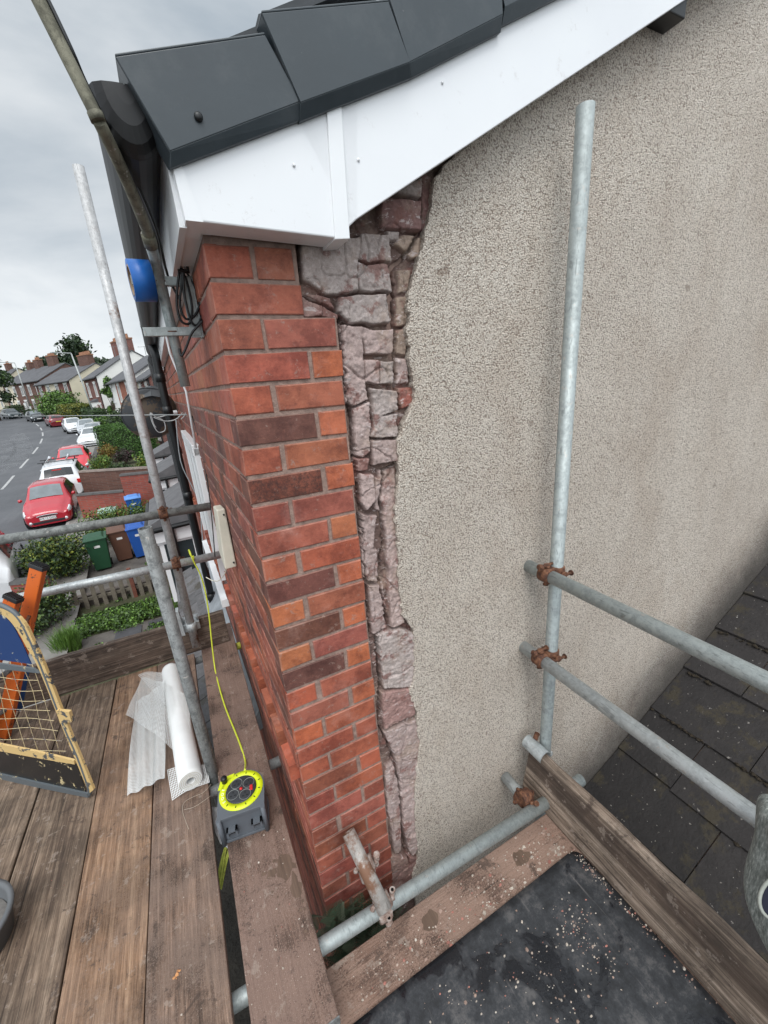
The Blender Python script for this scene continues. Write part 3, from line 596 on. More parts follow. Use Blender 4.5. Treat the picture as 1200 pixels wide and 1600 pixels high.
# verge caps: stepped L-shaped units up the slope
caps = [((180,88),(414,54),(470,158),(266,236),(266,263),(470,187)), ((409,20),(607,2),(641,97),(470,160),(468,190),(642,122)),
        ((607,-8),(783,-60),(786,22),(640,97),(642,122),(783,50))]
YV = -0.104
def cap(tl, tr, br, bl, bl2, br2, i):
    A = [PY(*q, YV-.004*(i % 2)) for q in (tl, tr, br, bl)]; B = [PY(*q, YV+.012) for q in (bl2, br2)]
    m = MB(); u = (A[1]-A[0]).normalized()
    th = Vector((0, .16, 0.0)); t2 = Vector((0, .003, 0))
    m.prism([A[3], A[2], A[1], A[0]], (0, .003, 0))
    B0 = B[0]; B1 = B[1]
    m.hexa([B0+Vector((0, .012, 0)), B1+Vector((0, .012, 0)), B1, B0, A[3]+Vector((0, .013, 0)), A[2]+Vector((0, .013, 0)), A[2], A[3]])
    m.hexa([A[0], A[1], A[1]+th, A[0]+th, A[0]+Vector((0, 0, .004)), A[1]+Vector((0, 0, .004)), A[1]+th+Vector((0, 0, .004)), A[0]+th+Vector((0, 0, .004))])
    # closed lower end face
    m.prism([A[0]+Vector((0, .004, 0)), A[3]+Vector((0, .004, 0)), B0+Vector((0, .011, 0)), B0+Vector((0, .035, .01)), A[0]+Vector((0, .07, 0))], u*.004)
    o = m.build('verge_cap', M['verge'], house); bev(o, .0075, 3, 30); return o, A
for i, c in enumerate(caps): o, A = cap(*c, i)
v_ = dv*.300; base = [PY(*q, YV) for q in caps[2]]
for k in range(1, 16):
    m = MB(); A = [base[j]+v_*1.02*k for j in (0, 1, 2, 3)]; B = [base[4]+v_*1.02*k+Vector((0, .012, 0)), base[5]+v_*1.02*k+Vector((0, .012, 0))]
    m.prism([A[3], A[2], A[1], A[0]], (0, .003, 0)); m.hexa([B[0]+Vector((0, .012, 0)), B[1]+Vector((0, .012, 0)), B[1], B[0], A[3]+Vector((0, .013, 0)), A[2]+Vector((0, .013, 0)), A[2], A[3]])
    m.hexa([A[0], A[1], A[1]+Vector((0, .16, 0)), A[0]+Vector((0, .16, 0)), A[0]+Vector((0, 0, .004)), A[1]+Vector((0, 0, .004)), A[1]+Vector((0, .16, .004)), A[0]+Vector((0, .16, .004))])
    m.build('verge_cap', M['verge'], house)
m = MB(); p = PY(310, 183, YV-.001); m.lathe(p, (0, -1, 0), [(.0075, 0), (.0075, .003), (.004, .006), (0, .006)], 16); m.build('verge_screw', M['black_plastic'], house)
# roof covering behind the caps
mb = MB()
rs0 = PY(180, 88, YV)+Vector((.02, .02, -.02)); ru = dv
for k in range(27):
    a = rs0+ru*.28*k; b = a+ru*.33
    mb.hexa([a+Vector((0, .02, 0)), a+Vector((0, 4.5, 0)), b+Vector((0, 4.5, -.02)), b+Vector((0, .02, -.02)), a+Vector((0, .02, .018)), a+Vector((0, 4.5, .018)), b+Vector((0, 4.5, 0)), b+Vector((0, .02, 0))])
mb.build('roof', M['roof_tile'], house)
# gutter along the street front
mb = MB(); g0 = PY(141, 121, -.05); g1 = PY(264, 250, -.05)
gc = (g0+g1)/2; gc.z = g0.z*.5+g1.z*.5+.03; rad = .058
gcs = Vector((-.092, 0, .205))
prof = []
for i in range(15): th = math.pi*(1+i/14); prof.append((math.cos(th)*.056, math.sin(th)*.095))
mb.smooth = True
for y0, y1 in ((-.045, 1.2), (1.2, 4.5)):
    for (a, b) in zip(prof, prof[1:]):
        for off in (0,):
            P = lambda q, s, k=1.0: gcs+FD*s+Vector((q[0]*k, 0, q[1]*k))
            mb.quad(P(a, y0), P(b, y0), P(b, y1), P(a, y1)); mb.quad(P(a, y0, .95), P(a, y1, .95), P(b, y1, .95), P(b, y0, .95))
mb.smooth = False
mb.smooth = True; kk_ = [(1, -.046), (.97, -.058), (.85, -.070), (.6, -.078), (.3, -.081), (.02, -.082)]
for (k0, s0_), (k1, s1_) in zip(kk_, kk_[1:]):
    for a, b in zip(prof, prof[1:]): mb.quad(gcs+FD*s0_+Vector((a[0]*k0, 0, a[1]*k0)), gcs+FD*s0_+Vector((b[0]*k0, 0, b[1]*k0)), gcs+FD*s1_+Vector((b[0]*k1, 0, b[1]*k1)), gcs+FD*s1_+Vector((a[0]*k1, 0, a[1]*k1)))
mb.smooth = False
for s in (1.2, 2.6): mb.smooth = True; [mb.quad(gcs+FD*(s-.05)+Vector((a[0]*1.06, 0, a[1]*1.06)), gcs+FD*(s-.05)+Vector((b[0]*1.06, 0, b[1]*1.06)), gcs+FD*(s+.05)+Vector((b[0]*1.06, 0, b[1]*1.06)), gcs+FD*(s+.05)+Vector((a[0]*1.06, 0, a[1]*1.06))) for a, b in zip(prof, prof[1:])]; mb.smooth = False
mb.build('gutter', simple('dull_black_gutter', (.006, .006, .007), .5, var=.3, vscale=12), house)
# hopper and black downpipe at the party line, red-brown pipe beside it
mb = MB(); q = PY(262, 640, 3.2); b0 = PY(243, 555, 3.2)
mb.tube([gcs+FD*3.2+Vector((0, 0, -.09)), Vector((b0.x, b0.y, .02)), Vector((q.x, 3.2, -.15)), Vector((q.x, 3.2, -4.9))], .034, 14)
for z in (-.12, -.4, -1.2, -2.3): mb.tube([(q.x, 3.2, z), (q.x, 3.2, z-.07)], .041, 14)
mb.build('downpipe', M['black_plastic'], house)
# window on the street front: white frame standing proud, seen end-on
win = MB(); s0 = 1.62
for (s, e, o0, o1, za, zb) in ((s0, s0+.07, -.02, .030, -1.62, -.62), (s0+1.2, s0+1.27, -.02, .030, -1.62, -.62), (s0, s0+1.27, -.02, .034, -.67, -.60), (s0-.03, s0+1.30, -.02, .065, -1.68, -1.62), (s0+.60, s0+.65, -.02, .022, -1.62, -.66)):
    win.hexa([FP(s, za, o0), FP(s, za, o1), FP(e, za, o1), FP(e, za, o0), FP(s, zb, o0), FP(s, zb, o1), FP(e, zb, o1), FP(e, zb, o0)])
wf = win.build('window', M['upvc'], house); bev(wf, .004)
m = MB(); m.quad(FP(s0+.06, -1.6, .006), FP(s0+1.2, -1.6, .006), FP(s0+1.2, -.66, .006), FP(s0+.06, -.66, .006)); m.build('pane', M['glass'], wf)
# thin white conduit on the front
m = MB(); a = PY(266, 552, 1.5); b = PY(291, 612, 1.5); c = PY(306, 700, 1.5); m.tube([(a.x, 1.5, .01), a, b, c], .0065, 8); m.build('white_conduit', M['upvc'], house)
# lean-to porch roof over the ground floor (slates with lead flashing)
SL = lambda v=.25: tuple(x*q_ for q_ in (1+random.uniform(-v, v),) for x in (0.105, 0.102, 0.104))+(1,)
mb = MB()
for r_ in range(2):
    o0 = .02+r_*.20; zt_ = -2.42-(o0)*.42
    for i in range(12):
        s = 1.25+i*.27+(r_ % 2)*.13; mb.cur = SL(); q = lambda ss, oo, dz: FP(ss, -2.42-oo*.42+dz, oo)
        mb.hexa([q(s, o0+.22, .0), q(s+.262, o0+.22, 0), q(s+.262, o0, -.003), q(s, o0, -.003), q(s, o0+.22, .012), q(s+.262, o0+.22, .012), q(s+.262, o0, .006), q(s, o0, .006)])
mb.build('porch_roof', M['slate'], house, color=True)
lead = simple('lead_flashing', (0.30, 0.32, 0.34), 0.55, 0.3, var=.25, vscale=9, bstr=.3, bscale=14, bdist=.01)
mb = MB()
for i in range(8):
    s = 1.20+i*.42; mb.hexa([FP(s, -2.47, .16), FP(s+.43, -2.47, .16), FP(s+.43, -2.39, .0), FP(s, -2.39, .0), FP(s, -2.46, .16), FP(s+.43, -2.462, .16), FP(s+.43, -2.25, .002), FP(s, -2.25, .002)])
mb.build('lead_flashing', lead, house)

# ================================================================== SCAFFOLD
TR = 0.02415
def tubeobj(name, a, b, mat, label, group, r=TR, hollow=True):
    m = MB(); m.tube([a, b], r, 28, True, hollow=.0042 if hollow else 0); return tag(m.build(name, mat), label, 'scaffold tube', group)
GRP = 'galvanised tubes of the scaffold'
std_r = Vector((1.035, -.100, 0))
tubeobj('scaffold_standard', (1.035, -.100, .352), (1.035, -.100, -4.9), M['galv'], 'tall upright grey tube standing close against the pebbledashed gable', GRP)
XR = .985
ra, rb = PX(803, 873, XR), PX(1195, 1064, XR); d_ = (rb-ra).normalized()
tubeobj('guard_rail', ra, ra+d_*2.2, M['galv'], 'upper of two sloping-looking rails clamped to the upright tube on the pebbledash side', GRP)
r1c = ra+d_*((-.10-ra.y)/d_.y)
ra, rb = PX(808, 1003, XR-.01), PX(1195, 1287, XR-.01); d_ = (rb-ra).normalized()
tubeobj('guard_rail', ra, ra+d_*2.2, M['galv_white'], 'lower of two rails clamped to the upright tube on the pebbledash side', GRP)
r2c = ra+d_*((-.10-ra.y)/d_.y)
ZL = -2.066
tubeobj('ledger_tube', (-1.6, -.135, ZL), (1.15, -.208, ZL), M['galv'], 'bright horizontal tube running low across the pebbledash beside the brick-dusted board', GRP)
tubeobj('transom_tube', (-1.7, .60, ZL), (.016, .593, ZL), M['galv_white'], 'cross tube under the boards whose open end pokes out past the cable reel board', GRP)
tubeobj('transom_tube', (-1.7, 1.62, ZL), (-.03, 1.70, ZL), M['galv_white'], 'cross tube under the far end of the boards with yellow tape on its tip', GRP)
m = MB(); m.tube([(-.075, 1.699, ZL), (-.028, 1.7005, ZL)], TR+.0012, 20); tag(m.build('yellow_tape', simple('yellow_tape', (.55, .55, .08), .5, var=.1)), 'yellow tape wrapped round a tube tip beside the dentil bricks', 'tape')
a = PY(544, 1300, -.025); b = PZ(601, 1420, -2.025); d_ = (b-a).normalized()
stub = tubeobj('tie_tube', a, b+d_*.004, M['rust_tube'], 'short rusty mortar-caked tube sticking up in front of the lowest brick courses', GRP)
a = PZ(789, 1213, -2.09); b = PZ(822, 1252, -2.09); d_ = (b-a).normalized()
tubeobj('tie_tube', a, b+d_*.05, M['galv_white'], 'short clean tube end pointing at the pebbledash left of the upright', GRP)
tubeobj('scaffold_standard', (-.283, 1.60, .735), (-.306, 1.60, -1.9), M['galv_rusty'], 'long thin upright tube with a rusty side rising into the sky behind the rails', GRP)
sp0 = PZ(331, 1200, -1.97)
tubeobj('scaffold_standard', (sp0.x-.004, sp0.y, -.772), (sp0.x, sp0.y, -2.6), M['galv_old'], 'short stout weathered upright tube with open top beside the white mesh roll', GRP)
YR = 1.552
a, b = PY(-120, 863, YR), PY(329, 791, YR); tubeobj('guard_rail', a, b, M['galv_moss'], 'dull upper rail with green moss on its end near the white window', GRP); r3 = (a, b)
a, b = PY(-120, 966, YR), PY(347, 866, YR); tubeobj('guard_rail', a, b, M['galv_white'], 'shiny lower rail behind the orange ladder with the yellow cable hooked over it', GRP); r4 = (a, b)
# couplers: collar on rail, collar on upright, hinge plate, two swing bolts with nuts
def coupler(loc, railaxis, postaxis, offset, mat, label, sc=1.0):
    """loc: centre of the rail; offset: vector from rail centre to post centre"""
    loc = Vector(loc); ra_ = Vector(railaxis).normalized(); pa = Vector(postaxis).normalized(); of = Vector(offset); od = of.normalized()
    t = thing('scaffold_coupler', label, 'scaffold coupler', loc+of*.5, 'rusty couplers clamping the scaffold')
    m = MB(); m.tube([loc-ra_*.024, loc-ra_*.02, loc+ra_*.02, loc+ra_*.024], [.027, .0305, .0305, .027], 22); pc = loc+of
    m.build('rail_collar', mat, t)
    m = MB(); m.tube([pc-pa*.024, pc-pa*.02, pc+pa*.02, pc+pa*.024], [.027, .0305, .0305, .027], 22); m.build('post_collar', mat, t)
    mm = frame_m(loc+of*.5, ra_, pa); m = MB(); m.box(-.026, .026, -.026, .026, -.010, .010, mm); bev(m.build('centre_plate', mat, t), .003)
    for c, ax, cr, sgn in ((loc, ra_, pa, 1), (pc, pa, ra_, 1)):
        side = cr*sgn
        base = c+side*.030
        m = MB(); m.tube([base-ax*.0, base+side*.012], .013, 10)                       # lug
        p0 = base+side*.010; m.tube([p0-od*.032, p0+od*.034], .0055, 10)              # bolt shank
        m.tube([p0-od*.042, p0-od*.030], .0125, 6, True); m.tube([p0+od*.030, p0+od*.034], .011, 8)   # nut, washer
        m.tube([p0-od*.030+ax*.012, p0-od*.036, p0-od*.030-ax*.012], .007, 8)
        m.build('bolt', mat, t)
        m = MB(); pts = [c-side*.031+od*.01, c-side*.040, c-side*.036-od*.012]; m.tube(pts, [.006, .009, .006], 10); m.build('hinge', mat, t)
    return t
ry = Vector((0, -1, 0)); px_ = Vector((1.035, -.10, 0))
coupler(r1c, ry, (0, 0, 1), (1.035-r1c.x, 0, 0), M['rust'], 'rusty coupler joining the upper rail to the upright on the pebbledash side')
coupler(r2c, ry, (0, 0, 1), (1.035-r2c.x, 0, 0), M['rust'], 'rusty coupler joining the lower rail to the upright on the pebbledash side')
for (a, b), z_, lab in ((r3, 0, 'dark rusty coupler joining the mossy upper rail to the long thin upright'), (r4, 0, 'small orange-rusty coupler joining the shiny lower rail to the long thin upright')):
    d_ = (b-a); tt_ = (-.296-a.x)/d_.x; c = a+d_*tt_; coupler(c, d_, (0, 0, 1), (0, .048, 0), M['rust'], lab)
sc_ = PZ(598, 1410, -2.035); sd2 = (PZ(606, 1436, -2.025)-PY(544, 1300, -.025)).normalized()
coupler(sc_+Vector((0, 0, -.045))*1.0, (1, -.027, 0), sd2, (0, 0, .045), M['rust_grey'], 'mortar-caked coupler clamping the rusty tube stub onto the low horizontal tube')
c = PY(572, 1352, -.10); coupler(c, sd2, (1, -.05, 0), (0, .012, -.05), M['rust_grey'], 'caked coupler halfway along the rusty tube stub in front of the bricks')
c = PZ(815, 1247, -2.08); coupler(c, d_ if False else (0.1, -1, 0), (1, -.027, 0), (0, -.02, .03), M['rust'], 'dark rusty coupler beside the toe board at the end of the low horizontal tube')
# ---- boards
ZD = -2.0
def board(x0, x1, y0, y1, zt, mat, label, axis='Y', th=.038, jit=.004):
    m = MB(); n = 14; pts = []
    L0, L1 = (y0, y1) if axis == 'Y' else (x0, x1)
    # long edges wander slightly, ends cut square
    for i in range(n+1):
        f = i/n; l = L0+(L1-L0)*f; e1 = jit*(float(vnoise(np.array([l*2.3+7*x0]), np.array([3.1]), 12)[0])-.5); e2 = jit*(float(vnoise(np.array([l*2.3+5*x1]), np.array([8.1]), 13)[0])-.5)
        if axis == 'Y': pts.append(((x0+e1, l), (x1+e2, l)))
        else: pts.append(((l, y0+e1), (l, y1+e2)))
    for (a, b), (c, d) in zip(pts, pts[1:]):
        k = len(m.v)
        for q in (a, b, d, c): m.v.append(Vector((q[0], q[1], zt-th)))
        for q in (a, b, d, c): m.v.append(Vector((q[0], q[1], zt)))
        fl = ((3, 2, 1, 0), (4, 5, 6, 7), (1, 2, 6, 5), (3, 0, 4, 7)) if axis == 'Y' else ((0, 1, 2, 3), (7, 6, 5, 4), (5, 6, 2, 1), (7, 4, 0, 3))
        for f in fl: m.face([k+i for i in f])
    a, b = pts[0]; c, d = pts[-1]
    for e in ((a, b), (d, c)):
        m.poly([(e[0][0], e[0][1], zt-th), (e[1][0], e[1][1], zt-th), (e[1][0], e[1][1], zt), (e[0][0], e[0][1], zt)])
    bm = bmesh.new(); o = m.build('scaffold_board', mat); bm.from_mesh(o.data); bmesh.ops.remove_doubles(bm, verts=bm.verts, dist=1e-5); bmesh.ops.recalc_face_normals(bm, faces=bm.faces); bm.to_mesh(o.data); bm.free()
    bev(o, .004, 2, 50); return tag(o, label, 'scaffold board', 'wooden boards of the scaffold deck')
board(-.289, -.064, -.372, 1.95, ZD, M['board_d'], 'pink-dusted board carrying the cable reel, with a dark wet patch, nearest the brick pier')
board(-.558, -.334, -1.6, 1.685, ZD, M['board_c'], 'dusty board under the white mesh roll beside the dark gap')
board(-.790, -.562, -1.6, 1.685, ZD, M['board_b'], 'lighter orange-brown board with a lengthwise join, second from the dark gap')
board(-1.036, -.796, -1.6, 1.685, ZD-.002, M['board_a'], 'dark grey-brown board running under the blue and cream mesh panel corner')
board(-1.280, -1.043, -1.6, 1.685, ZD, M['board_a'], 'dark board at the left edge of the deck under the grey rubber tub')
board(-1.53, -1.29, -1.6, 1.685, ZD-.001, M['board_c'], 'outermost board of the deck behind the mesh panel')
ZG = -2.112
for i, y1 in enumerate((-.212, -.441, -.670, -.899, -1.128)):
    board(-.33 if i else -.30, 1.02+.0*i, y1-.225, y1, ZG-.001*(i % 2), M['board_x'], ['brick-dusted board strewn with rubble along the low horizontal tube', 'board hidden under the black mat, next to the rubble-strewn one', 'middle board under the black mat', 'fourth board out from the gable under the black mat', 'outermost board under the black mat'][i], axis='X')
# metal end band of the near board
m = MB(); m.box(-.290, -.063, -.3755, -.3725, ZD-.036, ZD-.002); tag(m.build('board_end_band', M['galv_old']), 'thin metal band nailed round the end of the reel board', 'metal band')
# toe boards
m = MB()
def leanbox(y0, y1):
    return [(.925, y0, -2.108), (.963, y0, -2.112), (.963, y1, -2.112), (.925, y1, -2.108), (.962, y0, -1.893), (1.002, y0, -1.893), (1.002, y1, -1.893), (.962, y1, -1.893)]
ys = np.linspace(-1.9, -.078, 30)
for a, b in zip(ys, ys[1:]):
    P0 = leanbox(a, b); m.hexa(P0)
o = m.build('toe_board', M['toe_y']); bm = bmesh.new(); bm.from_mesh(o.data); bmesh.ops.remove_doubles(bm, verts=bm.verts, dist=1e-5)
ks = {}
for f in bm.faces: ks.setdefault(tuple(round(x, 5) for x in f.calc_center_median()), []).append(f)
bmesh.ops.delete(bm, geom=[f for v in ks.values() if len(v) > 1 for f in v], context='FACES_ONLY')
for v in bm.verts:
    q = float(vnoise(np.array([v.co.y*9]), np.array([v.co.z*9]), 21)[0])-.5; v.co.x += .004*q; v.co.z += .006*q
bmesh.ops.recalc_face_normals(bm, faces=bm.faces); bm.to_mesh(o.data); bm.free(); bev(o, .005, 2, 50)
tag(o, 'thick weathered toe board on edge along the slate roof side, leaning on the upright', 'toe board', 'toe boards edging the deck')
m = MB(); prof = [(.955+.030*math.cos(t_)+.022, -1.893+.030*math.sin(t_)) for t_ in np.linspace(-.25, math.pi+.35, 14)]
for (a, b) in zip(prof, prof[1:]): m.smooth = True; m.quad((a[0], -.052, a[1]), (b[0], -.052, b[1]), (b[0], -.155, b[1]), (a[0], -.155, a[1])); m.quad((a[0]*.9975, -.155, a[1]+.002), (b[0]*.9975, -.155, b[1]+.002), (b[0]*.9975, -.052, b[1]+.002), (a[0]*.9975, -.052, a[1]+.002))
m.smooth = False; m.prism([(p[0], -.052, p[1]) for p in prof], (0, .003, 0))
t = thing('toe_board_clip', 'grey half-round metal clip capping the end of the thick toe board at the upright', 'clip', (.978, -.10, -1.87)); m.build('cap', M['galv_white'], t)
m = MB(); m.tube([(1.004, -.155, -1.885), (1.010, -.155, -1.872), (1.016, -.155, -1.885), (1.010, -.155, -1.898)], .0022, 6, closed=True); m.build('ring', M['galv_white'], t)
m = MB(); m.tube([(.998, -.075, -1.875), (1.01, -.075, -1.845)], .011, 8); m.build('rusty_bolt', M['rust'], t)
m = MB(); n = 26; xs = np.linspace(-1.75, -.098, n)
for a, b in zip(xs, xs[1:]): m.hexa([(a, 1.690, ZD+.001), (b, 1.690, ZD+.001), (b, 1.728, ZD+.001), (a, 1.728, ZD+.001), (a, 1.690, -1.755), (b, 1.690, -1.755), (b, 1.728, -1.755), (a, 1.728, -1.755)])
o = m.build('toe_board', M['toe_x']); bm = bmesh.new(); bm.from_mesh(o.data); bmesh.ops.remove_doubles(bm, verts=bm.verts, dist=1e-5); ks = {}
for f in bm.faces: ks.setdefault(tuple(round(x, 5) for x in f.calc_center_median()), []).append(f)
bmesh.ops.delete(bm, geom=[f for v in ks.values() if len(v) > 1 for f in v], context='FACES_ONLY')
for v in bm.verts:
    q = float(vnoise(np.array([v.co.x*7]), np.array([v.co.z*7]), 22)[0])-.5
    if v.co.z > -1.8: v.co.z += .010*q
bmesh.ops.recalc_face_normals(bm, faces=bm.faces); bm.to_mesh(o.data); bm.free(); bev(o, .004, 2, 50)
tag(o, 'dark brown toe board on edge across the far end of the deck', 'toe board', 'toe boards edging the deck')
# galvanised board clip at the foot of the long upright
t = thing('board_clip', 'galvanised bracket clamping the long thin upright to the far toe board', 'clip', (-.31, 1.66, -1.75))
m = MB(); m.box(-.355, -.255, 1.680, 1.689, -1.815, -1.752); m.box(-.355, -.255, 1.640, 1.740, -1.752, -1.742); m.box(-.355, -.255, 1.630, 1.640, -1.80, -1.742); bev(m.build('plate', M['galv_white'], t), .003)
for x in (-.345, -.262):
    m = MB(); m.tube([(x, 1.655, -1.742), (x, 1.655, -1.700)], .006, 8); m.tube([(x, 1.655, -1.728), (x, 1.655, -1.718)], .012, 6); m.build('bolt', M['galv_white'], t)
m = MB(); m.tube([(-.303, 1.60, -1.78), (-.303, 1.60, -1.72)], .031, 18); m.build('collar', M['galv_white'], t)
m = MB(); m.hexa([(-.372, 1.60, -1.80), (-.350, 1.60, -1.80), (-.350, 1.66, -1.80), (-.372, 1.66, -1.80), (-.372, 1.60, -1.62), (-.355, 1.60, -1.62), (-.355, 1.66, -1.62), (-.372, 1.66, -1.62)]); m.build('hook_plate', M['galv_white'], t)
# ---- black mat
m = MB(); nx_, ny_ = 40, 44; XM0, XM1, YM0, YM1 = -.045, .921, -1.55, -.368
g = lambda i, j: (XM0+(XM1-XM0)*i/nx_, YM0+(YM1-YM0)*j/ny_)
for j in range(ny_+1):
    for i in range(nx_+1):
        x, y = g(i, j); cx_ = max(0, x-(XM1-.04)); cy_ = max(0, y-(YM1-.04))
        if cx_ > 0 and cy_ > 0:
            rr = math.hypot(cx_, cy_)
            if rr > .04: x = XM1-.04+cx_*.04/rr; y = YM1-.04+cy_*.04/rr
        h = .0035*float(vnoise(np.array([x*6+3]), np.array([y*6+9]), 31)[0])+.0015*float(vnoise(np.array([x*19+3]), np.array([y*19+9]), 32)[0])
        m.v.append(Vector((x, y, ZG+.009+h)))
for j in range(ny_):
    for i in range(nx_): k = j*(nx_+1)+i; m.smooth = True; m.face((k, k+1, k+nx_+2, k+nx_+1))
o = m.build('rubber_mat', M['mat']); s_ = o.modifiers.new('thick', 'SOLIDIFY'); s_.thickness = .006; s_.offset = -1
tag(o, 'black dusty rubber mat with scratches and rubble lying on the boards', 'mat')

# ---- rubble: small chips of mortar, stone and brick
def chips(name, n, pick, sizes, cols, label, mat=None):
    m = MB()
    for _ in range(n):
        p = pick(); s = random.uniform(*sizes)*random.choice((.5, .7, 1, 1.4)); g_ = random.uniform(.75, 1.15); m.cur = tuple(c*g_ for c in random.choice(cols))+(1,)
        a = random.uniform(0, 6.28); k = random.choice((5, 6)); r = [s*random.uniform(.55, 1) for _ in range(k)]; e = random.uniform(.5, 1)
        P = [Vector((math.cos(a+6.283*i/k)*r[i], math.sin(a+6.283*i/k)*r[i]*e, 0)) for i in range(k)]
        n0 = len(m.v); b = Vector(p); h = s*random.uniform(.35, .7)
        m.v += [b+q for q in P]+[b+q*.6+Vector((random.uniform(-.2, .2)*s, random.uniform(-.2, .2)*s, h)) for q in P]
        for i in range(k): j = (i+1) % k; m.face((n0+i, n0+j, n0+k+j, n0+k+i))
        m.face([n0+k+i for i in range(k)])
    return tag(m.build(name, mat or M['chip'], color=True), label, 'rubble', kind='stuff')
M['chip'] = attr_mat('rubble_chips', .9, .2, 60, .5, 120, .002)
CC = [(0.42, 0.36, 0.30), (0.48, 0.43, 0.37), (0.36, 0.28, 0.23), (0.33, 0.14, 0.11), (0.43, 0.37, 0.31), (0.30, 0.21, 0.17), (0.26, 0.18, 0.14)]
def gp():
    u = random.random(); return (random.uniform(0.0, .93)**.7*.93+.0, -.365+random.betavariate(1.2, 2.2)*.15, ZG)
chips('mortar_rubble', 420, gp, (.0015, .0070), CC, 'pale mortar crumbs and brick chips scattered on the rubble-strewn board')
def gp2():
    c = random.choice(((.55, -.62, .16, .10), (.72, -.60, .06, .12), (.35, -.48, .30, .06), (.45, -.7, .4, .25), (.90, -.45, .015, .10), (.905, -.6, .012, .2), (.72, -.52, .10, .03)))
    return (min(.918, random.gauss(c[0], c[2]*.6)), min(-.37, random.gauss(c[1], c[3]*.6)), ZG+.0115)
chips('mortar_rubble', 620, gp2, (.0011, .0052), CC, 'scatter of mortar crumbs and grit on the black rubber mat')
chips('mortar_rubble', 90, lambda: (random.uniform(-.285, -.07), random.betavariate(2, 2)*.7-.36, ZD), (.0012, .0038), CC, 'a few pale grains lying on the reel board in front of the reel')
chips('mortar_rubble', 110, lambda: (random.uniform(-1.1, -.34), random.uniform(-.9, .6), ZD), (.0012, .0036), CC, 'a few pale grains lying on the wide deck boards')
chips('wood_shaving', 5, lambda: (-.475+random.uniform(-.01, .01), -.05+random.uniform(-.02, .02), ZD), (.006, .009), [(.50, .24, .10)], 'small orange wood chip on the dusty board')
# wet patch on the reel board (water soaked into the dust: thin film)
wet_m, wt, wb = newmat('wet_wood'); v = texco(wt, (1, .06, 1)); wt.links.new(ramp(wt, noise(wt, v, 60, 6, .7), [(0.3, (0.075, 0.047, 0.032)), (0.7, (0.155, 0.10, 0.07))]), wb.inputs['Base Color']); wb.inputs['Roughness'].default_value = .45
def blob(cx, cy, rx, ry_, z, n=34, wob=.3, seed=1):
    m = MB(); m.poly([(cx+rx*math.cos(t)*(1+wob*(float(vnoise(np.array([3+2.2*math.cos(t)]), np.array([5+2.2*math.sin(t)]), seed)[0])-.5)*2), cy+ry_*math.sin(t)*(1+wob*(float(vnoise(np.array([9+2.2*math.cos(t)]), np.array([5+2.2*math.sin(t)]), seed)[0])-.5)*2), z) for t in np.linspace(0, 6.283, n, endpoint=False)]); return m
t = thing('wet_stain', 'dark wet patch and drips soaked into the dusty reel board', 'stain', (-.13, .02, ZD))
pts_ = [(866,1345,0)]
for px, py, a_, b_, sd in ((447, 1352, .030, .040, 3), (463, 1385, .016, .040, 4), (425, 1363, .018, .014, 5), (430, 1345, .008, .006, 6), (412, 1366, .009, .006, 7)):
    p = PZ(px, py, ZD+.0006); blob(min(p.x, -.067-a_), p.y, a_, b_, ZD+.0006+sd*.0001, seed=sd, wob=.45).build('patch', wet_m, t)
for _ in range(46):
    p = PZ(random.gauss(425, 26), random.gauss(1360, 32), ZD+.0005)
    if -.285 < p.x < -.07: r_ = random.uniform(.0012, .0035); blob(p.x, p.y, r_, r_, ZD+.0012+random.random()*.0005, 8, .1, 3).build('drip', wet_m, t)
for i, (px, py) in enumerate(((476, 1420), (470, 1422), (473, 1408), (478, 1455))): p = PZ(px, py, ZD); blob(p.x, p.y, .005, .0055, ZD+.0008, 12, .15, i).build('drip', wet_m, t)
# boot-heel scuffs in the dust of the gable board
for i, (px, py) in enumerate(((672, 1437), (814, 1340))):
    p = PZ(px, py, ZG+.0006); o = blob(p.x, p.y, .034, .026, ZG+.0007, 26, .25, 12+i).build('scuff_mark', wet_m); tag(o, ['dark scuffed patch in the dust nearer the rusty stub', 'dark scuffed patch in the dust nearer the toe board corner'][i], 'stain')

# ---- cable reel
RX0, RX1, RY0, ZT = -.290, -.108, .247, -1.868
reel = thing('cable_reel', 'grey and yellow cable reel with four sockets lying on the pink-dusted board', 'cable reel', (-.2, .35, ZD))
grey = simple('grey_reel_plastic', (0.10, 0.112, 0.128), .45, var=.06, vscale=10); yel = simple('yellow_reel_plastic', (0.62, 0.72, 0.01), .4, var=.05, vscale=10)
rc = PZ(377, 1234, ZT); rr_ = .088
mR = Matrix.Translation((rc.x, rc.y, 0)) @ Matrix.Rotation(R(-9), 4, 'Z')
LR = lambda x, y, z: mR @ Vector((x, y, z))
out_ = [(-.090, -.100), (.088, -.100), (.092, .0)]+[(.092*math.cos(t), .092*math.sin(t)) for t in np.linspace(0, math.pi*.93, 22)[1:]]+[(-.092, .02)]
m = MB(); m.prism([LR(x, y, ZT-.012) for x, y in out_], (0, 0, .012)); bev(m.build('face_plate', grey, reel), .004)
out2 = [(x*.94, y*.94) for x, y in out_]; m = MB(); m.prism([LR(x, y, ZD+.012) for x, y in out2], (0, 0, ZT-.0125-ZD-.012)); bev(m.build('case', grey, reel), .003)
m = MB(); m.prism([LR(x, y, ZD+.001) for x, y in out_], (0, 0, .0105)); bev(m.build('back_plate', grey, reel), .003)
for sx_ in (-.084, .080):
    m = MB(); m.tube([LR(sx_, -.102, ZD+.001), LR(sx_, -.102, ZT+.001)], .009, 12); m.build('corner_post', grey, reel)
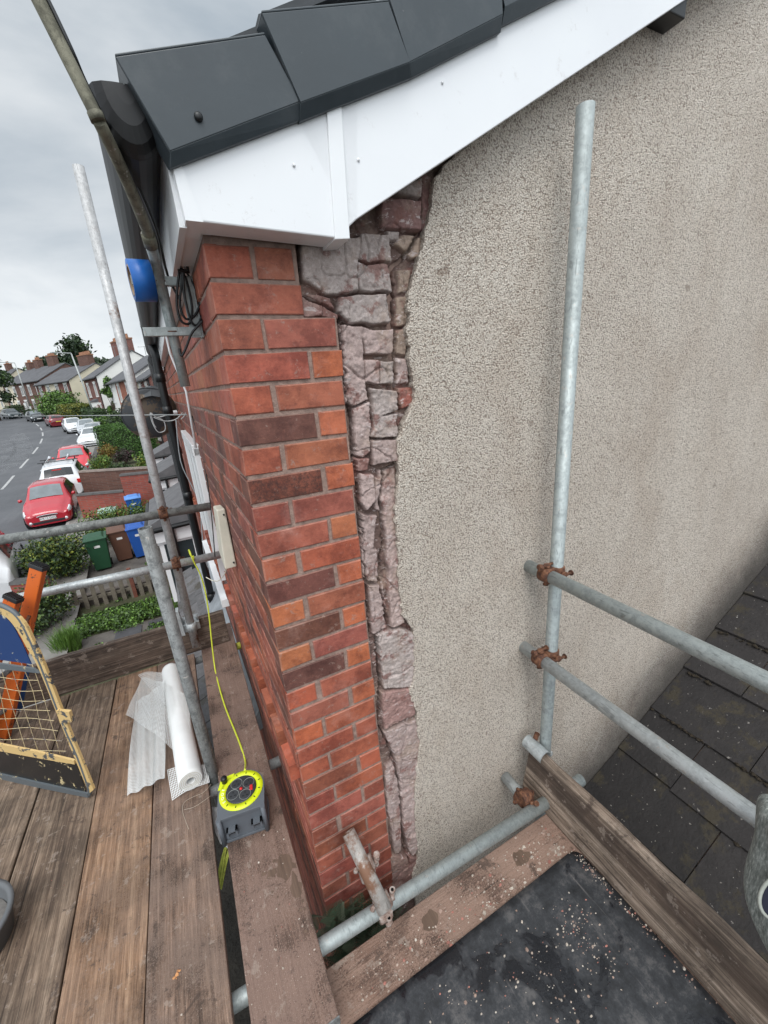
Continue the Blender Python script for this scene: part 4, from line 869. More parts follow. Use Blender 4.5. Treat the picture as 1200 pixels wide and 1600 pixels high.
for sx_ in (-.045, .048):
    m = MB()
    for a_, b_ in ((-.020, -.013), (.013, .020)): m.box(sx_+a_, sx_+b_, -.116, -.093, ZD+.045, ZD+.075, mR)
    m.box(sx_-.020, sx_+.020, -.116, -.093, ZD+.067, ZD+.075, mR); m.box(sx_-.020, sx_+.020, -.104, -.093, ZD+.045, ZD+.067, mR); fo = m.build('foot_socket', grey, reel)
    m = MB(); m.box(sx_-.010, sx_+.010, -.1065, -.104, ZD+.050, ZD+.062, mR); m.build('slot', M['black_plastic'], fo)
ring = [(r, h) for r, h in ((.0605, 0), (.0610, .0035), (.0860, .0035), (.0865, 0))]
m = MB(); m.lathe(LR(0, 0, ZT), (0, 0, 1), ring, 48); yring = m.build('yellow_ring', yel, reel)
m = MB(); m.prism([LR(x, y, ZT+.0005) for x, y in ((-.092, .030), (-.080, .082), (-.028, .088), (-.034, .070), (-.064, .050), (-.070, .028))], (0, 0, .003)); m.build('corner_panel', yel, yring)
m = MB(); m.lathe(LR(0, 0, ZT), (0, 0, 1), [(.0603, .001), (.0603, .005), (.057, .006), (0, .0062)], 40); hub = m.build('socket_hub', simple('dark_hub', (.028, .030, .034), .45, var=.05), reel)
for qx, qy in ((-.018, .030), (.030, .017), (.016, -.031), (-.031, -.016)):
    m = MB(); so_ = LR(qx, qy, ZT+.0062); m.lathe(so_, (0, 0, 1), [(.0225, 0), (.0232, .0012), (.0215, .0012), (.0212, 0)], 26); s_o = m.build('socket', simple('socket_rim', (.20, .21, .20), .4, var=.05) if 'sr' not in M else M['sr'], hub); M.setdefault('sr', s_o.data.materials[0])
    m = MB()
    for dx, dy, a_, b_ in ((0, .010, .0018, .004), (-.008, -.005, .004, .0018), (.008, -.005, .004, .0018)): m.box(qx+dx-a_, qx+dx+a_, qy+dy-b_, qy+dy+b_, ZT+.0062, ZT+.0072, mR)
    m.build('pin_holes', M['black_plastic'], s_o)
m = MB(); m.lathe(LR(0, 0, ZT+.006), (0, 0, 1), [(.006, 0), (.006, .003), (0, .0045)], 14); m.build('reset_button', M['lamp_red'], hub)
m = MB(); m.box(.034, .046, -.022, .002, ZT+.0055, ZT+.009, mR @ Matrix.Rotation(R(0), 4, 'Z')); bev(m.build('switch', M['lamp_red'], hub), .002)
m = MB()
for k_ in range(12):
    if k_ in (4, 5, 6): continue
    a_ = 2*math.pi*k_/12+.25; mm = mR @ Matrix.Translation((.0735*math.cos(a_), .0735*math.sin(a_), ZT+.0035)) @ Matrix.Rotation(a_, 4, 'Z'); m.box(-.0045, .0045, -.0018, .0018, 0, .0006, mm)
m.build('grip_slots', M['black_plastic'], yring)
m = MB(); kn = (-.066, .058); m.lathe(LR(*kn, ZT+.003), (0, 0, 1), [(.011, 0), (.0105, .012), (.0125, .013), (.0125, .024), (.010, .028), (0, .0285)], 18); m.build('winding_knob', M['black_plastic'], reel)
for ch_, ang in (('3', 148), ('O', 163), ('O', 178), ('3', 193)):
    a_ = R(ang+14); mm = mR @ Matrix.Translation((.0735*math.cos(a_), .0735*math.sin(a_), ZT+.0037)) @ Matrix.Rotation(a_+math.pi/2, 4, 'Z'); textmesh('lettering', ch_, .016, simple('white_lettering', (.8, .8, .78), .5, var=.02) if 'wl' not in M else M['wl'], mm, yring); M.setdefault('wl', bpy.data.materials['white_lettering'])
# yellow cable
cp = [LR(.015, .085, ZT+.004)]+[PZ(px, py, ZD+.006) for px, py in ((383, 1188), (374, 1160), (364, 1135), (352, 1105), (343, 1075), (336, 1045))]+[PY(px, py, y_) for px, py, y_ in ((331, 1005, 1.49), (327, 965, 1.515), (322, 930, 1.52), (314, 900, 1.52), (304, 880, 1.52))]
top_ = PY(298, 867, YR); cp += [top_+Vector((.004, -.033, -.004)), top_+Vector((0, -.02, .024)), top_+Vector((-.004, .008, .031)), top_+Vector((-.006, .031, .008)), top_+Vector((.002, .022, -.022)), top_+Vector((.010, -.004, -.031)), top_+Vector((.014, -.028, -.018)), top_+Vector((.012, -.036, .002))]
def smooth_path(P, n=6):
    Q = []
    for i in range(len(P)-1):
        p0, p1, p2, p3 = P[max(i-1, 0)], P[i], P[i+1], P[min(i+2, len(P)-1)]
        for k in range(n):
            t = k/n; Q.append(.5*((2*p1)+(p2-p0)*t+(2*p0-5*p1+4*p2-p3)*t*t+(3*p1-p0-3*p2+p3)*t**3))
    return Q+[P[-1]]
cable_y = simple('yellow_cable', (0.62, 0.68, 0.05), .45, var=.05)
m = MB(); m.tube(smooth_path(cp), .0042, 10); tag(m.build('extension_cable', cable_y), 'thin yellow extension cable from the reel up over the shiny rail', 'cable')
# ---- white paper sack and yellow rope glimpsed in the gap
m = MB(); a = [PZ(px, py, -2.10) for px, py in ((330, 1262), (362, 1262), (362, 1330), (344, 1318), (336, 1300))]; m.poly(a); o = m.build('paper_sack', simple('white_paper', (.62, .63, .64), .8, var=.15, vscale=20, bstr=.6, bscale=30, bdist=.01)); s_ = o.modifiers.new('t', 'SOLIDIFY'); s_.thickness = .004; tag(o, 'crumpled white paper glimpsed in the dark gap beside the cable reel', 'paper')
m = MB()
for k_ in range(7):
    a_ = k_*.9; P = [PZ(358+4*math.sin(a_), 1318, -2.11), PZ(352+4*math.sin(a_+.5), 1340, -2.13), PZ(347+3*math.sin(a_+1), 1362, -2.16), PZ(341+3*math.sin(a_+1.5), 1390, -2.22)]; m.tube([p+Vector((.004*math.cos(a_), .004*math.sin(a_), .002*k_)) for p in P], .0035, 6)
tag(m.build('yellow_rope', simple('yellow_rope', (.50, .55, .10), .8, var=.2, vscale=60)), 'frayed yellow rope hanging in the dark gap below the cable reel', 'rope')

# ---- roll of scrim mesh with two loose sheets
roll = thing('mesh_roll', 'roll of white fibreglass mesh with loose sheets lying on the deck boards', 'mesh roll', (-.45, 1.0, ZD))
scrim = simple('white_scrim', (0.70, 0.71, 0.70), .8, var=.05, vscale=12, bstr=.35, bscale=180, bdist=.001)
a, b = Vector((-.472, 1.500, ZD+.052)), Vector((-.395, .590, ZD+.050)); ax = (b-a).normalized()
m = MB(); m.tube([a, a+ax*.02, a+(b-a)*.5, b-ax*.02, b], [.046, .050, .051, .052, .048], 30, True, hollow=.030); ro = m.build('roll', scrim, roll)
m = MB(); sp = []
for k_ in range(60): th = k_*.42; r_ = .017+.0005*k_; sp.append(b+ax*.001+(ax.orthogonal().normalized()*math.cos(th)+ax.cross(ax.orthogonal().normalized())*math.sin(th))*r_)
m.tube(sp, .0012, 5); m.build('wound_edge', simple('cream_scrim_edge', (.52, .49, .42), .9, var=.1), ro)
def scrim_sheet(name, corners, hf, nu, nv_, wdt=.0012, segs=26):
    A, B, C_, D = [Vector(c) for c in corners]
    def S_(u, v): p = (A*(1-u)+B*u)*(1-v)+(D*(1-u)+C_*u)*v; return p+Vector((0, 0, hf(u, v)))
    m = MB()
    for i in range(nu+1):
        u = i/nu; prev = None
        for k_ in range(segs*2+1):
            v = k_/(segs*2); p = S_(u, v); q = (S_(min(1, u+.01), v)-S_(max(0, u-.01), v)); q = q.normalized()*wdt
            if prev: m.quad(prev[0], prev[1], p+q, p-q)
            prev = (p-q, p+q)
    for i in range(nv_+1):
        v = i/nv_; prev = None
        for k_ in range(segs+1):
            u = k_/segs; p = S_(u, v)+Vector((0, 0, .0007)); q = (S_(u, min(1, v+.01))-S_(u, max(0, v-.01))); q = q.normalized()*wdt
            if prev: m.quad(prev[1], prev[0], p-q, p+q)
            prev = (p-q, p+q)
    return m.build(name, scrim, roll)
F_ = lambda px, py, h=.004: PZ(px, py, ZD+h)
scrim_sheet('loose_sheet', (F_(200, 1246), F_(262, 1232), F_(262, 1080, .02), F_(213, 1095)), lambda u, v: .012+.055*u*u+.012*math.sin(5*v+3*u)+.006*math.sin(17*u+4*v), 34, 84)
scrim_sheet('loose_sheet', (F_(198, 1120, .01), F_(300, 1200, .06), F_(296, 1092, .09), F_(222, 1062, .01)), lambda u, v: .014+.05*math.sin(math.pi*u)*.6+.006*math.sin(14*u+6*v), 44, 44)
scrim_sheet('loose_sheet', (F_(270, 1252), F_(327, 1222), F_(322, 1195, .03), F_(262, 1205, .03)), lambda u, v: .006+.010*math.sin(4*u), 24, 14)
scrim_sheet('loose_sheet', (F_(262, 1106), F_(282, 1096, .05), F_(262, 1050, .07), F_(217, 1057, .02)), lambda u, v: .01+.012*math.sin(5*u), 24, 22)
m = MB(); m.tube(smooth_path([F_(330, 1225), F_(318, 1238), F_(300, 1246), F_(287, 1255), F_(286, 1270), F_(295, 1296)]), .0008, 5); m.tube(smooth_path([F_(288, 1265), F_(305, 1260), F_(330, 1243)]), .0008, 5); m.build('stray_strand', simple('strand', (.45, .38, .30), .7, var=.1), roll)

# ---- blue, cream and black guard panel with wire mesh
pa_, pb_ = PZ(145, 1246, ZD+.003), PZ(0, 1213, ZD+.003); pu = (pb_-pa_).normalized(); pn = pu.cross(Vector((0, 0, 1))).normalized()
if pn.dot(CAM-pa_) < 0: pn = -pn
Q = lambda px, py, o=0.0: PP(px, py, pa_+pn*o, pn)
panel = thing('mesh_guard', 'old steel guard panel with blue top, wire mesh middle, black bottom and chipped cream frame', 'guard panel', pa_)
def chipped(name, c, under, th=.55, rough=.5, sc=16):
    m, t, b = newmat(name); v = texco(t); f = noise(t, v, sc, 6, .7); c2 = mixc(t, ramp(t, f, [(th, (0, 0, 0)), (th+.02, (1, 1, 1))]), c, under); t.links.new(c2, b.inputs['Base Color']); b.inputs['Roughness'].default_value = rough; bump(t, f, b, .2, .002); return m
cream = chipped('chipped_cream_paint', (0.60, 0.42, 0.18), (0.07, 0.075, 0.08), .56); steel = chipped('grey_painted_steel', (0.10, 0.115, 0.125), (0.45, 0.37, 0.22), .62)
blue = chipped('blue_enamel', (0.008, 0.036, 0.135), (0.55, 0.50, 0.36), .62, .6, 22); blk = chipped('black_enamel', (0.012, 0.013, 0.014), (0.55, 0.45, 0.25), .61, .35, 20)
edge = [(-160, 945), (-60, 938), (-10, 943), (12, 950), (28, 962), (42, 985), (66, 1040), (100, 1130), (122, 1180), (140, 1232), (138, 1243)]
E3 = [Q(*p) for p in edge]
m = MB(); m.tube(smooth_path(E3, 3), .0085, 10); m.build('frame', steel, panel)
m = MB()
W_ = [Q(px, py) for px, py in ((-60, 946), (-5, 948), (20, 955), (40, 972), (55, 1002), (72, 1040), (106, 1128), (127, 1180), (148, 1232))]; I_ = [Q(px, py) for px, py in ((-60, 956), (-8, 957), (12, 963), (30, 985), (45, 1012), (64, 1046), (98, 1132), (119, 1184), (141, 1238))]
W_ = smooth_path(W_, 3); I_ = smooth_path(I_, 3)
for a, b, c, d in zip(W_, W_[1:], I_[1:], I_): m.hexa([a-pn*.004, b-pn*.004, c-pn*.004, d-pn*.004, a+pn*.006, b+pn*.006, c+pn*.006, d+pn*.006])
m.build('cream_flange', cream, panel)
def pplate(name, pts, mat, th=.003, o=0): m = MB(); m.prism([Q(*p, o) for p in pts], pn*th); return m.build(name, mat, panel)
pplate('blue_plate', [(-160, 948), (-10, 955), (8, 962), (22, 978), (36, 1005), (50, 1037), (-160, 1008)], blue)
pplate('black_plate', [(-160, 1140), (0, 1168), (60, 1181), (120, 1190), (136, 1240), (0, 1213), (-160, 1180)], blk)
for pts, mt in (([(-160, 1006), (0, 1035), (55, 1043), (64, 1050), (55, 1049), (0, 1043), (-160, 1014)], steel), ([(-160, 1132), (0, 1160), (60, 1172), (118, 1186), (119, 1192), (60, 1182), (0, 1171), (-160, 1144)], cream), ([(-160, 1176), (0, 1207), (139, 1238), (140, 1244), (0, 1216), (-160, 1185)], steel)):
    pplate('cross_bar', pts, mt, .008, .002)
m = MB(); wires = []
for i in range(9): y0 = 1058+i*15.5; x1 = 60+i*6.1; wires.append([(-160, y0-26-i), (-40, y0-6+i*.6), (0, y0+i*.8), (x1*.5, y0+4+3*math.sin(i)), (x1, y0+5+i*.3)])
for i in range(9): x0 = -90+i*17.5; wires.append([(x0, 1028+max(0, x0)*.2), (x0+16+3*math.sin(i*2), 1080), (x0+30, 1130), (x0+44+2*math.cos(i), 1178)])
for wv in wires:
    P = [Q(*p) for p in wv if p[0] < 62+(p[1]-1045)*.39]
    if len(P) > 1: m.tube(smooth_path(P, 3), .0011, 5)
m.build('wire_mesh', chipped('cream_wire', (0.58, 0.47, 0.27), (0.25, 0.22, 0.2), .55), panel)
m = MB(); m.prism([Q(92, 1107, .004), Q(112, 1109, .004), Q(116, 1125, .004), Q(98, 1126, .004)], pn*.012); m.build('hinge_tab', cream, panel)

# ---- orange ladder behind the panel
lad = thing('ladder', 'orange ladder with ribbed black rubber end caps standing behind the mesh panel', 'ladder', (-1.2, 1.45, ZD))
orange = chipped('scuffed_orange_paint', (0.62, 0.13, 0.02), (0.10, 0.05, 0.035), .61, .45, 30)
def stile(pt, pb, wd, th):
    d = (pt-pb).normalized(); s_ = (rt - d*rt.dot(d)); s_ = Vector((s_.x, s_.y, 0)); s_ = (s_-d*s_.dot(d)).normalized(); n_ = d.cross(s_)
    mm = frame_m(pb, s_, d); L = (pt-pb).length; m = MB(); m.box(-wd/2, wd/2, 0, L, -th/2, th/2, mm); o = m.build('stile', orange, lad); bev(o, .004)
    m = MB(); m.box(-wd/2-.004, wd/2+.004, L-.001, L+.020, -th/2-.006, th/2+.006, mm)
    for k_ in range(7): x_ = -wd/2+wd*(k_+.5)/7; m.box(x_-.003, x_+.003, L+.0195, L+.027, -th/2-.006, th/2+.006, mm)
    bev(m.build('rubber_cap', M['dark_trim'], o), .003); return d, s_
st1, sb1 = PY(60, 888, 1.40), PY(4, 1150, 1.46); sb1 = st1+(sb1-st1)*1.0
if sb1.z < ZD: sb1 = st1+(sb1-st1)*((ZD+.002-st1.z)/(sb1.z-st1.z))
stile(st1, sb1, .070, .03)
st2, sb2 = PY(20, 937, 1.34), PY(-60, 1190, 1.40); sb2 = st2+(sb2-st2)*((ZD+.002-st2.z)/(sb2.z-st2.z)); stile(st2, sb2, .070, .03)
for f_ in (.28, .55, .82):
    m = MB(); m.tube([st1.lerp(sb1, f_), st2.lerp(sb2, f_)], .013, 12); m.build('rung', M['rust'] if f_ < .5 else M['galv_old'], lad)
m = MB(); c = PY(46, 962, 1.37); m.tube([c, c+Vector((-.03, -.05, -.05))], .008, 8); m.build('hinge_bolt', M['rust'], lad)
# blue step tread seen through the mesh
m = MB(); m.prism([PY(38, 1040, 1.50), PY(46, 1044, 1.50), PY(34, 1110, 1.50), PY(14, 1112, 1.50)], (0, .02, 0)); tag(m.build('blue_board', chipped('blue_painted_board', (.02, .07, .20), (.3, .3, .3), .68)), 'narrow blue board leaning behind the ladder, seen through the wire mesh', 'board')
# ---- grey bucket at the left edge
bk = thing('rubber_tub', 'dark grey rubber tub, only its rim showing at the left edge', 'tub', (-1.14, .44, ZD))
_b = PZ(17, 1422, ZD+.10); bc = Vector((_b.x-.150, _b.y+.015, ZD+.001)); bc.z = ZD+.001; rub = simple('grey_rubber', (.10, .105, .11), .6, var=.1)
m = MB(); m.lathe(bc, (0, 0, 1), [(0, .003), (.125, .003), (.140, .088), (.150, .092), (.150, .103), (.136, .103), (.130, .09), (.118, .010), (0, .010)], 36); m.build('tub', rub, bk)
m = MB(); m.lathe(bc, (0, 0, 1), [(.122, .05), (.06, .055), (0, .06)], 24); m.build('contents', simple('grey_mortar_mix', (.14, .13, .12), .9, var=.3, vscale=30, bstr=.8, bscale=50, bdist=.01), bk)

# ================================================================== THINGS ON THE STREET FRONT
# aerial mast: cranked pole on a galvanised bracket
Ym = .30
mast = thing('aerial_mast', 'dull cranked aerial pole clipped to a bracket under the gutter and rising out of view', 'aerial mast', PY(290, 605, Ym))
P = [PY(290, 604, Ym), PY(262, 488, Ym), PY(245, 413, Ym-.02), PY(234, 378, .20)]
m = MB(); m.tube(P, .0135, 18); m.build('lower_pole', M['galv'], mast)
alg = galv('algae_stained_pole', (0.20, 0.19, 0.14), .6, .3, grime=.8)
P = [PY(235, 381, .205), PY(228, 355, .16), PY(192, 268, 0), PY(153, 187, -.12)]; m = MB(); m.tube(smooth_path(P, 3), [.0135-.0035*i/9 for i in range(10)], 18); m.tube([PY(236, 384, .21), PY(231, 366, .18)], .0155, 18); m.build('middle_pole', alg, mast)
YU = -.12; d_ = (PY(150, 182, YU)-PY(58, -4, YU)); P = [PY(153, 187, YU), PY(150, 180, YU), PY(58, -4, YU), PY(58, -4, YU)-d_*.9]; m = MB(); m.tube(P, .0100, 18); m.tube([PY(154, 190, YU), PY(148, 176, YU)], .0118, 18); m.build('upper_pole', alg, mast)
m = MB(); off = Vector((.02, .02, 0)); P = [PY(70, -4, YU)-d_*.9, PY(74, -2, YU), PY(112, 78, YU), PY(132, 125, YU+.02), PY(162, 185, YU+.04), PY(206, 270, .04), PY(245, 360, .19), PY(262, 430, Ym-.01), PY(282, 470, Ym-.01)]; m.tube(smooth_path(P, 4), .0032, 8); m.build('coaxial_cable', M['black_plastic'], mast)
br = thing('mast_bracket', 'galvanised steel wall bracket holding the aerial pole on the brick front', 'bracket', FP(.3, -.1, 0))
s_b = .30
def fbox(m, s0, s1, o0, o1, z0, z1): m.hexa([FP(s0, z0, o0), FP(s0, z0, o1), FP(s1, z0, o1), FP(s1, z0, o0), FP(s0, z1, o0), FP(s0, z1, o1), FP(s1, z1, o1), FP(s1, z1, o0)])
m = MB(); fbox(m, s_b-.018, s_b+.018, .001, .006, -.160, -.005); fbox(m, s_b-.018, s_b-.014, .006, .034, -.160, -.005); bev(m.build('wall_plate', M['galv'], br), .001)
for z0 in (-.154, -.030):
    m = MB(); fbox(m, s_b-.020, s_b-.016, .0062, .150, z0, z0+.022); fbox(m, s_b-.016, s_b-.002, .0062, .150, z0, z0+.003); bev(m.build('arm', M['galv'], br), .001)
    c_ = PY(262, 488, Ym) if z0 < -.1 else PY(246, 418, Ym); c_ = Vector((c_.x, c_.y, z0+.011))
    m = MB(); m.tube([c_+Vector((-.019, .012, 0)), c_+Vector((-.019, -.012, 0)), c_+Vector((-.010, -.019, 0)), c_+Vector((.010, -.019, 0)), c_+Vector((.019, -.012, 0)), c_+Vector((.019, .012, 0)), c_+Vector((.045, .0, 0))], .0035, 8); m.build('u_bolt', M['rust'], br)
p = PY(278, 357, .30); m = MB(); m.prism([PY(273, 356, .30), PY(285, 357, .30), PY(293, 414, .30), PY(279, 413, .30)], (0, .004, 0)); m.build('grey_strip', simple('grey_primer', (.19, .20, .23), .5, var=.05), br)
m = MB()
for pts in (((283, 418), (284, 440), (281, 475), (290, 498), (305, 492), (312, 470), (300, 440), (288, 420)), ((286, 420), (288, 460), (298, 500), (308, 508), (316, 490), (312, 478)), ((280, 425), (276, 470), (282, 500), (296, 505), (300, 480), (292, 440), (284, 422)), ((318, 500), (300, 520), (292, 540), (284, 556), (280, 545))):
    m.tube(smooth_path([PY(a, b, .26+.004*i) for i, (a, b) in enumerate(pts)], 5), .0032, 8)
m.tube([PY(276, 412, .262), PY(292, 413, .262), PY(294, 424, .262), PY(280, 424, .262)], .006, 8, closed=True)
tag(m.build('cable_loops', M['black_plastic']), 'loops of black cable hanging over the galvanised wall bracket', 'cable')
# roll of blue tape hung on the bracket arm
tp = thing('tape_roll', 'roll of bright blue tape hanging beside the aerial pole', 'tape', PY(222, 440, .27))
c = PY(222, 439, .27); ax = Vector((1, .12, .02)).normalized(); R_ = .0485
m = MB(); m.lathe(c-ax*.026, ax, [(R_-.012, 0), (R_, 0), (R_, .050), (R_-.012, .050), (R_-.012, 0)], 40); m.build('tape', simple('blue_tape', (.010, .115, .42), .42, var=.12, vscale=30), tp)
m = MB(); m.lathe(c-ax*.0262, ax, [(R_-.016, 0), (R_-.0125, 0), (R_-.0125, .0504), (R_-.016, .0504), (R_-.016, 0)], 30); m.build('core', simple('card_core', (.30, .22, .15), .9, var=.1), tp)
# satellite dish seen from behind
dY = 3.6; dc = PY(235, 646, dY); dish = thing('satellite_dish', 'dark weathered satellite dish seen from behind on the brick front', 'satellite dish', dc)
ax = (dc-CAM).normalized()*.92+Vector((-.15, 0, .25)); ax.normalize(); Rd = .245
drk = chipped('weathered_dark_dish', (0.055, 0.060, 0.066), (0.13, 0.10, 0.075), .50, .6, 5)
m = MB(); pr = [(1e-4, -.055)]+[(Rd*q_, -.055*(1-q_*q_)) for q_ in np.linspace(.1, 1, 10)]; m.lathe(dc, ax, pr, 44); o = m.build('reflector', drk, dish); s_ = o.modifiers.new('t', 'SOLIDIFY'); s_.thickness = .004
for v_ in o.data.vertices: pass
m = MB(); u_ = ax.orthogonal().normalized(); v2 = ax.cross(u_); m.tube([dc+(u_*math.cos(t)+v2*math.sin(t))*Rd for t in np.linspace(0, 6.283, 40, endpoint=False)], .005, 6, closed=True); m.build('rim', drk, dish)
m = MB(); a = [PY(*q, dY) for q in ((214, 622), (219, 609), (236, 603), (252, 607), (261, 620))]; b = [PY(*q, dY-.10) for q in ((212, 629), (224, 622), (237, 619), (250, 621), (264, 628))]
for i in range(4): m.quad(a[i], a[i+1], b[i+1], b[i])
o = m.build('top_lip', drk, dish); s_ = o.modifiers.new('t', 'SOLIDIFY'); s_.thickness = .006
m = MB(); a = PY(240, 650, dY-.08); b = PY(262, 646, dY-.1); c = PY(285, 645, dY); m.tube([dc-ax*.055, a, b], .014, 10); m.tube([b, c], .016, 10); m.build('mount_arm', M['dark_trim'], dish)
m = MB(); m.tube([PY(262, 646, dY-.14), PY(277, 644, dY-.14)], .020, 8); m.build('clamp', M['upvc'], dish)
m = MB()
for pts in (((263, 648), (245, 652), (235, 645), (238, 660), (247, 675), (258, 672), (256, 658), (245, 652)), ((236, 646), (240, 662), (244, 668)), ((285, 645), (275, 655), (258, 658), (240, 652)), ((292, 640), (288, 650), (283, 655))):
    m.tube(smooth_path([PY(a, b, 2.2) for a, b in pts], 4), .0035, 6)
tag(m.build('grey_wire_loops', simple('grey_wire', (.42, .43, .43), .5, .3, var=.1)), 'thin grey wire loops hanging in front of the satellite dish', 'cable')
m = MB(); m.tube([PY(292, 648, 1.6), PY(-40, 651, 26)], .004, 6); tag(m.build('telephone_wire', simple('grey_wire2', (.25, .26, .26), .6, var=.1)), 'thin telephone wire running from the brick front out over the street', 'wire')
m = MB(); m.tube(smooth_path([PY(300, 650, 1.5), PY(312, 690, 1.45), PY(322, 740, 1.4), PY(330, 800, 1.35), PY(336, 870, 1.3)], 4), .003, 6); tag(m.build('black_wire', M['black_plastic']), 'thin black wire running down the brick front beside the white conduit', 'wire')
m = MB(); m.tube(smooth_path([PY(275, 655, 2.9), PY(282, 720, 2.9), PY(300, 760, 2.9), PY(312, 790, 2.9), PY(318, 860, 2.9), PY(326, 890, 2.9)], 4), .0045, 6); tag(m.build('grey_cable', simple('grey_wire3', (.30, .31, .32), .6, var=.1)), 'slack grey cable hanging beside the black downpipe', 'wire')
# alarm box
al = thing('alarm_box', 'cream plastic alarm box fixed on the brick front above the shiny rail', 'alarm box', FP(.8, -1.0, 0))
def alp(px, py, y): return PY(px, py, y)
s1 = .70; m = MB(); zt_, zb_ = -.775, -1.045; o1, o2 = .052, .036
m.hexa([FP(s1, zb_, .002), FP(s1, zb_, o1), FP(s1+.16, zb_+.03, o1), FP(s1+.16, zb_+.03, .002), FP(s1, zt_, .002), FP(s1, zt_-.0, o2), FP(s1+.16, zt_-.02, o2), FP(s1+.16, zt_-.02, .002)]); bev(m.build('cover', M['cream_plastic'], al), .006, 3)
for z_ in (-.80, -1.02):
    m = MB(); m.tube([FP(s1-.001, z_, .012), FP(s1-.006, z_, .012)], .004, 8); m.build('screw', M['dark_trim'], al)
m = MB(); m.tube(smooth_path([PY(352, 880, .80), PY(353, 892, .80), PY(345, 905, .9), PY(335, 908, .95), PY(322, 902, 1.0)], 5), .0025, 6); tag(m.build('cream_wire', M['cream_plastic']), 'loose cream wire drooping below the alarm box', 'wire')

# ---- grey marl sweatshirt hung over the rail at the right edge
def marl():
    m, t, b = newmat('grey_marl_cloth'); v = texco(t); vs_ = texco(t, (1, 1, .18), (.3, .2, .5))
    c = ramp(t, noise(t, vs_, 210, 4, .7), [(.35, (.09, .10, .09)), (.55, (.20, .215, .20)), (.7, (.38, .39, .36))]); t.links.new(c, b.inputs['Base Color']); b.inputs['Roughness'].default_value = .95; bump(t, noise(t, vs_, 160, 4, .7), b, .5, .002); return m
mj = marl(); jk = thing('sweatshirt', 'grey marl sweatshirt hanging over the rail at the right edge of the picture', 'sweatshirt', (.93, -.9, -1.5))
cl = [(1236, 1268, .10), (1240, 1300, .12), (1245, 1335, .13), (1250, 1370, .15), (1250, 1410, .165), (1250, 1450, .17), (1254, 1492, .15), (1266, 1530, .12), (1282, 1575, .085), (1290, 1620, .075)]
XJ = .90; m = MB(); m.smooth = True; rings = []
for i, (px, py, w_) in enumerate(cl):
    c = PX(px, py, XJ); n0 = len(m.v)
    for k_ in range(28):
        th = 2*math.pi*k_/28; f_ = 1+.10*math.sin(3*th+i*.5)+.08*math.sin(7*th-i*.4)+.04*math.sin(11*th+i); m.v.append(c+Vector((.055*math.sin(th)*f_, .55*w_*math.cos(th)*f_, .0)))
    rings.append(n0)
for a, b in zip(rings, rings[1:]):
    for k_ in range(28): j = (k_+1) % 28; m.face((a+k_, a+j, b+j, b+k_))
m.smooth = False; m.face([rings[-1]+k_ for k_ in range(28)]); m.face([rings[0]+k_ for k_ in range(28)][::-1])
o = m.build('body', mj, jk); sb = o.modifiers.new('s', 'SUBSURF'); sb.levels = 1; sb.render_levels = 2
nrm = (CAM-PX(1200, 1420, XJ)).normalized(); pc = PX(1224, 1402, XJ-.058); u_ = Vector((0, 0, 1)).cross(nrm).normalized(); v2 = nrm.cross(u_)
m = MB(); m.tube([pc+nrm*.012+u_*(math.cos(t)*.030+.012*math.sin(t))+v2*math.sin(t)*.054 for t in np.linspace(0, 6.283, 30, endpoint=False)], .0036, 8, closed=True); m.build('pocket_rim', simple('pale_grey_ribbing', (.27, .28, .25), .9, var=.1, vscale=60), jk)
m = MB(); m.poly([pc+nrm*.010+u_*(math.cos(t)*.029+.012*math.sin(t))+v2*math.sin(t)*.052 for t in np.linspace(0, 6.283, 30, endpoint=False)]); m.build('navy_lining', simple('navy_lining', (.008, .009, .022), .9, var=.2), jk)

# ================================================================== SLATE ROOF OF THE REAR OUTBUILDING
ob = thing('outbuilding', 'low outbuilding with an old slate roof against the pebbledashed gable', 'outbuilding', (2.2, -2.5, -4.9))
Rz = lambda x: -2.565+(x-1.503)*.555
xs = [2.89+.29*2, 2.89+.29, 2.89, 2.601, 2.30, 2.019, 1.737, 1.47, 1.19, .91, .63]
xs = [2.89+.285*k for k in range(9, 0, -1)]+[2.89, 2.601, 2.30, 2.019, 1.737, 1.47, 1.19, .91, .63]
mb = MB(); SLC = lambda: tuple(x*q_ for q_ in (random.uniform(.75, 1.2),) for x in (0.0235, 0.0205, 0.0200))+(1,)
for r_, x0 in enumerate(xs):           # x0 = lower edge; the slate runs up-slope (+x)
    xw = .36; y = -.011-(.28 if r_ % 2 else 0.5)*random.uniform(.95, 1.05); ys_ = [-.011, y]
    while y > -6: y -= random.uniform(.49, .53) if r_ < 30 else .25; ys_.append(y)
    for a, b in zip(ys_, ys_[1:]):
        mb.cur = SLC(); g = .005; e = random.uniform(-.012, .014); lz = random.uniform(0, .009); ya, yb = a-g/2, b+g/2
        A = lambda x, y_, dz: (x, y_, Rz(x)+dz)
        xa = x0+e; c0 = .02*random.random() if random.random() < .2 else 0
        mb.hexa([A(xa, yb, .012+lz), A(xa+c0, ya, .012+lz), A(x0+xw, ya, -.004), A(x0+xw, yb, -.004), A(xa, yb, .021+lz), A(xa+c0, ya, .021+lz), A(x0+xw, ya, .003), A(x0+xw, yb, .003)][::1])
mb.build('slate_roof', M['slate'], ob, color=True)
mb = MB(); mb.hexa([(.66, -6, -4.95), (5.6, -6, -4.95), (5.6, -.012, -4.95), (.66, -.012, -4.95), (.66, -6, Rz(.66)-.02), (5.6, -6, Rz(5.6)-.02), (5.6, -.012, Rz(5.6)-.02), (.66, -.012, Rz(.66)-.02)]); mb.build('wall', M['mortar'], ob)
m = MB()
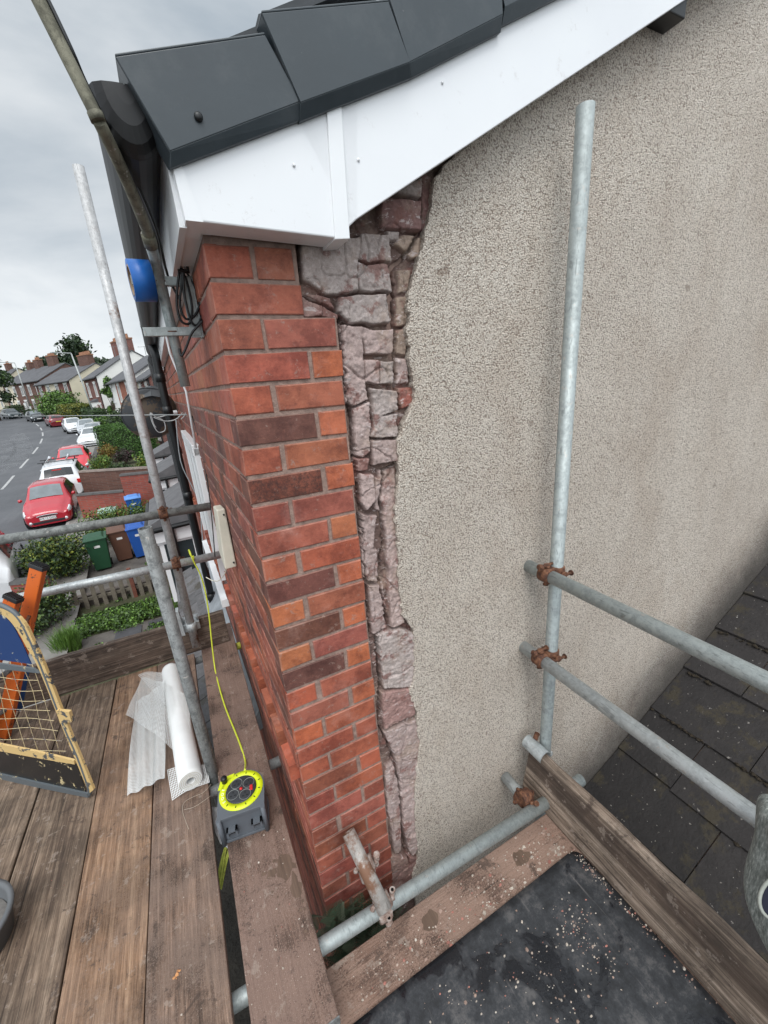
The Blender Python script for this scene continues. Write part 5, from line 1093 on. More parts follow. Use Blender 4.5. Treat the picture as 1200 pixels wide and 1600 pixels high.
for x0 in xs[7:16]:
    for _ in range(150):
        y = random.uniform(-2.2, -.02)
        if float(vnoise(np.array([y*3+x0*7]), np.array([x0*5]), 44)[0]) < .45: continue
        s_ = random.uniform(.005, .014); p = Vector((x0-random.uniform(.002, .012), y, Rz(x0)+.012+random.uniform(-.004, .006))); n0 = len(m.v)
        m.v += [p+Vector(q)*s_ for q in ((1, 0, 0), (-1, 0, 0), (0, 1.4, 0), (0, -1.4, 0), (0, 0, .8), (0, 0, -.8))]
        for f in ((0, 2, 4), (2, 1, 4), (1, 3, 4), (3, 0, 4)): m.face([n0+i for i in f])
tag(m.build('moss', M['moss']), 'dry brown moss growing along the slate edges', 'moss', kind='stuff')
def gp3():
    x = random.uniform(1.0, 3.6); return (x, random.uniform(-2.2, -.05), Rz(x)+.024+.011)
chips('mortar_rubble', 200, gp3, (.0018, .0055), [(.42, .40, .36), (.5, .47, .43), (.34, .32, .3)], 'pale mortar crumbs scattered over the dark slates')

# ================================================================== GROUND, ROAD, GARDENS
ylist = [-40, -10, 5, 12, 19, 30, 45, 60, 80, 95, 110, 150, 250, 700]
def sheet(name, strips, mat, dz, kind='structure'):
    m = MB()
    for a, b in zip(strips, strips[1:]): m.quad((a[0][0], a[0][1], gz(a[0][1])+dz), (a[1][0], a[1][1], gz(a[1][1])+dz), (b[1][0], b[1][1], gz(b[1][1])+dz), (b[0][0], b[0][1], gz(b[0][1])+dz))
    return tag(m.build(name, mat), kind=kind)
sheet('ground', [((-400, y), (300, y)) for y in ylist], M['earth'], -.05)
cl_ = [(-5.9, -40), (-6.9, -10), (-7.6, 8), (-8.5, 19), (-9.2, 27.4), (-9.96, 34.2), (-10.6, 40), (-11.4, 46.4), (-12.8, 54.7), (-15.0, 64.4), (-17.7, 73.9), (-20.8, 83.6), (-24.6, 91.5), (-31, 100), (-42, 109), (-60, 117), (-90, 122)]
clv = smooth_path([Vector((x, y, 0)) for x, y in cl_], 4)
def offs(d0):
    o = []
    for i, p in enumerate(clv):
        a = clv[max(0, i-1)]; b = clv[min(len(clv)-1, i+1)]; t = (b-a).normalized(); n = Vector((t.y, -t.x, 0)); o.append(p+n*d0)
    return o
def strip(name, d0, d1, mat, dz, kind='structure', label=None, cat=None):
    A, B = offs(d0), offs(d1); return sheet(name, [((a.x, a.y), (b.x, b.y)) for a, b in zip(A, B)], mat, dz, kind)
strip('road', -14, 3.7, M['asphalt'], 0.0)
strip('pavement', 3.82, 4.75, M['paving'], .105)
A, B = offs(3.7), offs(3.82); m = MB()
for a, b, c, d in zip(A, A[1:], B[1:], B):
    z0, z1 = gz(a.y), gz(b.y); m.hexa([(a.x, a.y, z0-.05), (b.x, b.y, z1-.05), (c.x, c.y, z1-.05), (d.x, d.y, z0-.05), (a.x, a.y, z0+.10), (b.x, b.y, z1+.10), (c.x, c.y, z1+.11), (d.x, d.y, z0+.11)])
tag(m.build('kerb', M['kerb']), kind='structure')
# dashed centre line
cum = [0]
for a, b in zip(clv, clv[1:]): cum.append(cum[-1]+(b-a).length)
def at_s(s_):
    for i in range(len(cum)-1):
        if cum[i+1] >= s_: f = (s_-cum[i])/(cum[i+1]-cum[i]); return clv[i].lerp(clv[i+1], f), (clv[i+1]-clv[i]).normalized()
    return clv[-1], (clv[-1]-clv[-2]).normalized()
s_ = 2.0
while s_ < cum[-1]-6:
    P = []; m = MB()
    for k_ in range(4):
        p, t = at_s(s_+k_*1.33); n = Vector((t.y, -t.x, 0)); P.append((p-n*.07, p+n*.07))
    for a, b in zip(P, P[1:]): m.quad(*[(q.x, q.y, gz(q.y)+.005) for q in (a[0], a[1], b[1], b[0])])
    tag(m.build('road_marking', M['paint_line']), kind='structure'); s_ += 6.6
def scuff(pts, wd):
    m = MB(); P = smooth_path([PG(*q) for q in pts], 5)
    for i in range(len(P)-1):
        d = (P[i+1]-P[i]); n = Vector((d.y, -d.x, 0)).normalized()*wd; a, b = P[i], P[i+1]; m.quad(*[(q.x, q.y, gz(q.y)+.004) for q in (a-n, a+n, b+n, b-n)])
    return m
mt_, t_, b_ = newmat('dusty_tyre_scuff'); v_s = texco(t_, (.5, .5, 1)); b_.inputs['Base Color'].default_value = (.21, .215, .225, 1); b_.inputs['Roughness'].default_value = .85; t_.links.new(ramp(t_, noise(t_, v_s, 1.1, 6, .7), [(.38, (0, 0, 0)), (.62, (.6,)*3)]), b_.inputs['Alpha'])
for pts, wd in ((((-30, 742), (0, 733), (24, 720), (36, 702), (32, 686), (24, 678)), .7), (((-20, 728), (0, 720), (12, 708), (14, 697), (6, 688)), .55)): tag(scuff(pts, wd).build('road_scuff', mt_), kind='structure')
sheet('patio', [((-3.3, 10.2), (0.1, 10.2)), ((-3.3, 15.5), (.1, 15.5))], M['patio'], -.02)
sheet('soil_bed', [((-3.2, -8), (6, -8)), ((-3.2, 6.2), (.1, 6.2))], simple('shade_dark_soil', (.018, .016, .012), .95, var=.5, vscale=6, bstr=1, bscale=30, bdist=.03), -.01)  # ground under the deck, coloured near-black to stand for the shade there
sheet('path', [((-2.9, 6.6), (-.3, 6.6)), ((-2.8, 8.3), (-.3, 8.3))], M['patio'], -.024)
m = MB()
for x0, x1, y0, y1 in ((-2.1, -1.62, 7.55, 8.15), (-2.7, -2.2, 7.3, 7.8), (-1.5, -1.0, 7.6, 8.2), (-3.2, -2.8, 7.5, 8.0)): m.box(x0, x1, y0, y1, G0-.04, G0-.005)
tag(m.build('stepping_stones', M['slab']), kind='structure')

# ---- foliage
def leaves(name, blobs, n, size, cols, mat=None, parent=None, shell=.45, droop=0, rough_=.22):
    """leaf-sized faces through the volume of uneven clumps"""
    tot = sum(b[3]*b[4]*b[5] for b in blobs); V = []; Cc = []
    for bx_, by_, bz_, rx, ry_, rz in blobs:
        k = max(8, int(n*rx*ry_*rz/tot)); d = RNG.normal(size=(k, 3)); d /= np.linalg.norm(d, axis=1)[:, None]
        lump = 1+rough_*np.sin(d[:, 0]*5+bx_)*np.cos(d[:, 1]*6+by_)+rough_*.7*np.sin(d[:, 2]*9+bx_*2)
        r = (RNG.random(k)**shell)*lump; c = d*r[:, None]*np.array([rx, ry_, rz])+np.array([bx_, by_, bz_])
        a = RNG.normal(size=(k, 3)); a /= np.linalg.norm(a, axis=1)[:, None]; b = np.cross(a, d+RNG.normal(size=(k, 3))*.7); b /= np.linalg.norm(b, axis=1)[:, None]+1e-9
        s_ = size*(.6+.8*RNG.random(k))[:, None]; V.append(np.stack([c-a*s_, c-b*s_*.55, c+a*s_, c+b*s_*.55], 1))
        base = np.array(cols)[RNG.integers(0, len(cols), k)]; base = base*(.75+.5*RNG.random((k, 1))); Cc.append(base)
    V = np.concatenate(V); Cc = np.concatenate(Cc); k = len(V)
    me = bpy.data.meshes.new(name); me.vertices.add(k*4); me.vertices.foreach_set('co', V.reshape(-1).astype(np.float32)); me.loops.add(k*4); me.loops.foreach_set('vertex_index', np.arange(k*4, dtype=np.int32))
    me.polygons.add(k); me.polygons.foreach_set('loop_start', np.arange(0, k*4, 4, dtype=np.int32)); me.update(); me.validate()
    at = me.color_attributes.new('Col', 'FLOAT_COLOR', 'CORNER'); at.data.foreach_set('color', np.repeat(np.concatenate([Cc, np.ones((k, 1))], 1), 4, 0).astype(np.float32).ravel())
    me.materials.append(mat or M['leaf']); o = bpy.data.objects.new(name, me); COL.objects.link(o)
    if parent: setparent(o, parent)
    return o
GR = [(0.045, 0.085, 0.022), (0.065, 0.11, 0.028), (0.035, 0.065, 0.02)]; YG = [(0.20, 0.22, 0.035), (0.13, 0.17, 0.03), (0.06, 0.10, 0.025)]
DK = [(0.022, 0.042, 0.02), (0.035, 0.06, 0.025), (0.015, 0.03, 0.014)]; LG = [(0.10, 0.19, 0.03), (0.13, 0.24, 0.045), (0.06, 0.12, 0.025)]
def bush(name, label, x, y, rx, ry_, h, n, size, cols, cat='bush', group=None, z=None, extra=()):
    z = gz(y) if z is None else z; t = thing(name, label, cat, (x, y, z), group)
    B = [(x, y, z+h*.52, rx, ry_, h*.5)]+[(x+rx*random.uniform(-.6, .6), y+ry_*random.uniform(-.6, .6), z+h*random.uniform(.35, .8), rx*.5, ry_*.5, h*.32) for _ in range(6)]+list(extra)
    leaves('foliage', B, n, size, cols, parent=t); m = MB()
    for k_ in range(4): a_ = k_*1.6; m.tube([(x, y, z-.05), (x+.3*rx*math.cos(a_), y+.3*ry_*math.sin(a_), z+h*.3), (x+.6*rx*math.cos(a_), y+.6*ry_*math.sin(a_), z+h*.7)], [.03, .02, .008], 6)
    m.build('stem', M['bark'], t); return t
p = PG(112, 905); bush('garden_shrub', 'large green and yellow rounded shrub beside the green wheelie bin', -3.72, 12.3, 1.0, .85, 1.25, 9000, .038, YG+GR+DK)
bush('garden_shrub', 'dark green and yellow leafy shrub at the corner behind the orange ladder', -3.55, 9.1, .62, .85, 1.0, 5000, .034, YG[1:]+DK+GR)
bush('low_hedge', 'low yellow-green hedge in front of the red brick garden wall', -2.35, 14.5, 1.45, .45, 1.32, 7500, .036, YG+LG+GR, cat='hedge')
t = thing('grass_tuft', 'clump of long bright grass at the edge of the path below the deck', 'grass', (-2.85, 7.9, G0)); m = MB()
for _ in range(700):
    a_ = random.uniform(0, 6.28); r_ = random.uniform(0, .22); x, y = -2.88+r_*math.cos(a_), 7.95+r_*math.sin(a_); h = random.uniform(.25, .55); l = random.uniform(.05, .25); b_ = random.uniform(0, 6.28); m.cur = random.choice(LG)+(1,)
    d = Vector((math.cos(b_)*l, math.sin(b_)*l, h)); s_v = Vector((math.sin(b_), -math.cos(b_), 0))*.006; p0 = Vector((x, y, G0-.04)); m.quad(p0-s_v, p0+s_v, p0+d*.6+Vector((0, 0, .06))+s_v*.7, p0+d*.6+Vector((0, 0, .06))-s_v*.7); m.poly([p0+d*.6+Vector((0, 0, .06))-s_v*.7, p0+d*.6+Vector((0, 0, .06))+s_v*.7, p0+d])
m.build('blades', M['leaf'], t, color=True)
gc_ = [(x, y, G0+.06, .30, .25, .11) for x in np.linspace(-2.75, -1.2, 8) for y in (8.55, 8.95)]+[(-.75, 8.9, G0+.05, .3, .5, .10), (-1.25, 7.75, G0+.0, .3, .3, .09), (-1.9, 8.3, G0, .3, .2, .08)]
tag(leaves('ground_cover', gc_, 12000, .030, LG+GR), 'low green ground cover along the old picket fence', 'ground cover', kind='stuff')
tag(leaves('weeds', [(random.uniform(-3.2, -.4), random.uniform(6.6, 12), G0-.02, .12, .12, .05) for _ in range(30)], 2600, .022, GR+LG), 'small weeds between the garden flags', 'weeds', kind='stuff')
# conifer whose tips show between the brick pier and the low tube
con = thing('conifer', 'dark feathery conifer growing at the foot of the gable, its tips reaching the deck', 'conifer', (.10, -.16, -4.9))
m = MB(); m.tube([(.10, -.16, -4.95), (.12, -.15, -3.6), (.12, -.15, -2.45)], [.04, .03, .008], 8); m.build('trunk', M['bark'], con)
m = MB(); CG = [(0.09, 0.12, 0.075), (0.055, 0.085, 0.05), (0.14, 0.16, 0.11)]
def frond(p0, d, L):
    side = d.cross(Vector((random.uniform(-1, 1), random.uniform(-1, 1), .3))).normalized(); m.cur = random.choice(CG)+(1,)
    n = 13
    for i in range(n):
        f = i/n; p = p0+d*L*f+Vector((0, 0, -.25*L*f*f)); l = L*.30*(1-f)+.008
        for sg in (-1, 1):
            e = p+(side*sg*.75+d*.65).normalized()*l; w_ = Vector((0, 0, .0016))+d*.0012; m.quad(p-w_, p+w_, e+w_*.5, e-w_*.5)
            for q in (.4, .7): b_ = p.lerp(e, q); e2 = b_+(d*.9+side*sg*.2).normalized()*l*.35; m.quad(b_-w_*.7, b_+w_*.7, e2+w_*.3, e2-w_*.3)
    a = p0; b = p0+d*L*.95+Vector((0, 0, -.22*L)); w_ = side*.0016; m.quad(a-w_, a+w_, b+w_*.5, b-w_*.5)
for _ in range(380):
    z = random.uniform(-3.2, -2.24); a_ = random.uniform(0, 6.28); R0 = .05+(-2.2-z)*.22; p0 = Vector((.10+R0*math.cos(a_)*.95, max(-.26, min(-.035, -.12+R0*math.sin(a_)*.4)), z)); d = Vector((math.cos(a_)*.7, math.sin(a_)*.25, random.uniform(.4, 1.1))).normalized(); frond(p0, d, random.uniform(.10, .17))
for _ in range(70):
    px, py = random.uniform(492, 622), random.uniform(1395, 1455); p0 = PY(px, py+25, random.uniform(-.10, -.05)); frond(p0, Vector((random.uniform(-.6, .7), random.uniform(-.15, .05), random.uniform(.5, 1))).normalized(), random.uniform(.07, .12))
m.build('foliage', M['leaf'], con, color=True)

# ---- wheelie bins
def bin_(x, y, col, label, rz=0, z=None, lidcol=None):
    z = gz(y)-.02 if z is None else z; t = thing('wheelie_bin', label, 'wheelie bin', (x, y, z), 'wheelie bins by the garden wall', rz)
    mm = Matrix.Translation((x, y, z)) @ Matrix.Rotation(rz, 4, 'Z'); mt = simple('bin_plastic_'+label.split()[0], col, .5, var=.06, vscale=6); ml = mt if lidcol is None else simple('bin_lid_'+label.split()[0], lidcol, .5, var=.06)
    T = lambda *q: mm @ Vector(q)
    m = MB(); m.hexa([T(-.19, -.22, .05), T(.19, -.22, .05), T(.19, .20, .05), T(-.19, .20, .05), T(-.26, -.30, .95), T(.26, -.30, .95), T(.26, .30, .95), T(-.26, .30, .95)]); bev(m.build('body', mt, t), .02)
    m = MB(); m.hexa([T(-.28, -.33, .95), T(.28, -.33, .95), T(.28, .33, .95), T(-.28, .33, .95), T(-.28, -.33, .985), T(.28, -.33, .985), T(.28, .33, 1.01), T(-.28, .33, 1.01)]); m.hexa([T(-.22, -.26, .985), T(.22, -.26, .985), T(.22, .28, 1.01), T(-.22, .28, 1.01), T(-.16, -.18, 1.03), T(.16, -.18, 1.03), T(.16, .22, 1.06), T(-.16, .22, 1.06)]); bev(m.build('lid', ml, t), .012)
    m = MB(); m.tube([T(-.2, .37, .92), T(.2, .37, .92)], .016, 8); m.build('handle', mt, t)
    for sx_ in (-.20, .20): m = MB(); m.tube([T(sx_-.02, .22, .10), T(sx_+.02, .22, .10)], .10, 16); m.build('wheel', M['tyre'], t)
    m = MB(); m.quad(T(-.07, -.283, .72), T(.07, -.283, .72), T(.07, -.289, .79), T(-.07, -.289, .79)); m.build('sticker', M['plate_w'], t)
bin_(-2.78, 12.35, (.012, .065, .028), 'dark green wheelie bin beside the large garden shrub', .12)
bin_(-2.27, 12.75, (.115, .052, .032), 'brown wheelie bin between the green and the blue bins', .12)
bin_(-1.80, 12.72, (.012, .085, .36), 'blue wheelie bin half hidden behind the stout upright tube', .12)
bin_(-1.02, 12.85, (.014, .015, .017), 'black wheelie bin behind the tubes next to the blue one', .05)
p = PZ(166, 795, -3.87); bin_(p.x, p.y, (.03, .10, .05), 'pale green topped bin standing against the red brick garden wall', .1, lidcol=(.30, .42, .36))
p = PZ(206, 774, -3.87); bin_(p.x, p.y, (.02, .12, .45), 'light blue topped bin standing against the red brick garden wall', .1, lidcol=(.10, .26, .62))
# ---- garden walls
def brickmat(name, c1, c2, mort, scale=1.0):
    m, t, b = newmat(name); tcn = nd(t, 'ShaderNodeTexCoord'); bt = nd(t, 'ShaderNodeTexBrick')
    # wall-aligned coordinate: (x+y, z)
    sp = nd(t, 'ShaderNodeSeparateXYZ'); t.links.new(tcn.outputs['Object'], sp.inputs[0]); ad = nd(t, 'ShaderNodeMath', operation='ADD'); t.links.new(sp.outputs['X'], ad.inputs[0]); t.links.new(sp.outputs['Y'], ad.inputs[1])
    cb = nd(t, 'ShaderNodeCombineXYZ'); t.links.new(ad.outputs[0], cb.inputs['X']); t.links.new(sp.outputs['Z'], cb.inputs['Y']); t.links.new(cb.outputs[0], bt.inputs['Vector'])
    bt.inputs['Scale'].default_value = 1; bt.inputs['Brick Width'].default_value = .225*scale; bt.inputs['Row Height'].default_value = .075*scale; bt.inputs['Mortar Size'].default_value = .006*scale
    bt.inputs['Color1'].default_value = (*c1, 1); bt.inputs['Color2'].default_value = (*c2, 1); bt.inputs['Mortar'].default_value = (*mort, 1)
    c = mixc(t, 1, bt.outputs[0], ramp(t, noise(t, tcn.outputs['Object'], 1.5, 5, .65), [(.3, (.78,)*3), (.7, (1.15,)*3)]), 'MULTIPLY'); t.links.new(c, b.inputs['Base Color']); b.inputs['Roughness'].default_value = .85
    bump(t, bt.outputs[1], b, .5, -.008); return m
BR = {'red': brickmat('red_garden_brick', (.33, .075, .05), (.24, .06, .045), (.20, .13, .11)), 'brown': brickmat('brown_house_brick', (.155, .075, .055), (.11, .052, .04), (.15, .11, .09)), 'dull': brickmat('dull_red_house_brick', (.20, .075, .06), (.15, .055, .045), (.18, .13, .11)),
      'orange': brickmat('orange_house_brick', (.33, .10, .05), (.27, .08, .045), (.22, .15, .12)), 'front': brickmat('terrace_front_brick', (.30, .085, .055), (.21, .065, .045), (.25, .17, .14))}
def wall(name, label, pts, h, th, mat, cop=None, cat='wall'):
    a, b = [Vector((x, y, 0)) for x, y in pts]; d = (b-a).normalized(); n = Vector((-d.y, d.x, 0))*th/2; za, zb = gz(a.y)-.1, gz(b.y)-.1; za2, zb2 = gz(a.y)+h, gz(b.y)+h; V3 = lambda v, z: Vector((v.x, v.y, z))
    t = thing(name, label, cat, V3((a+b)/2, gz((a.y+b.y)/2)))
    m = MB(); m.hexa([V3(a-n, za), V3(b-n, zb), V3(b+n, zb), V3(a+n, za), V3(a-n, za2), V3(b-n, zb2), V3(b+n, zb2), V3(a+n, za2)]); m.build('brickwork', mat, t)
    n = n*1.25; m = MB(); m.hexa([V3(a-n, za2), V3(b-n, zb2), V3(b+n, zb2), V3(a+n, za2), V3(a-n*.8, za2+.07), V3(b-n*.8, zb2+.07), V3(b+n*.8, zb2+.07), V3(a+n*.8, za2+.07)]); m.build('coping', cop or M['kerb'], t)
dkc = simple('dark_coping', (.085, .08, .078), .9, var=.25, vscale=6)
wall('garden_wall', 'red brick garden wall, lower section with dark coping nearest the red hatchback', ((-4.15, 18.75), (-2.45, 18.0)), 1.05, .23, BR['red'], dkc)
wall('garden_wall', 'red brick garden wall, taller section behind the wheelie bins', ((-2.44, 18.0), (-.05, 17.2)), 1.70, .23, BR['red'], dkc)
wall('garden_wall', 'dark brick wall with a row of coping bricks behind the red garden wall', ((-4.35, 21.4), (-.1, 19.4)), 1.5, .25, BR['brown'], simple('coping_bricks', (.20, .16, .14), .9, var=.3, vscale=9))
wall('garden_wall', 'low stone wall along the pavement beside the variegated bushes', ((-5.6, 36), (-4.6, 23.5)), .55, .25, simple('stone_wall', (.30, .27, .22), .9, var=.3, vscale=3, bstr=.8, bscale=5, bdist=.05), dkc)
wall('garden_wall', 'short brick stub wall at the foot of the large shrub', ((-4.4, 11.1), (-3.7, 10.8)), .55, .22, BR['red'], dkc)
# ---- old picket fence
fen = thing('picket_fence', 'low weathered wooden picket fence with gaps beside the ground cover', 'fence', (-1.9, 9.75, G0))
wo = simple('weathered_fence_wood', (.15, .13, .10), .9, var=.3, vscale=6, bstr=.5, bscale=30); 
for i, x in enumerate(np.arange(-3.25, -.35, .19)):
    h = .58+random.uniform(-.04, .04); l = random.uniform(-.03, .03); y = 9.80-.02*(x+3.3); m = MB(); m.hexa([(x, y, G0-.05), (x+.09, y, G0-.05), (x+.09, y+.02, G0-.05), (x, y+.02, G0-.05), (x+l, y, G0+h), (x+.09+l, y, G0+h), (x+.09+l, y+.02, G0+h), (x+l, y+.02, G0+h)]); m.build('picket', wo, fen)
for z_ in (.14, .46): m = MB(); m.box(-3.3, -.35, 9.83, 9.87, G0+z_, G0+z_+.07); m.build('rail', wo, fen)
for x in (-3.3, -1.87, -.42): m = MB(); m.box(x, x+.08, 9.76, 9.84, G0-.1, G0+.72); m.build('post', simple('red_brown_post', (.16, .055, .035), .8, var=.2) if x == -1.87 else wo, fen)
m = MB(); m.box(-3.2, -.4, 9.95, 10.13, G0-.05, G0+.22); tag(m.build('sleeper_edge', simple('old_sleeper', (.12, .10, .085), .9, var=.3, bstr=.5, bscale=20)), 'old timber sleeper edging behind the picket fence', 'sleeper')

# ---- hedges, shrubs and trees up the street
def hedge(name, label, p0, p1, wd, h, n, size, cols):
    a, b = Vector((*p0, 0)), Vector((*p1, 0)); L = (b-a).length; u = (b-a)/L; nn = Vector((-u.y, u.x, 0))
    t = thing(name, label, 'hedge', (*((a+b)/2)[:2], gz((a.y+b.y)/2))); m = MB(); m.smooth = False
    for _ in range(n):
        f = random.random(); q = random.random(); e = random.gauss(0, .05)
        if q < .38: s1, s2 = random.choice((-.5, .5))*(wd+e*2), random.random()*h
        elif q < .78: s1, s2 = random.uniform(-.5, .5)*wd, h+e
        else: f = random.choice((0., 1.))+e/L; s1, s2 = random.uniform(-.5, .5)*wd, random.random()*h
        s2 += .06*math.sin(f*L*2.1); c = a+u*(f*L)+nn*s1; c.z = gz(c.y)+s2
        d1 = Vector((random.gauss(0, 1), random.gauss(0, 1), random.gauss(0, 1))).normalized(); d2 = d1.cross(Vector((random.gauss(0, 1), random.gauss(0, 1), random.gauss(0, 1)))).normalized(); k_ = size*random.uniform(.6, 1.3)
        g_ = random.uniform(.7, 1.3); cc = random.choice(cols); m.cur = (cc[0]*g_, cc[1]*g_, cc[2]*g_, 1); m.quad(c-d1*k_, c-d2*k_*.6, c+d1*k_, c+d2*k_*.6)
    m.build('foliage', M['leaf'], t, color=True)
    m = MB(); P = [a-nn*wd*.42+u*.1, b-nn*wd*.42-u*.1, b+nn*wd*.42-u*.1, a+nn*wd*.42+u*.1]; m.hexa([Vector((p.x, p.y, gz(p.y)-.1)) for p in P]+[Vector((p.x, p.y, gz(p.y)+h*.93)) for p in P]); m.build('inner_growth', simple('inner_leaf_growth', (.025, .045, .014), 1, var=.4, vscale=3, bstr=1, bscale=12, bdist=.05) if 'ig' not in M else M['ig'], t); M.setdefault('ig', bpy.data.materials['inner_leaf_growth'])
def VG(px, py): p = PG(px, py); return (p.x, p.y)
hedge('clipped_hedge', 'clipped bright green hedge behind the variegated bushes', VG(173, 707), VG(236, 712), 1.6, 2.0, 15000, .05, [(0.05, 0.12, 0.02), (0.07, 0.15, 0.025), (0.04, 0.09, 0.018)])
SH = 'garden shrubs up the street'
for (px, py, yd, rx, h, n, s_, c, lab) in [
    (163, 748, 0, .60, 1.35, 2800, .045, YG+LG, 'variegated light green bush at the corner of the stone wall'), (190, 745, 0, .80, .8, 2600, .045, GR+DK, 'dark leafy bush to the right of the variegated bush'),
    (174, 722, 0, .65, 1.2, 2400, .05, [(.22, .15, .03), (.14, .14, .03), (.20, .10, .03)], 'orange-tipped bush in front of the clipped hedge'), (196, 724, 0, .65, .95, 2200, .05, [(.055, .022, .03), (.04, .03, .025), (.03, .045, .02)], 'purple-leaved bush in front of the clipped hedge'),
    (222, 745, 0, .8, .55, 2000, .05, GR+LG, 'low green bush behind the dark brick wall'), (170, 680, 0, 1.3, 1.9, 3000, .09, LG+GR, 'rounded bright bush above the left end of the clipped hedge'), (200, 682, 0, 1.6, 2.5, 3200, .10, GR+DK, 'tall loose dark bush above the right end of the clipped hedge'),
    (172, 660, 0, 1.2, 2.5, 2400, .13, [(.42, .06, .12), (.50, .10, .18), (.10, .12, .04), (.30, .05, .09)], 'pink flowering rhododendron below the narrow conifer'),
    (101, 655, 0, 2.9, 4.0, 4200, .16, LG+GR[:2], 'broad light green bush in front of the cream house'),
    (240, 745, 0, .8, 1.5, 1800, .06, YG+LG, 'pale leafy bush between the dish and the porches'), (24, 648, 0, 1.9, 1.6, 1800, .14, GR+DK, 'small dark bush in front of the far brown terrace'), (72, 651, 0, 2.0, 1.2, 1600, .14, GR+LG, 'low green garden bush behind the black hatchback')]:
    x, y = VG(px, py); bush('street_shrub', lab, x, y, rx, rx*.8, h, n, s_, c, group=SH)
def tree(name, label, x, y, h, r, n, size, cols, z=None, tr=.25, cb=.35, blobs=9):
    z = gz(y) if z is None else z; t = thing(name, label, 'tree', (x, y, z), 'trees behind the houses')
    m = MB(); m.tube([(x, y, z-.2), (x+.1, y, z+h*.3), (x, y+.2, z+h*.6), (x+.2, y, z+h*.85)], [tr, tr*.75, tr*.45, tr*.12], 10)
    B = []
    for i in range(blobs):
        a_ = i*2.4; rr_ = r*random.uniform(.25, .72); zz = z+h*random.uniform(cb+.12, .88); c = (x+rr_*math.cos(a_), y+rr_*math.sin(a_), zz); k_ = r*random.uniform(.28, .46); B.append((*c, k_, k_, k_*.75)); m.tube([(x, y, z+h*cb), (x+rr_*.5*math.cos(a_), y+rr_*.5*math.sin(a_), z+h*.5), c], [tr*.4, tr*.25, tr*.08], 6)
    B.append((x, y, z+h*.86, r*.4, r*.4, h*.13)); m.build('trunk', M['bark'], t); leaves('crown', B, n, size, cols, parent=t, shell=.6); return t
hedge('clipped_hedge', 'yellowish clipped hedge beside the near street lamp', VG(113, 660), VG(136, 663), 2.4, 2.3, 5000, .10, [(.20, .19, .03), (.10, .13, .025), (.08, .11, .02)])
hedge('low_hedge', 'dark hedge running along the pavement behind the black hatchback', VG(44, 649), VG(106, 657), 1.0, .9, 3500, .09, DK+GR)
hedge('low_hedge', 'dark hedge between the near street lamp and the bright bush', VG(142, 662), VG(163, 668), 1.6, 1.9, 3500, .09, DK+GR)
p = PY(140, 620, 118); tree('broadleaf_tree', 'large dark green tree rising behind the white gabled house', p.x, 118, 14.2, 7.5, 5200, .42, DK+GR[:1])
p = PY(92, 620, 128); tree('broadleaf_tree', 'dark spreading tree behind the chimneys of the cream house', p.x, 128, 12.2, 6.5, 3600, .42, DK)
p = PY(62, 620, 150); tree('broadleaf_tree', 'thin pale tree seen over the ridge of the brown brick terrace', p.x, 150, 12.0, 5, 900, .35, GR)
p = PY(40, 620, 150); tree('broadleaf_tree', 'low thin tree behind the chimneys of the brown brick terrace', p.x, 150, 11.2, 6, 900, .35, GR)
p = PY(-14, 620, 84); tree('broadleaf_tree', 'dark tree at the left edge of the street', p.x, 84, 10.0, 3.6, 3600, .26, DK+GR, cb=.2)
p = PY(180, 640, 52); tree('columnar_conifer', 'narrow bright green conifer between the white house and the terrace', p.x, 52, 5.6, 1.0, 3000, .13, LG+GR, tr=.10, cb=.05, blobs=14)

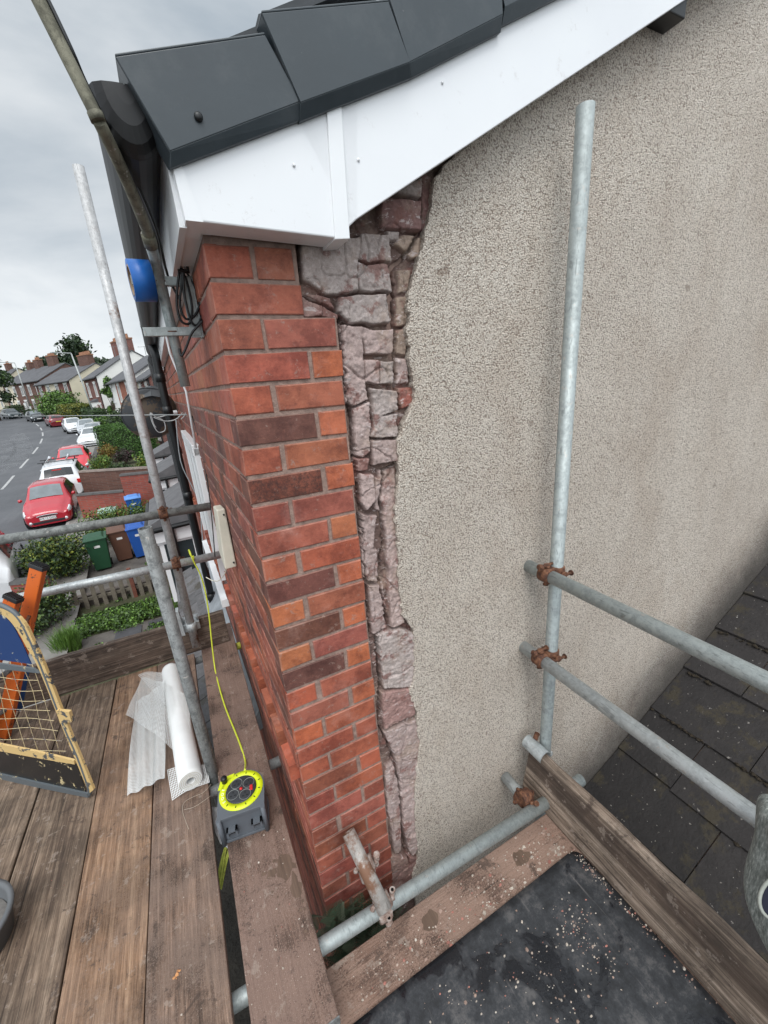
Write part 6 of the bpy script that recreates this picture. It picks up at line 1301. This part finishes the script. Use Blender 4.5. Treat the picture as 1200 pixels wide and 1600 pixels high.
# ---- houses up the street
M['roof_far'] = simple('grey_slate_roof', (.085, .085, .092), .8, var=.25, vscale=1.2, bstr=.3, bscale=8)
M['cream_r'] = simple('cream_render', (.62, .56, .43), .9, var=.06, vscale=.8); M['white_r'] = simple('white_render', (.72, .71, .68), .9, var=.05, vscale=.8); M['frame_w'] = simple('white_window_frame', (.72, .72, .70), .5, var=.03); M['pot'] = simple('chimney_pot', (.30, .15, .09), .9, var=.2); M['door_d'] = simple('dark_door', (.03, .03, .035), .5, var=.2)
def house_far(name, label, PL, PR, depth, he, hr, fmat, gmat, wins, door=None, chim=(), bay=None, zb=None, panels=()):
    """PL/PR: left and right ends of the front as seen from the street; the body goes back from it"""
    a, b = Vector((PL.x, PL.y, 0)), Vector((PR.x, PR.y, 0)); z0 = min(PL.z, PR.z) if zb is None else zb; u = (b-a).normalized(); L = (b-a).length; n = Vector((-u.y, u.x, 0))
    if n.dot(Vector((CAM.x, CAM.y, 0))-a) > 0: n = -n
    t = thing(name, label, 'house', (*((a+b)/2)[:2], z0), 'houses up the street'); V3 = lambda s_, d, z: a+u*s_+n*d+Vector((0, 0, z0+z))
    m = MB(); m.quad(V3(0, 0, -.3), V3(L, 0, -.3), V3(L, 0, he), V3(0, 0, he)); m.quad(V3(0, depth, -.3), V3(L, depth, -.3), V3(L, depth, he), V3(0, depth, he)); m.quad(V3(0, 0, he), V3(L, 0, he), V3(L, depth, he), V3(0, depth, he)); m.build('front_wall', fmat, t)
    for s_, nm in ((0, 'gable_wall'), (L, 'gable_wall')):
        m = MB(); m.poly([V3(s_, 0, -.3), V3(s_, depth, -.3), V3(s_, depth, he), V3(s_, depth/2, hr), V3(s_, 0, he)]); m.build(nm, gmat, t)
    e = .30; sl_ = (hr-he)/(depth/2); m = MB()
    for d0, d1 in ((-e, depth/2), (depth+e, depth/2)):
        z0_, z1_ = he-e*sl_, hr; m.hexa([V3(-.12, d0, z0_+.02), V3(L+.12, d0, z0_+.02), V3(L+.12, d1, z1_+.02), V3(-.12, d1, z1_+.02), V3(-.12, d0, z0_+.14), V3(L+.12, d0, z0_+.14), V3(L+.12, d1, z1_+.14), V3(-.12, d1, z1_+.14)])
    rf = m.build('roof', M['roof_far'], t)
    m = MB(); m.tube([V3(0, -e-.05, he-e*sl_+.02), V3(L, -e-.05, he-e*sl_+.02)], .07, 6); m.tube([V3(L*.985, -.08, 0), V3(L*.985, -.08, he-.1)], .05, 6); m.build('gutter', M['dark_trim'], t)
    for s_, wd, h_ in chim:
        m = MB(); m.hexa([V3(s_-wd/2, depth/2-.45, hr-.9), V3(s_+wd/2, depth/2-.45, hr-.9), V3(s_+wd/2, depth/2+.45, hr-.9), V3(s_-wd/2, depth/2+.45, hr-.9), V3(s_-wd/2, depth/2-.45, hr+h_), V3(s_+wd/2, depth/2-.45, hr+h_), V3(s_+wd/2, depth/2+.45, hr+h_), V3(s_-wd/2, depth/2+.45, hr+h_)]); c_ = m.build('chimney', BR['brown'] if 'brown' in label or 'cream' in label else BR['dull'], rf)
        m = MB(); [m.tube([V3(s_+q, depth/2, hr+h_), V3(s_+q, depth/2, hr+h_+.45)], [.14, .11], 8) for q in np.arange(-wd/2+.25, wd/2, .42)]; m.hexa([V3(s_-wd/2-.06, depth/2-.51, hr+h_-.14), V3(s_+wd/2+.06, depth/2-.51, hr+h_-.14), V3(s_+wd/2+.06, depth/2+.51, hr+h_-.14), V3(s_-wd/2-.06, depth/2+.51, hr+h_-.14), V3(s_-wd/2-.06, depth/2-.51, hr+h_+.01), V3(s_+wd/2+.06, depth/2-.51, hr+h_+.01), V3(s_+wd/2+.06, depth/2+.51, hr+h_+.01), V3(s_-wd/2-.06, depth/2+.51, hr+h_+.01)]); m.build('chimney_pots', M['pot'], rf)
    for s0, s1, mt in panels:
        m = MB(); m.hexa([V3(s0, -.03, 0), V3(s1, -.03, 0), V3(s1, .02, 0), V3(s0, .02, 0), V3(s0, -.03, he-.02), V3(s1, -.03, he-.02), V3(s1, .02, he-.02), V3(s0, .02, he-.02)]); m.build('wall_panel', mt, t)
    for s_, z, w_, h_ in wins:
        m = MB(); f_ = .10
        for q in ((s_-w_/2-.0, s_-w_/2+f_, z, z+h_), (s_+w_/2-f_, s_+w_/2, z, z+h_), (s_-w_/2, s_+w_/2, z+h_-f_, z+h_), (s_-w_/2-.1, s_+w_/2+.1, z-.12, z), (s_-.04, s_+.04, z, z+h_), (s_-w_/2-.12, s_+w_/2+.12, z+h_, z+h_+.22)):
            m.hexa([V3(q[0], -.09, q[2]), V3(q[1], -.09, q[2]), V3(q[1], .02, q[2]), V3(q[0], .02, q[2]), V3(q[0], -.09, q[3]), V3(q[1], -.09, q[3]), V3(q[1], .02, q[3]), V3(q[0], .02, q[3])])
        wf_ = m.build('window', M['frame_w'], t); m = MB(); m.quad(V3(s_-w_/2, -.05, z), V3(s_+w_/2, -.05, z), V3(s_+w_/2, -.05, z+h_), V3(s_-w_/2, -.05, z+h_)); m.build('pane', M['glass'], wf_)
    if door:
        for s_ in door:
            m = MB(); m.hexa([V3(s_-.45, -.06, 0), V3(s_+.45, -.06, 0), V3(s_+.45, .02, 0), V3(s_-.45, .02, 0), V3(s_-.45, -.06, 2.1), V3(s_+.45, -.06, 2.1), V3(s_+.45, .02, 2.1), V3(s_-.45, .02, 2.1)]); m.build('door', M['frame_w'] if s_ == door[0] else M['door_d'], t)
    if bay:
        for s_ in bay:
            m = MB(); P = [(s_-.95, 0), (s_-.6, -.75), (s_+.6, -.75), (s_+.95, 0)]; m.prism([V3(q[0], q[1], 0) for q in P], (0, 0, 2.7)); by = m.build('bay', M['frame_w'], t)
            m = MB(); m.poly([V3(s_-1.05, 0, 2.72), V3(s_-.66, -.9, 2.72), V3(s_+.66, -.9, 2.72), V3(s_+1.05, 0, 2.72)]); top_ = [V3(s_-1.05, .0, 3.1), V3(s_+1.05, .0, 3.1)]; m.poly([V3(s_-.66, -.9, 2.72), V3(s_+.66, -.9, 2.72), top_[1], top_[0]]); m.poly([V3(s_-1.05, 0, 2.72), V3(s_-.66, -.9, 2.72), top_[0]]); m.poly([V3(s_+1.05, 0, 2.72), V3(s_+.66, -.9, 2.72), top_[1]]); m.build('bay_roof', M['roof_far'], by)
            m = MB(); m.quad(V3(s_-.5, -.77, .9), V3(s_+.5, -.77, .9), V3(s_+.5, -.77, 2.3), V3(s_-.5, -.77, 2.3)); m.build('pane', M['glass'], by)
W2 = lambda L, k, z1=.9, z2=3.4, w_=.95, h=1.5: [(L*(i+.5)/k, z, w_, h) for i in range(k) for z in (z1, z2)]
def lenf(a, b): return math.hypot(a.x-b.x, a.y-b.y)
def HF(name, label, px0, y0, px1, y1, depth, he, hr, f, g, k, zadd=0, **kw):
    A, B = COLM(px0, y0), COLM(px1, y1); L = lenf(A, B); A.z = B.z = min(A.z, B.z)+zadd
    ch = kw.pop('chimf', (.5,)); kw['chim'] = [(L*c, w_, h_) for c, w_, h_ in kw.pop('chm', [(c, 1.4, 1.3) for c in ch])]; pn = [(L*a, L*b, m_) for a, b, m_ in kw.pop('pan', ())]
    dr = [L*q for q in kw.pop('doors', (.1,))]; by = [L*q for q in kw.pop('bays', ())]
    house_far(name, label, A, B, depth, he, hr, f, g, W2(L, k), door=dr, bay=by or None, panels=pn, **kw); return A, B
HF('detached_house', 'cream rendered house at the far left end of the street', -14, 118, 11, 110, 8, 5.2, 8.2, M['cream_r'], M['cream_r'], 3)
HF('brick_terrace_house', 'long brown brick terrace with white lintels and a brick gable', 16, 105, 74, 92, 9.5, 5.6, 8.3, BR['brown'], BR['brown'], 5, chm=[(.35, 1.6, 1.5), (.72, 2.4, 1.7), (.12, 1.4, 1.3)], doors=(.45, .9), pan=((.10, .30, M['cream_r']),))
HF('semi_detached_house', 'cream and brick house with a cream rendered gable behind the light green bush', 66, 86, 118, 76, 8.5, 5.3, 7.6, BR['dull'], M['cream_r'], 4, chm=[(.78, 3.2, 1.5)], doors=(.12, .9), pan=((.28, .66, M['cream_r']),))
HF('gabled_house', 'brick-fronted house with a white rendered gable and bay windows', 140, 67, 161, 60, 9.0, 5.6, 8.4, BR['dull'], M['white_r'], 2, chm=[(.2, 1.5, 1.7), (.9, .8, 1.6)], doors=(.1,), bays=(.55,))
HF('terraced_house', 'white and red brick terraced house right of the narrow conifer', 174, 53, 212, 42, 8.5, 5.3, 7.8, M['white_r'], M['white_r'], 3, chm=[(.8, 1.9, 1.7)], doors=(.2,), pan=((.38, 1.0, BR['orange']),))
HF('terraced_house', 'pale brick terraced house seen above the satellite dish', 213, 41.6, 240, 33, 8.5, 5.3, 7.8, M['cream_r'], BR['dull'], 3, chm=[(.3, 1.5, 1.4)], doors=(.2,), pan=((.5, 1.0, BR['dull']),))
# neighbouring terrace in line with our own front
def neigh(y0, y1, label, door_first):
    t = thing('terraced_house', label, 'house', FP((y0+y1)/2, -4.9, 0), 'terrace next door'); zb = -5.0; zt = 0.0
    m = MB(); m.hexa([FP(y0, zb, 0), FP(y0, zb, -6), FP(y1, zb, -6), FP(y1, zb, 0), FP(y0, zt, 0), FP(y0, zt, -6), FP(y1, zt, -6), FP(y1, zt, 0)]); m.build('wall', BR['front'], t)
    m = MB(); m.hexa([FP(y0, .05, .12), FP(y0, .05, -6), FP(y1, .05, -6), FP(y1, .05, .12), FP(y0, .16, .12), FP(y0, 3.2, -6), FP(y1, 3.2, -6), FP(y1, .16, .12)]); m.build('roof', M['roof_far'], t)
    m = MB(); m.hexa([FP(y0, -.02, .01), FP(y0, -.02, .03), FP(y1, -.02, .03), FP(y1, -.02, .01), FP(y0, .14, .01), FP(y0, .14, .03), FP(y1, .14, .03), FP(y1, .14, .01)]); m.build('fascia', M['upvc'], t)
    m = MB(); m.tube([FP(y0, .10, .10), FP(y1, .10, .10)], .055, 8); m.tube([FP(y0+.15, .1, .10), FP(y0+.15, -4.9, .06)], .04, 8); m.build('gutter', M['dark_trim'], t)
    for s_, z in ((y0+1.2, -1.7), (y0+3.6, -1.7)):
        m = MB(); m.hexa([FP(s_, z, -.02), FP(s_, z, .05), FP(s_+1, z, .05), FP(s_+1, z, -.02), FP(s_, z+1.2, -.02), FP(s_, z+1.2, .05), FP(s_+1, z+1.2, .05), FP(s_+1, z+1.2, -.02)]); wf_ = m.build('window', M['frame_w'], t); m = MB(); m.quad(FP(s_+.1, z+.1, .055), FP(s_+.9, z+.1, .055), FP(s_+.9, z+1.1, .055), FP(s_+.1, z+1.1, .055)); m.build('pane', M['glass'], wf_)
    # bay with lean-to slate roof
    b0, b1 = y0+(2.6 if door_first else .7), y0+(4.9 if door_first else 3.0); zr = -2.62
    m = MB(); m.hexa([FP(b0+.1, -4.95, 0), FP(b0+.1, -4.95, .62), FP(b1-.1, -4.95, .62), FP(b1-.1, -4.95, 0), FP(b0+.1, zr, 0), FP(b0+.1, zr, .62), FP(b1-.1, zr, .62), FP(b1-.1, zr, 0)]); by = m.build('bay', BR['front'], t)
    m = MB(); m.hexa([FP(b0, zr-.02, 0), FP(b0, zr-.02, .80), FP(b1, zr-.02, .80), FP(b1, zr-.02, 0), FP(b0, zr+.42, 0), FP(b0, zr+.06, .80), FP(b1, zr+.06, .80), FP(b1, zr+.42, 0)]); m.build('bay_roof', simple('slate_canopy', (.115, .115, .12), .75, var=.25, vscale=5, bstr=.4, bscale=12) if 'sc' not in M else M['sc'], by); M.setdefault('sc', bpy.data.materials['slate_canopy'])
    m = MB(); m.hexa([FP(b0+.03, zr-.30, 0), FP(b0+.03, zr-.30, .74), FP(b1-.03, zr-.30, .74), FP(b1-.03, zr-.30, 0), FP(b0+.03, zr-.05, 0), FP(b0+.03, zr-.05, .74), FP(b1-.03, zr-.05, .74), FP(b1-.03, zr-.05, 0)]); m.build('bay_fascia', M['upvc'], by)
    m = MB(); m.tube([FP(b0-.03, zr-.0, .02), FP(b0-.03, zr-.04, .84), FP(b1, zr-.04, .84)], .05, 8); m.tube([FP(b0-.03, zr-.0, .42), FP(b0-.03, -4.9, .40)], .035, 8); m.build('bay_gutter', M['black_plastic'], by)
    m = MB()
    for o0, o1 in ((.06, .12), (.44, .50), (.62, .70)): m.hexa([FP(b0+.085, -4.2, o0), FP(b0+.085, -4.2, o1), FP(b0+.12, -4.2, o1), FP(b0+.12, -4.2, o0), FP(b0+.085, zr-.30, o0), FP(b0+.085, zr-.30, o1), FP(b0+.12, zr-.30, o1), FP(b0+.12, zr-.30, o0)])
    m.hexa([FP(b0+.08, zr-.36, 0), FP(b0+.08, zr-.36, .72), FP(b0+.14, zr-.36, .72), FP(b0+.14, zr-.36, 0), FP(b0+.08, zr-.30, 0), FP(b0+.08, zr-.30, .72), FP(b0+.14, zr-.30, .72), FP(b0+.14, zr-.30, 0)]); w_ = m.build('bay_window', M['upvc'], by)
    m = MB(); m.quad(FP(b0+.095, -4.2, .12), FP(b0+.095, -4.2, .62), FP(b0+.095, zr-.34, .62), FP(b0+.095, zr-.34, .12)); m.build('pane', M['glass'], by)
neigh(4.62, 9.9, 'brick terraced house next door with a slate-roofed bay and white fascia', True)
neigh(9.92, 15.2, 'second brick terraced house along from the brick pier', True)
neigh(15.22, 20.6, 'third brick terraced house along from the brick pier', True)
m = MB(); a = PY(275, 690, 4.4); b = PY(325, 860, 4.4); m.tube([(a.x, 4.4, .0), (a.x, 4.4, -4.9)], .035, 10); [m.tube([(a.x, 4.4, z), (a.x, 4.4, z-.08)], .045, 10) for z in (-.9, -2.0, -3.2)]; tag(m.build('soil_pipe', simple('red_brown_pipe', (.20, .06, .045), .5, var=.1)), 'red-brown painted downpipe beside the black one on the street front', 'pipe')
# chimney stack and aerial over the terrace
m = MB(); c = PY(216, 598, 30); 
def aerial(px, py, yd, hh, label):
    p = PY(px, py, yd); m = MB(); m.tube([p+Vector((0, 0, -hh)), p], .02, 6); m.tube([p+Vector((-.5, 0, -.05)), p+Vector((.5, 0, -.02))], .012, 5)
    for q in (-.4, -.2, 0, .2, .4): m.tube([p+Vector((q, -.2, -.03)), p+Vector((q, .2, -.03))], .009, 5)
    tag(m.build('roof_aerial', M['galv_old']), label, 'aerial', 'roof aerials')
aerial(225, 541, 40, 2.8, 'thin roof aerial right of the long thin upright'); aerial(177, 541, 62, 3.2, 'thin roof aerial above the white gabled house')

# ---- street lamps
def lamp(px, yd, ptop, parm, label):
    b = COLM(px, yd); top = PY(*ptop, yd); arm = PY(*parm, yd-1.5); t = thing('street_lamp', label, 'street lamp', b, 'street lamps')
    m = MB(); bb = Vector((b.x, b.y, b.z-.2)); m.tube([bb, bb+Vector((0, 0, 1.6))], .14, 10); m.tube([bb+Vector((0, 0, 1.6)), top], [.09, .065], 10); m.build('post', simple('pale_lamp_post', (.42, .44, .43), .6, .2, var=.1) if 'lp' not in M else M['lp'], t); M.setdefault('lp', bpy.data.materials['pale_lamp_post'])
    m = MB(); m.tube([top, top.lerp(arm, .85)], .055, 8); m.build('arm', M['lp'], t); m = MB(); d = (arm-top); mm = frame_m(top.lerp(arm, .85), d, (d.y, -d.x, 0)); m.box(0, .75, -.14, .14, -.06, .06, mm); bev(m.build('lantern', M['lp'], t), .03)
lamp(142, 57, (111, 552), (86, 551), 'tall street lamp beside the white parked cars')
lamp(47, 92, (23, 567), (-2, 566), 'tall street lamp beside the black saloon far up the street')

# ---- cars
def car(label, x, y, head, col, L=3.6, W=1.6, H=1.48, hood=.95, style='hatch', plate=None, group='cars parked along the kerb', z=None, bars=False, trim=None, face=True, dark_front=False):
    z = gz(y) if z is None else z; slope = -math.atan(GS*math.cos(head)) if GY0 < y < GY1 else 0
    t = thing('parked_car', label, 'car', (x, y, z), group)
    mm = Matrix.Translation((x, y, z)) @ Matrix.Rotation(head, 4, 'Z') @ Matrix.Rotation(0, 4, 'X')
    if slope: mm = Matrix.Translation((x, y, z)) @ Matrix.Rotation(math.atan(GS), 4, 'X') @ Matrix.Rotation(head, 4, 'Z')
    # local: +x left... front points to +Y local
    # stations along length f=0 front ..1 rear : (f, halfwidth factor, belt z, top z, roof half factor)
    if style == 'hatch': ST = [(0, .74, .56, .60, .60), (.015, .84, .62, .68, .66), (.05, .93, .68, .76, .70), (.12, .98, .76, .85, .74), (.24, 1, hood-.10, hood, .80), (.27, 1, hood-.06, hood+.05, .80), (.44, 1, hood-.04, H-.04, .70), (.50, 1, hood-.02, H, .72), (.66, 1, hood, H, .72), (.82, .99, hood+.02, H-.05, .70), (.88, .98, hood+.03, H-.12, .68), (.97, .94, hood-.02, hood+.08, .74), (1, .84, .60, .68, .70)]
    else: ST = [(0, .74, .54, .58, .60), (.012, .84, .60, .64, .66), (.05, .93, .66, .72, .70), (.14, .98, .74, .82, .76), (.27, 1, hood-.10, hood-.02, .80), (.30, 1, hood-.08, hood+.04, .80), (.42, 1, hood-.05, H-.05, .68), (.50, 1, hood-.04, H, .70), (.62, 1, hood-.03, H-.01, .70), (.70, .99, hood-.02, H-.07, .67), (.82, .98, hood-.02, hood+.09, .76), (.97, .92, hood-.06, hood+.02, .76), (1, .82, .62, .70, .72)]
    def surf(f, v):
        for i in range(len(ST)-1):
            if ST[i+1][0] >= f: break
        a, b = ST[i], ST[i+1]; k = (f-a[0])/(b[0]-a[0]); k = min(max(k, 0), 1); q = [a[j]+(b[j]-a[j])*k for j in range(5)]; hw = W/2; zb_ = .17+.08*max(0, 1-f/.06)*.5
        ring = [(0, zb_), (q[1]*.86*hw, zb_), (q[1]*hw*.99, .34), (q[1]*hw, .55), (q[1]*hw*.97, q[2]), (q[4]*hw+.02, q[3]-.06), (q[4]*hw*.82, q[3]), (0, q[3]+.025)]
        vv = v*(len(ring)-1); j = min(int(vv), len(ring)-2); kk = vv-j; r0, r1 = ring[j], ring[j+1]; return Vector((r0[0]+(r1[0]-r0[0])*kk, L/2-f*L, r0[1]+(r1[1]-r0[1])*kk))
    fs = sorted(set([s_[0] for s_ in ST]+list(np.linspace(0, 1, 33)))); vs_ = [i/21 for i in range(22)]; m = MB(); m.smooth = True
    for sg in (1, -1):
        base = len(m.v)
        for f in fs:
            for v in vs_: p = surf(f, v); m.v.append(mm @ Vector((p.x*sg, p.y, p.z)))
        nv2 = len(vs_)
        for i in range(len(fs)-1):
            for j in range(nv2-1): q = (base+i*nv2+j, base+i*nv2+j+1, base+(i+1)*nv2+j+1, base+(i+1)*nv2+j); m.face(q if sg < 0 else q[::-1])
        for fi in (0, len(fs)-1): q = [base+fi*nv2+j for j in range(nv2)]; m.smooth = False; m.face(q if (fi > 0) == (sg > 0) else q[::-1]); m.smooth = True
    o = m.build('body', col, t); bm = bmesh.new(); bm.from_mesh(o.data); bmesh.ops.remove_doubles(bm, verts=bm.verts, dist=1e-4); bmesh.ops.recalc_face_normals(bm, faces=bm.faces); bm.to_mesh(o.data); bm.free()
    def patch(name, f0, f1, v0, v1, mat, sides=(1,), off=.008, parent=t, nf=8, nv_=4, taper=(0, 0)):
        for sg in sides:
            m = MB(); m.smooth = True; G_ = []
            for i in range(nf+1):
                f = f0+(f1-f0)*i/nf; row = []
                for j in range(nv_+1):
                    v = v0+(v1-v0)*j/nv_; ff = f+(taper[0]*(1-i/nf)-taper[1]*(i/nf))*(j/nv_); p = surf(ff, v); e = .004; du = surf(min(1, ff+e), v)-surf(max(0, ff-e), v); dv_ = surf(ff, min(1, v+e))-surf(ff, max(0, v-e)); n = dv_.cross(du); n = n.normalized() if n.length > 1e-9 else Vector((0, 0, 1))
                    if n.dot(p-Vector((0, p.y*.6, .5))) < 0: n = -n
                    p = p+n*off; row.append(mm @ Vector((p.x*sg, p.y, p.z)))
                G_.append(row)
            for i in range(nf):
                for j in range(nv_): m.quad(G_[i][j], G_[i+1][j], G_[i+1][j+1], G_[i][j+1])
            m.build(name, mat, parent)
    A, B = (.285, .43) if style == 'hatch' else (.31, .41)
    # windscreen: full-width strip
    def topstrip(name, f0, f1, mat, k0=.90, zo=.012):
        m = MB(); m.smooth = True
        for i in range(8):
            fa, fb = f0+(f1-f0)*i/8, f0+(f1-f0)*(i+1)/8
            for xa, xb in ((-1, -.5), (-.5, 0), (0, .5), (.5, 1)):
                def T_(f, xq):
                    c = surf(f, 1); s_ = surf(f, 6/7); e = surf(f, 5.3/7); ww = e.x*k0; h_ = c.z if abs(xq) < .6 else s_.z-.006; n = 1 if f1 < .5 else 1; return mm @ Vector((ww*xq, c.y+(zo*.8 if f1 < .5 else -zo*.8), h_+zo))
                m.quad(T_(fa, xa), T_(fa, xb), T_(fb, xb), T_(fb, xa))
        return m.build(name, mat, t)
    topstrip('windscreen', A, B, M['car_glass'])
    topstrip('rear_window', .885 if style == 'hatch' else .70, .955 if style == 'hatch' else .80, M['car_glass_dark'])
    C_, D_ = (.36, .86) if style == 'hatch' else (.37, .72)
    patch('side_window', C_, .56, 4.12/7, 4.92/7, M['car_glass_dark'], (1, -1), taper=(.07, 0)); patch('side_window', .575, D_, 4.12/7, 4.92/7, M['car_glass_dark'], (1, -1), taper=(0, .03))
    for f_ in (.175, .815):
        for sg in (1, -1):
            c = Vector((sg*(W/2-.09), L/2-f_*L, .30)); m = MB(); ax_ = (mm.to_3x3() @ Vector((sg, 0, 0))).normalized(); cw = mm @ c
            m.lathe(cw, ax_, [(.20, -.10), (.295, -.10), (.305, -.06), (.305, .07), (.29, .095), (.20, .10)], 26); wh = m.build('wheel', M['tyre'], t)
            m = MB(); m.lathe(cw, ax_, [(.195, .085), (.18, .07), (.05, .06), (.05, .09), (0, .095)], 20); 
            for k_ in range(5):
                a_ = k_*1.2566; u_ = ax_.orthogonal().normalized(); v2_ = ax_.cross(u_); d_ = u_*math.cos(a_)+v2_*math.sin(a_); e_ = ax_.cross(d_)
                m.quad(cw+ax_*.097+d_*.04-e_*.028, cw+ax_*.097+d_*.04+e_*.028, cw+ax_*.09+d_*.185+e_*.02, cw+ax_*.09+d_*.185-e_*.02)
            m.build('rim', M['alloy'], wh)
            m = MB(); pts = [c+Vector((sg*.085, math.cos(a_)*.345, math.sin(a_)*.345)) for a_ in np.linspace(-.15, math.pi+.15, 14)]; m.poly([mm @ p for p in pts]) if sg > 0 else m.poly([mm @ p for p in pts[::-1]]); m.build('wheel_arch', M['dark_trim'], t)
    for sg in (1, -1):
        m = MB(); c = Vector((sg*(W/2+.085), L/2-.335*L, hood+.06)); m.tube([mm @ (c+Vector((-sg*.08, 0, 0))), mm @ (c+Vector((-sg*.02, 0, .01))), mm @ (c+Vector((sg*.05, .01, .01)))], [.03, .075, .055], 10); m.build('wing_mirror', trim or col, t)
    if face:
        patch('headlight', .012, .105, 3.25/7, 4.35/7, M['lamp_clear'], (1, -1), .012, taper=(.02, 0)); yf = L/2+.004
        bx = lambda x0, x1, z0, z1, mt, nm, yy=0, dp=.03: bev(MB().box(x0, x1, yf-dp+yy, yf+.012+yy, z0, z1, mm).build(nm, mt, t), .008)
        fog = -.01
        bx(-.30, .30, .545, .585, M['dark_trim'], 'grille'); bx(-.50, .50, .27, .36, M['dark_trim'], 'lower_grille', .0)
        m = MB(); m.tube([mm @ Vector((.33*math.cos(a_), yf+.008, .565+.035*math.sin(a_))) for a_ in np.linspace(0, 6.28, 24, endpoint=False)], .008, 5, closed=True); m.build('grille_surround', M['chrome'], t)
        for sg in (1, -1):
            m = MB(); m.lathe(mm @ Vector((sg*.56, yf-.03, .34)), (mm.to_3x3() @ Vector((0, 1, 0))), [(.055, 0), (.055, .03), (.02, .04), (0, .04)], 14); m.build('fog_light', M['lamp_clear'], t)
        pl = MB().box(-.26, .26, yf+.012, yf+.022, .40, .51, mm).build('number_plate', M['plate_w'], t)
        if plate: textmesh('lettering', plate, .105, M['ink'], mm @ frame_m((0, yf+.0235, .455), (-1, 0, 0), (0, 0, 1)), pl)
    yr = -L/2; 
    if face is False:
        for sg in (1, -1): MB().box(sg*W/2*.86-.13, sg*W/2*.86+.05, yr-.015, yr+.10, .70, .88, mm).build('tail_light', M['lamp_red'], t)
        pl = MB().box(-.26, .26, yr-.025, yr-.012, .62, .73, mm).build('number_plate', simple('yellow_number_plate', (.62, .50, .06), .4, var=.02) if 'yp' not in M else M['yp'], t); M.setdefault('yp', bpy.data.materials['yellow_number_plate'])
        MB().box(-.18, .18, yr-.01, yr+.06, H-.13, H-.09, mm).build('brake_light', M['lamp_red'], t)
    if bars:
        for f_ in (.50, .70):
            m = MB(); m.tube([mm @ Vector((-W*.45, L/2-f_*L, H+.10)), mm @ Vector((W*.45, L/2-f_*L, H+.10))], .022, 8); [m.tube([mm @ Vector((sg*W*.34, L/2-f_*L, H-.02)), mm @ Vector((sg*W*.34, L/2-f_*L, H+.10))], .03, 8) for sg in (1, -1)]
            m.build('roof_bar', M['dark_trim'], t)
        for xq in (-.45, .35):
            m = MB(); m.tube([mm @ Vector((xq, L/2-.45*L, H+.15)), mm @ Vector((xq, L/2-.75*L, H+.15))], .035, 8); m.tube([mm @ Vector((xq, L/2-.49*L, H+.15)), mm @ Vector((xq+.06, L/2-.49*L, H+.25))], .05, 8); m.build('roof_carrier', M['chrome'], t)
    return t
def hd(y):  # heading of a car facing down the street (towards us)
    i = min(range(len(clv)), key=lambda k: abs(clv[k].y-y)); a, b = clv[max(0, i-1)], clv[min(len(clv)-1, i+1)]; d = a-b; return math.atan2(-d.x, d.y)
def carpx(label, px, py, headoff, col, L, W, H, face=True, yh=None, **kw):
    P = PG(px, py); h = hd(P.y if yh is None else yh)+headoff+(0 if face else math.pi); f = Vector((-math.sin(h), math.cos(h), 0)); c = P-f*(L/2) if face else P+f*(L/2)
    return car(label, c.x, c.y, h, col, L, W, H, face=face, **kw)
car('cherry red five-door hatchback nearest the camera, facing down the street', -5.38, 20.2, hd(20)-.0, M['p_red'], 3.6, 1.60, 1.48, plate='WK13 DXG')
car('white estate car with a roof carrier directly behind the nearest red hatchback', -5.75, 25.4, hd(25)+math.pi, M['p_white'], 4.4, 1.82, 1.56, face=False, bars=True)
carpx('bright red hatchback between the white estate and the white saloon', 119, 744, 0, M['p_red2'], 4.1, 1.74, 1.46)
carpx('white saloon facing down the street behind the bright red hatchback', 142, 700, -.16, M['p_white'], 4.9, 1.90, 1.46, style='saloon')
carpx('silver-white hatchback half hidden behind the white saloon', 146, 689, -.12, M['p_silver'], 4.0, 1.75, 1.46)
carpx('pale silver hatchback peeping out behind the other silver car', 139, 681, -.05, M['p_silver'], 4.0, 1.75, 1.5)
carpx('small white hatchback parked at the bend beside the street lamp', 122, 677, .10, M['p_white'], 3.9, 1.75, 1.5)
carpx('dark maroon car seen from behind at the bend', 94, 667, .1, M['p_maroon'], 4.1, 1.75, 1.42, face=False)
carpx('black hatchback parked beyond the maroon car on the bend', 63, 659, .10, M['p_black'], 4.2, 1.75, 1.46)
carpx('dark teal car farthest up the street, beside the far lamp', 27, 654, .10, M['p_teal'], 4.3, 1.75, 1.5)
car('white car cut off by the left edge behind the orange ladder', -5.62, 12.9, hd(12)+math.pi+.15, M['p_white'], 4.2, 1.8, 1.6, face=None)
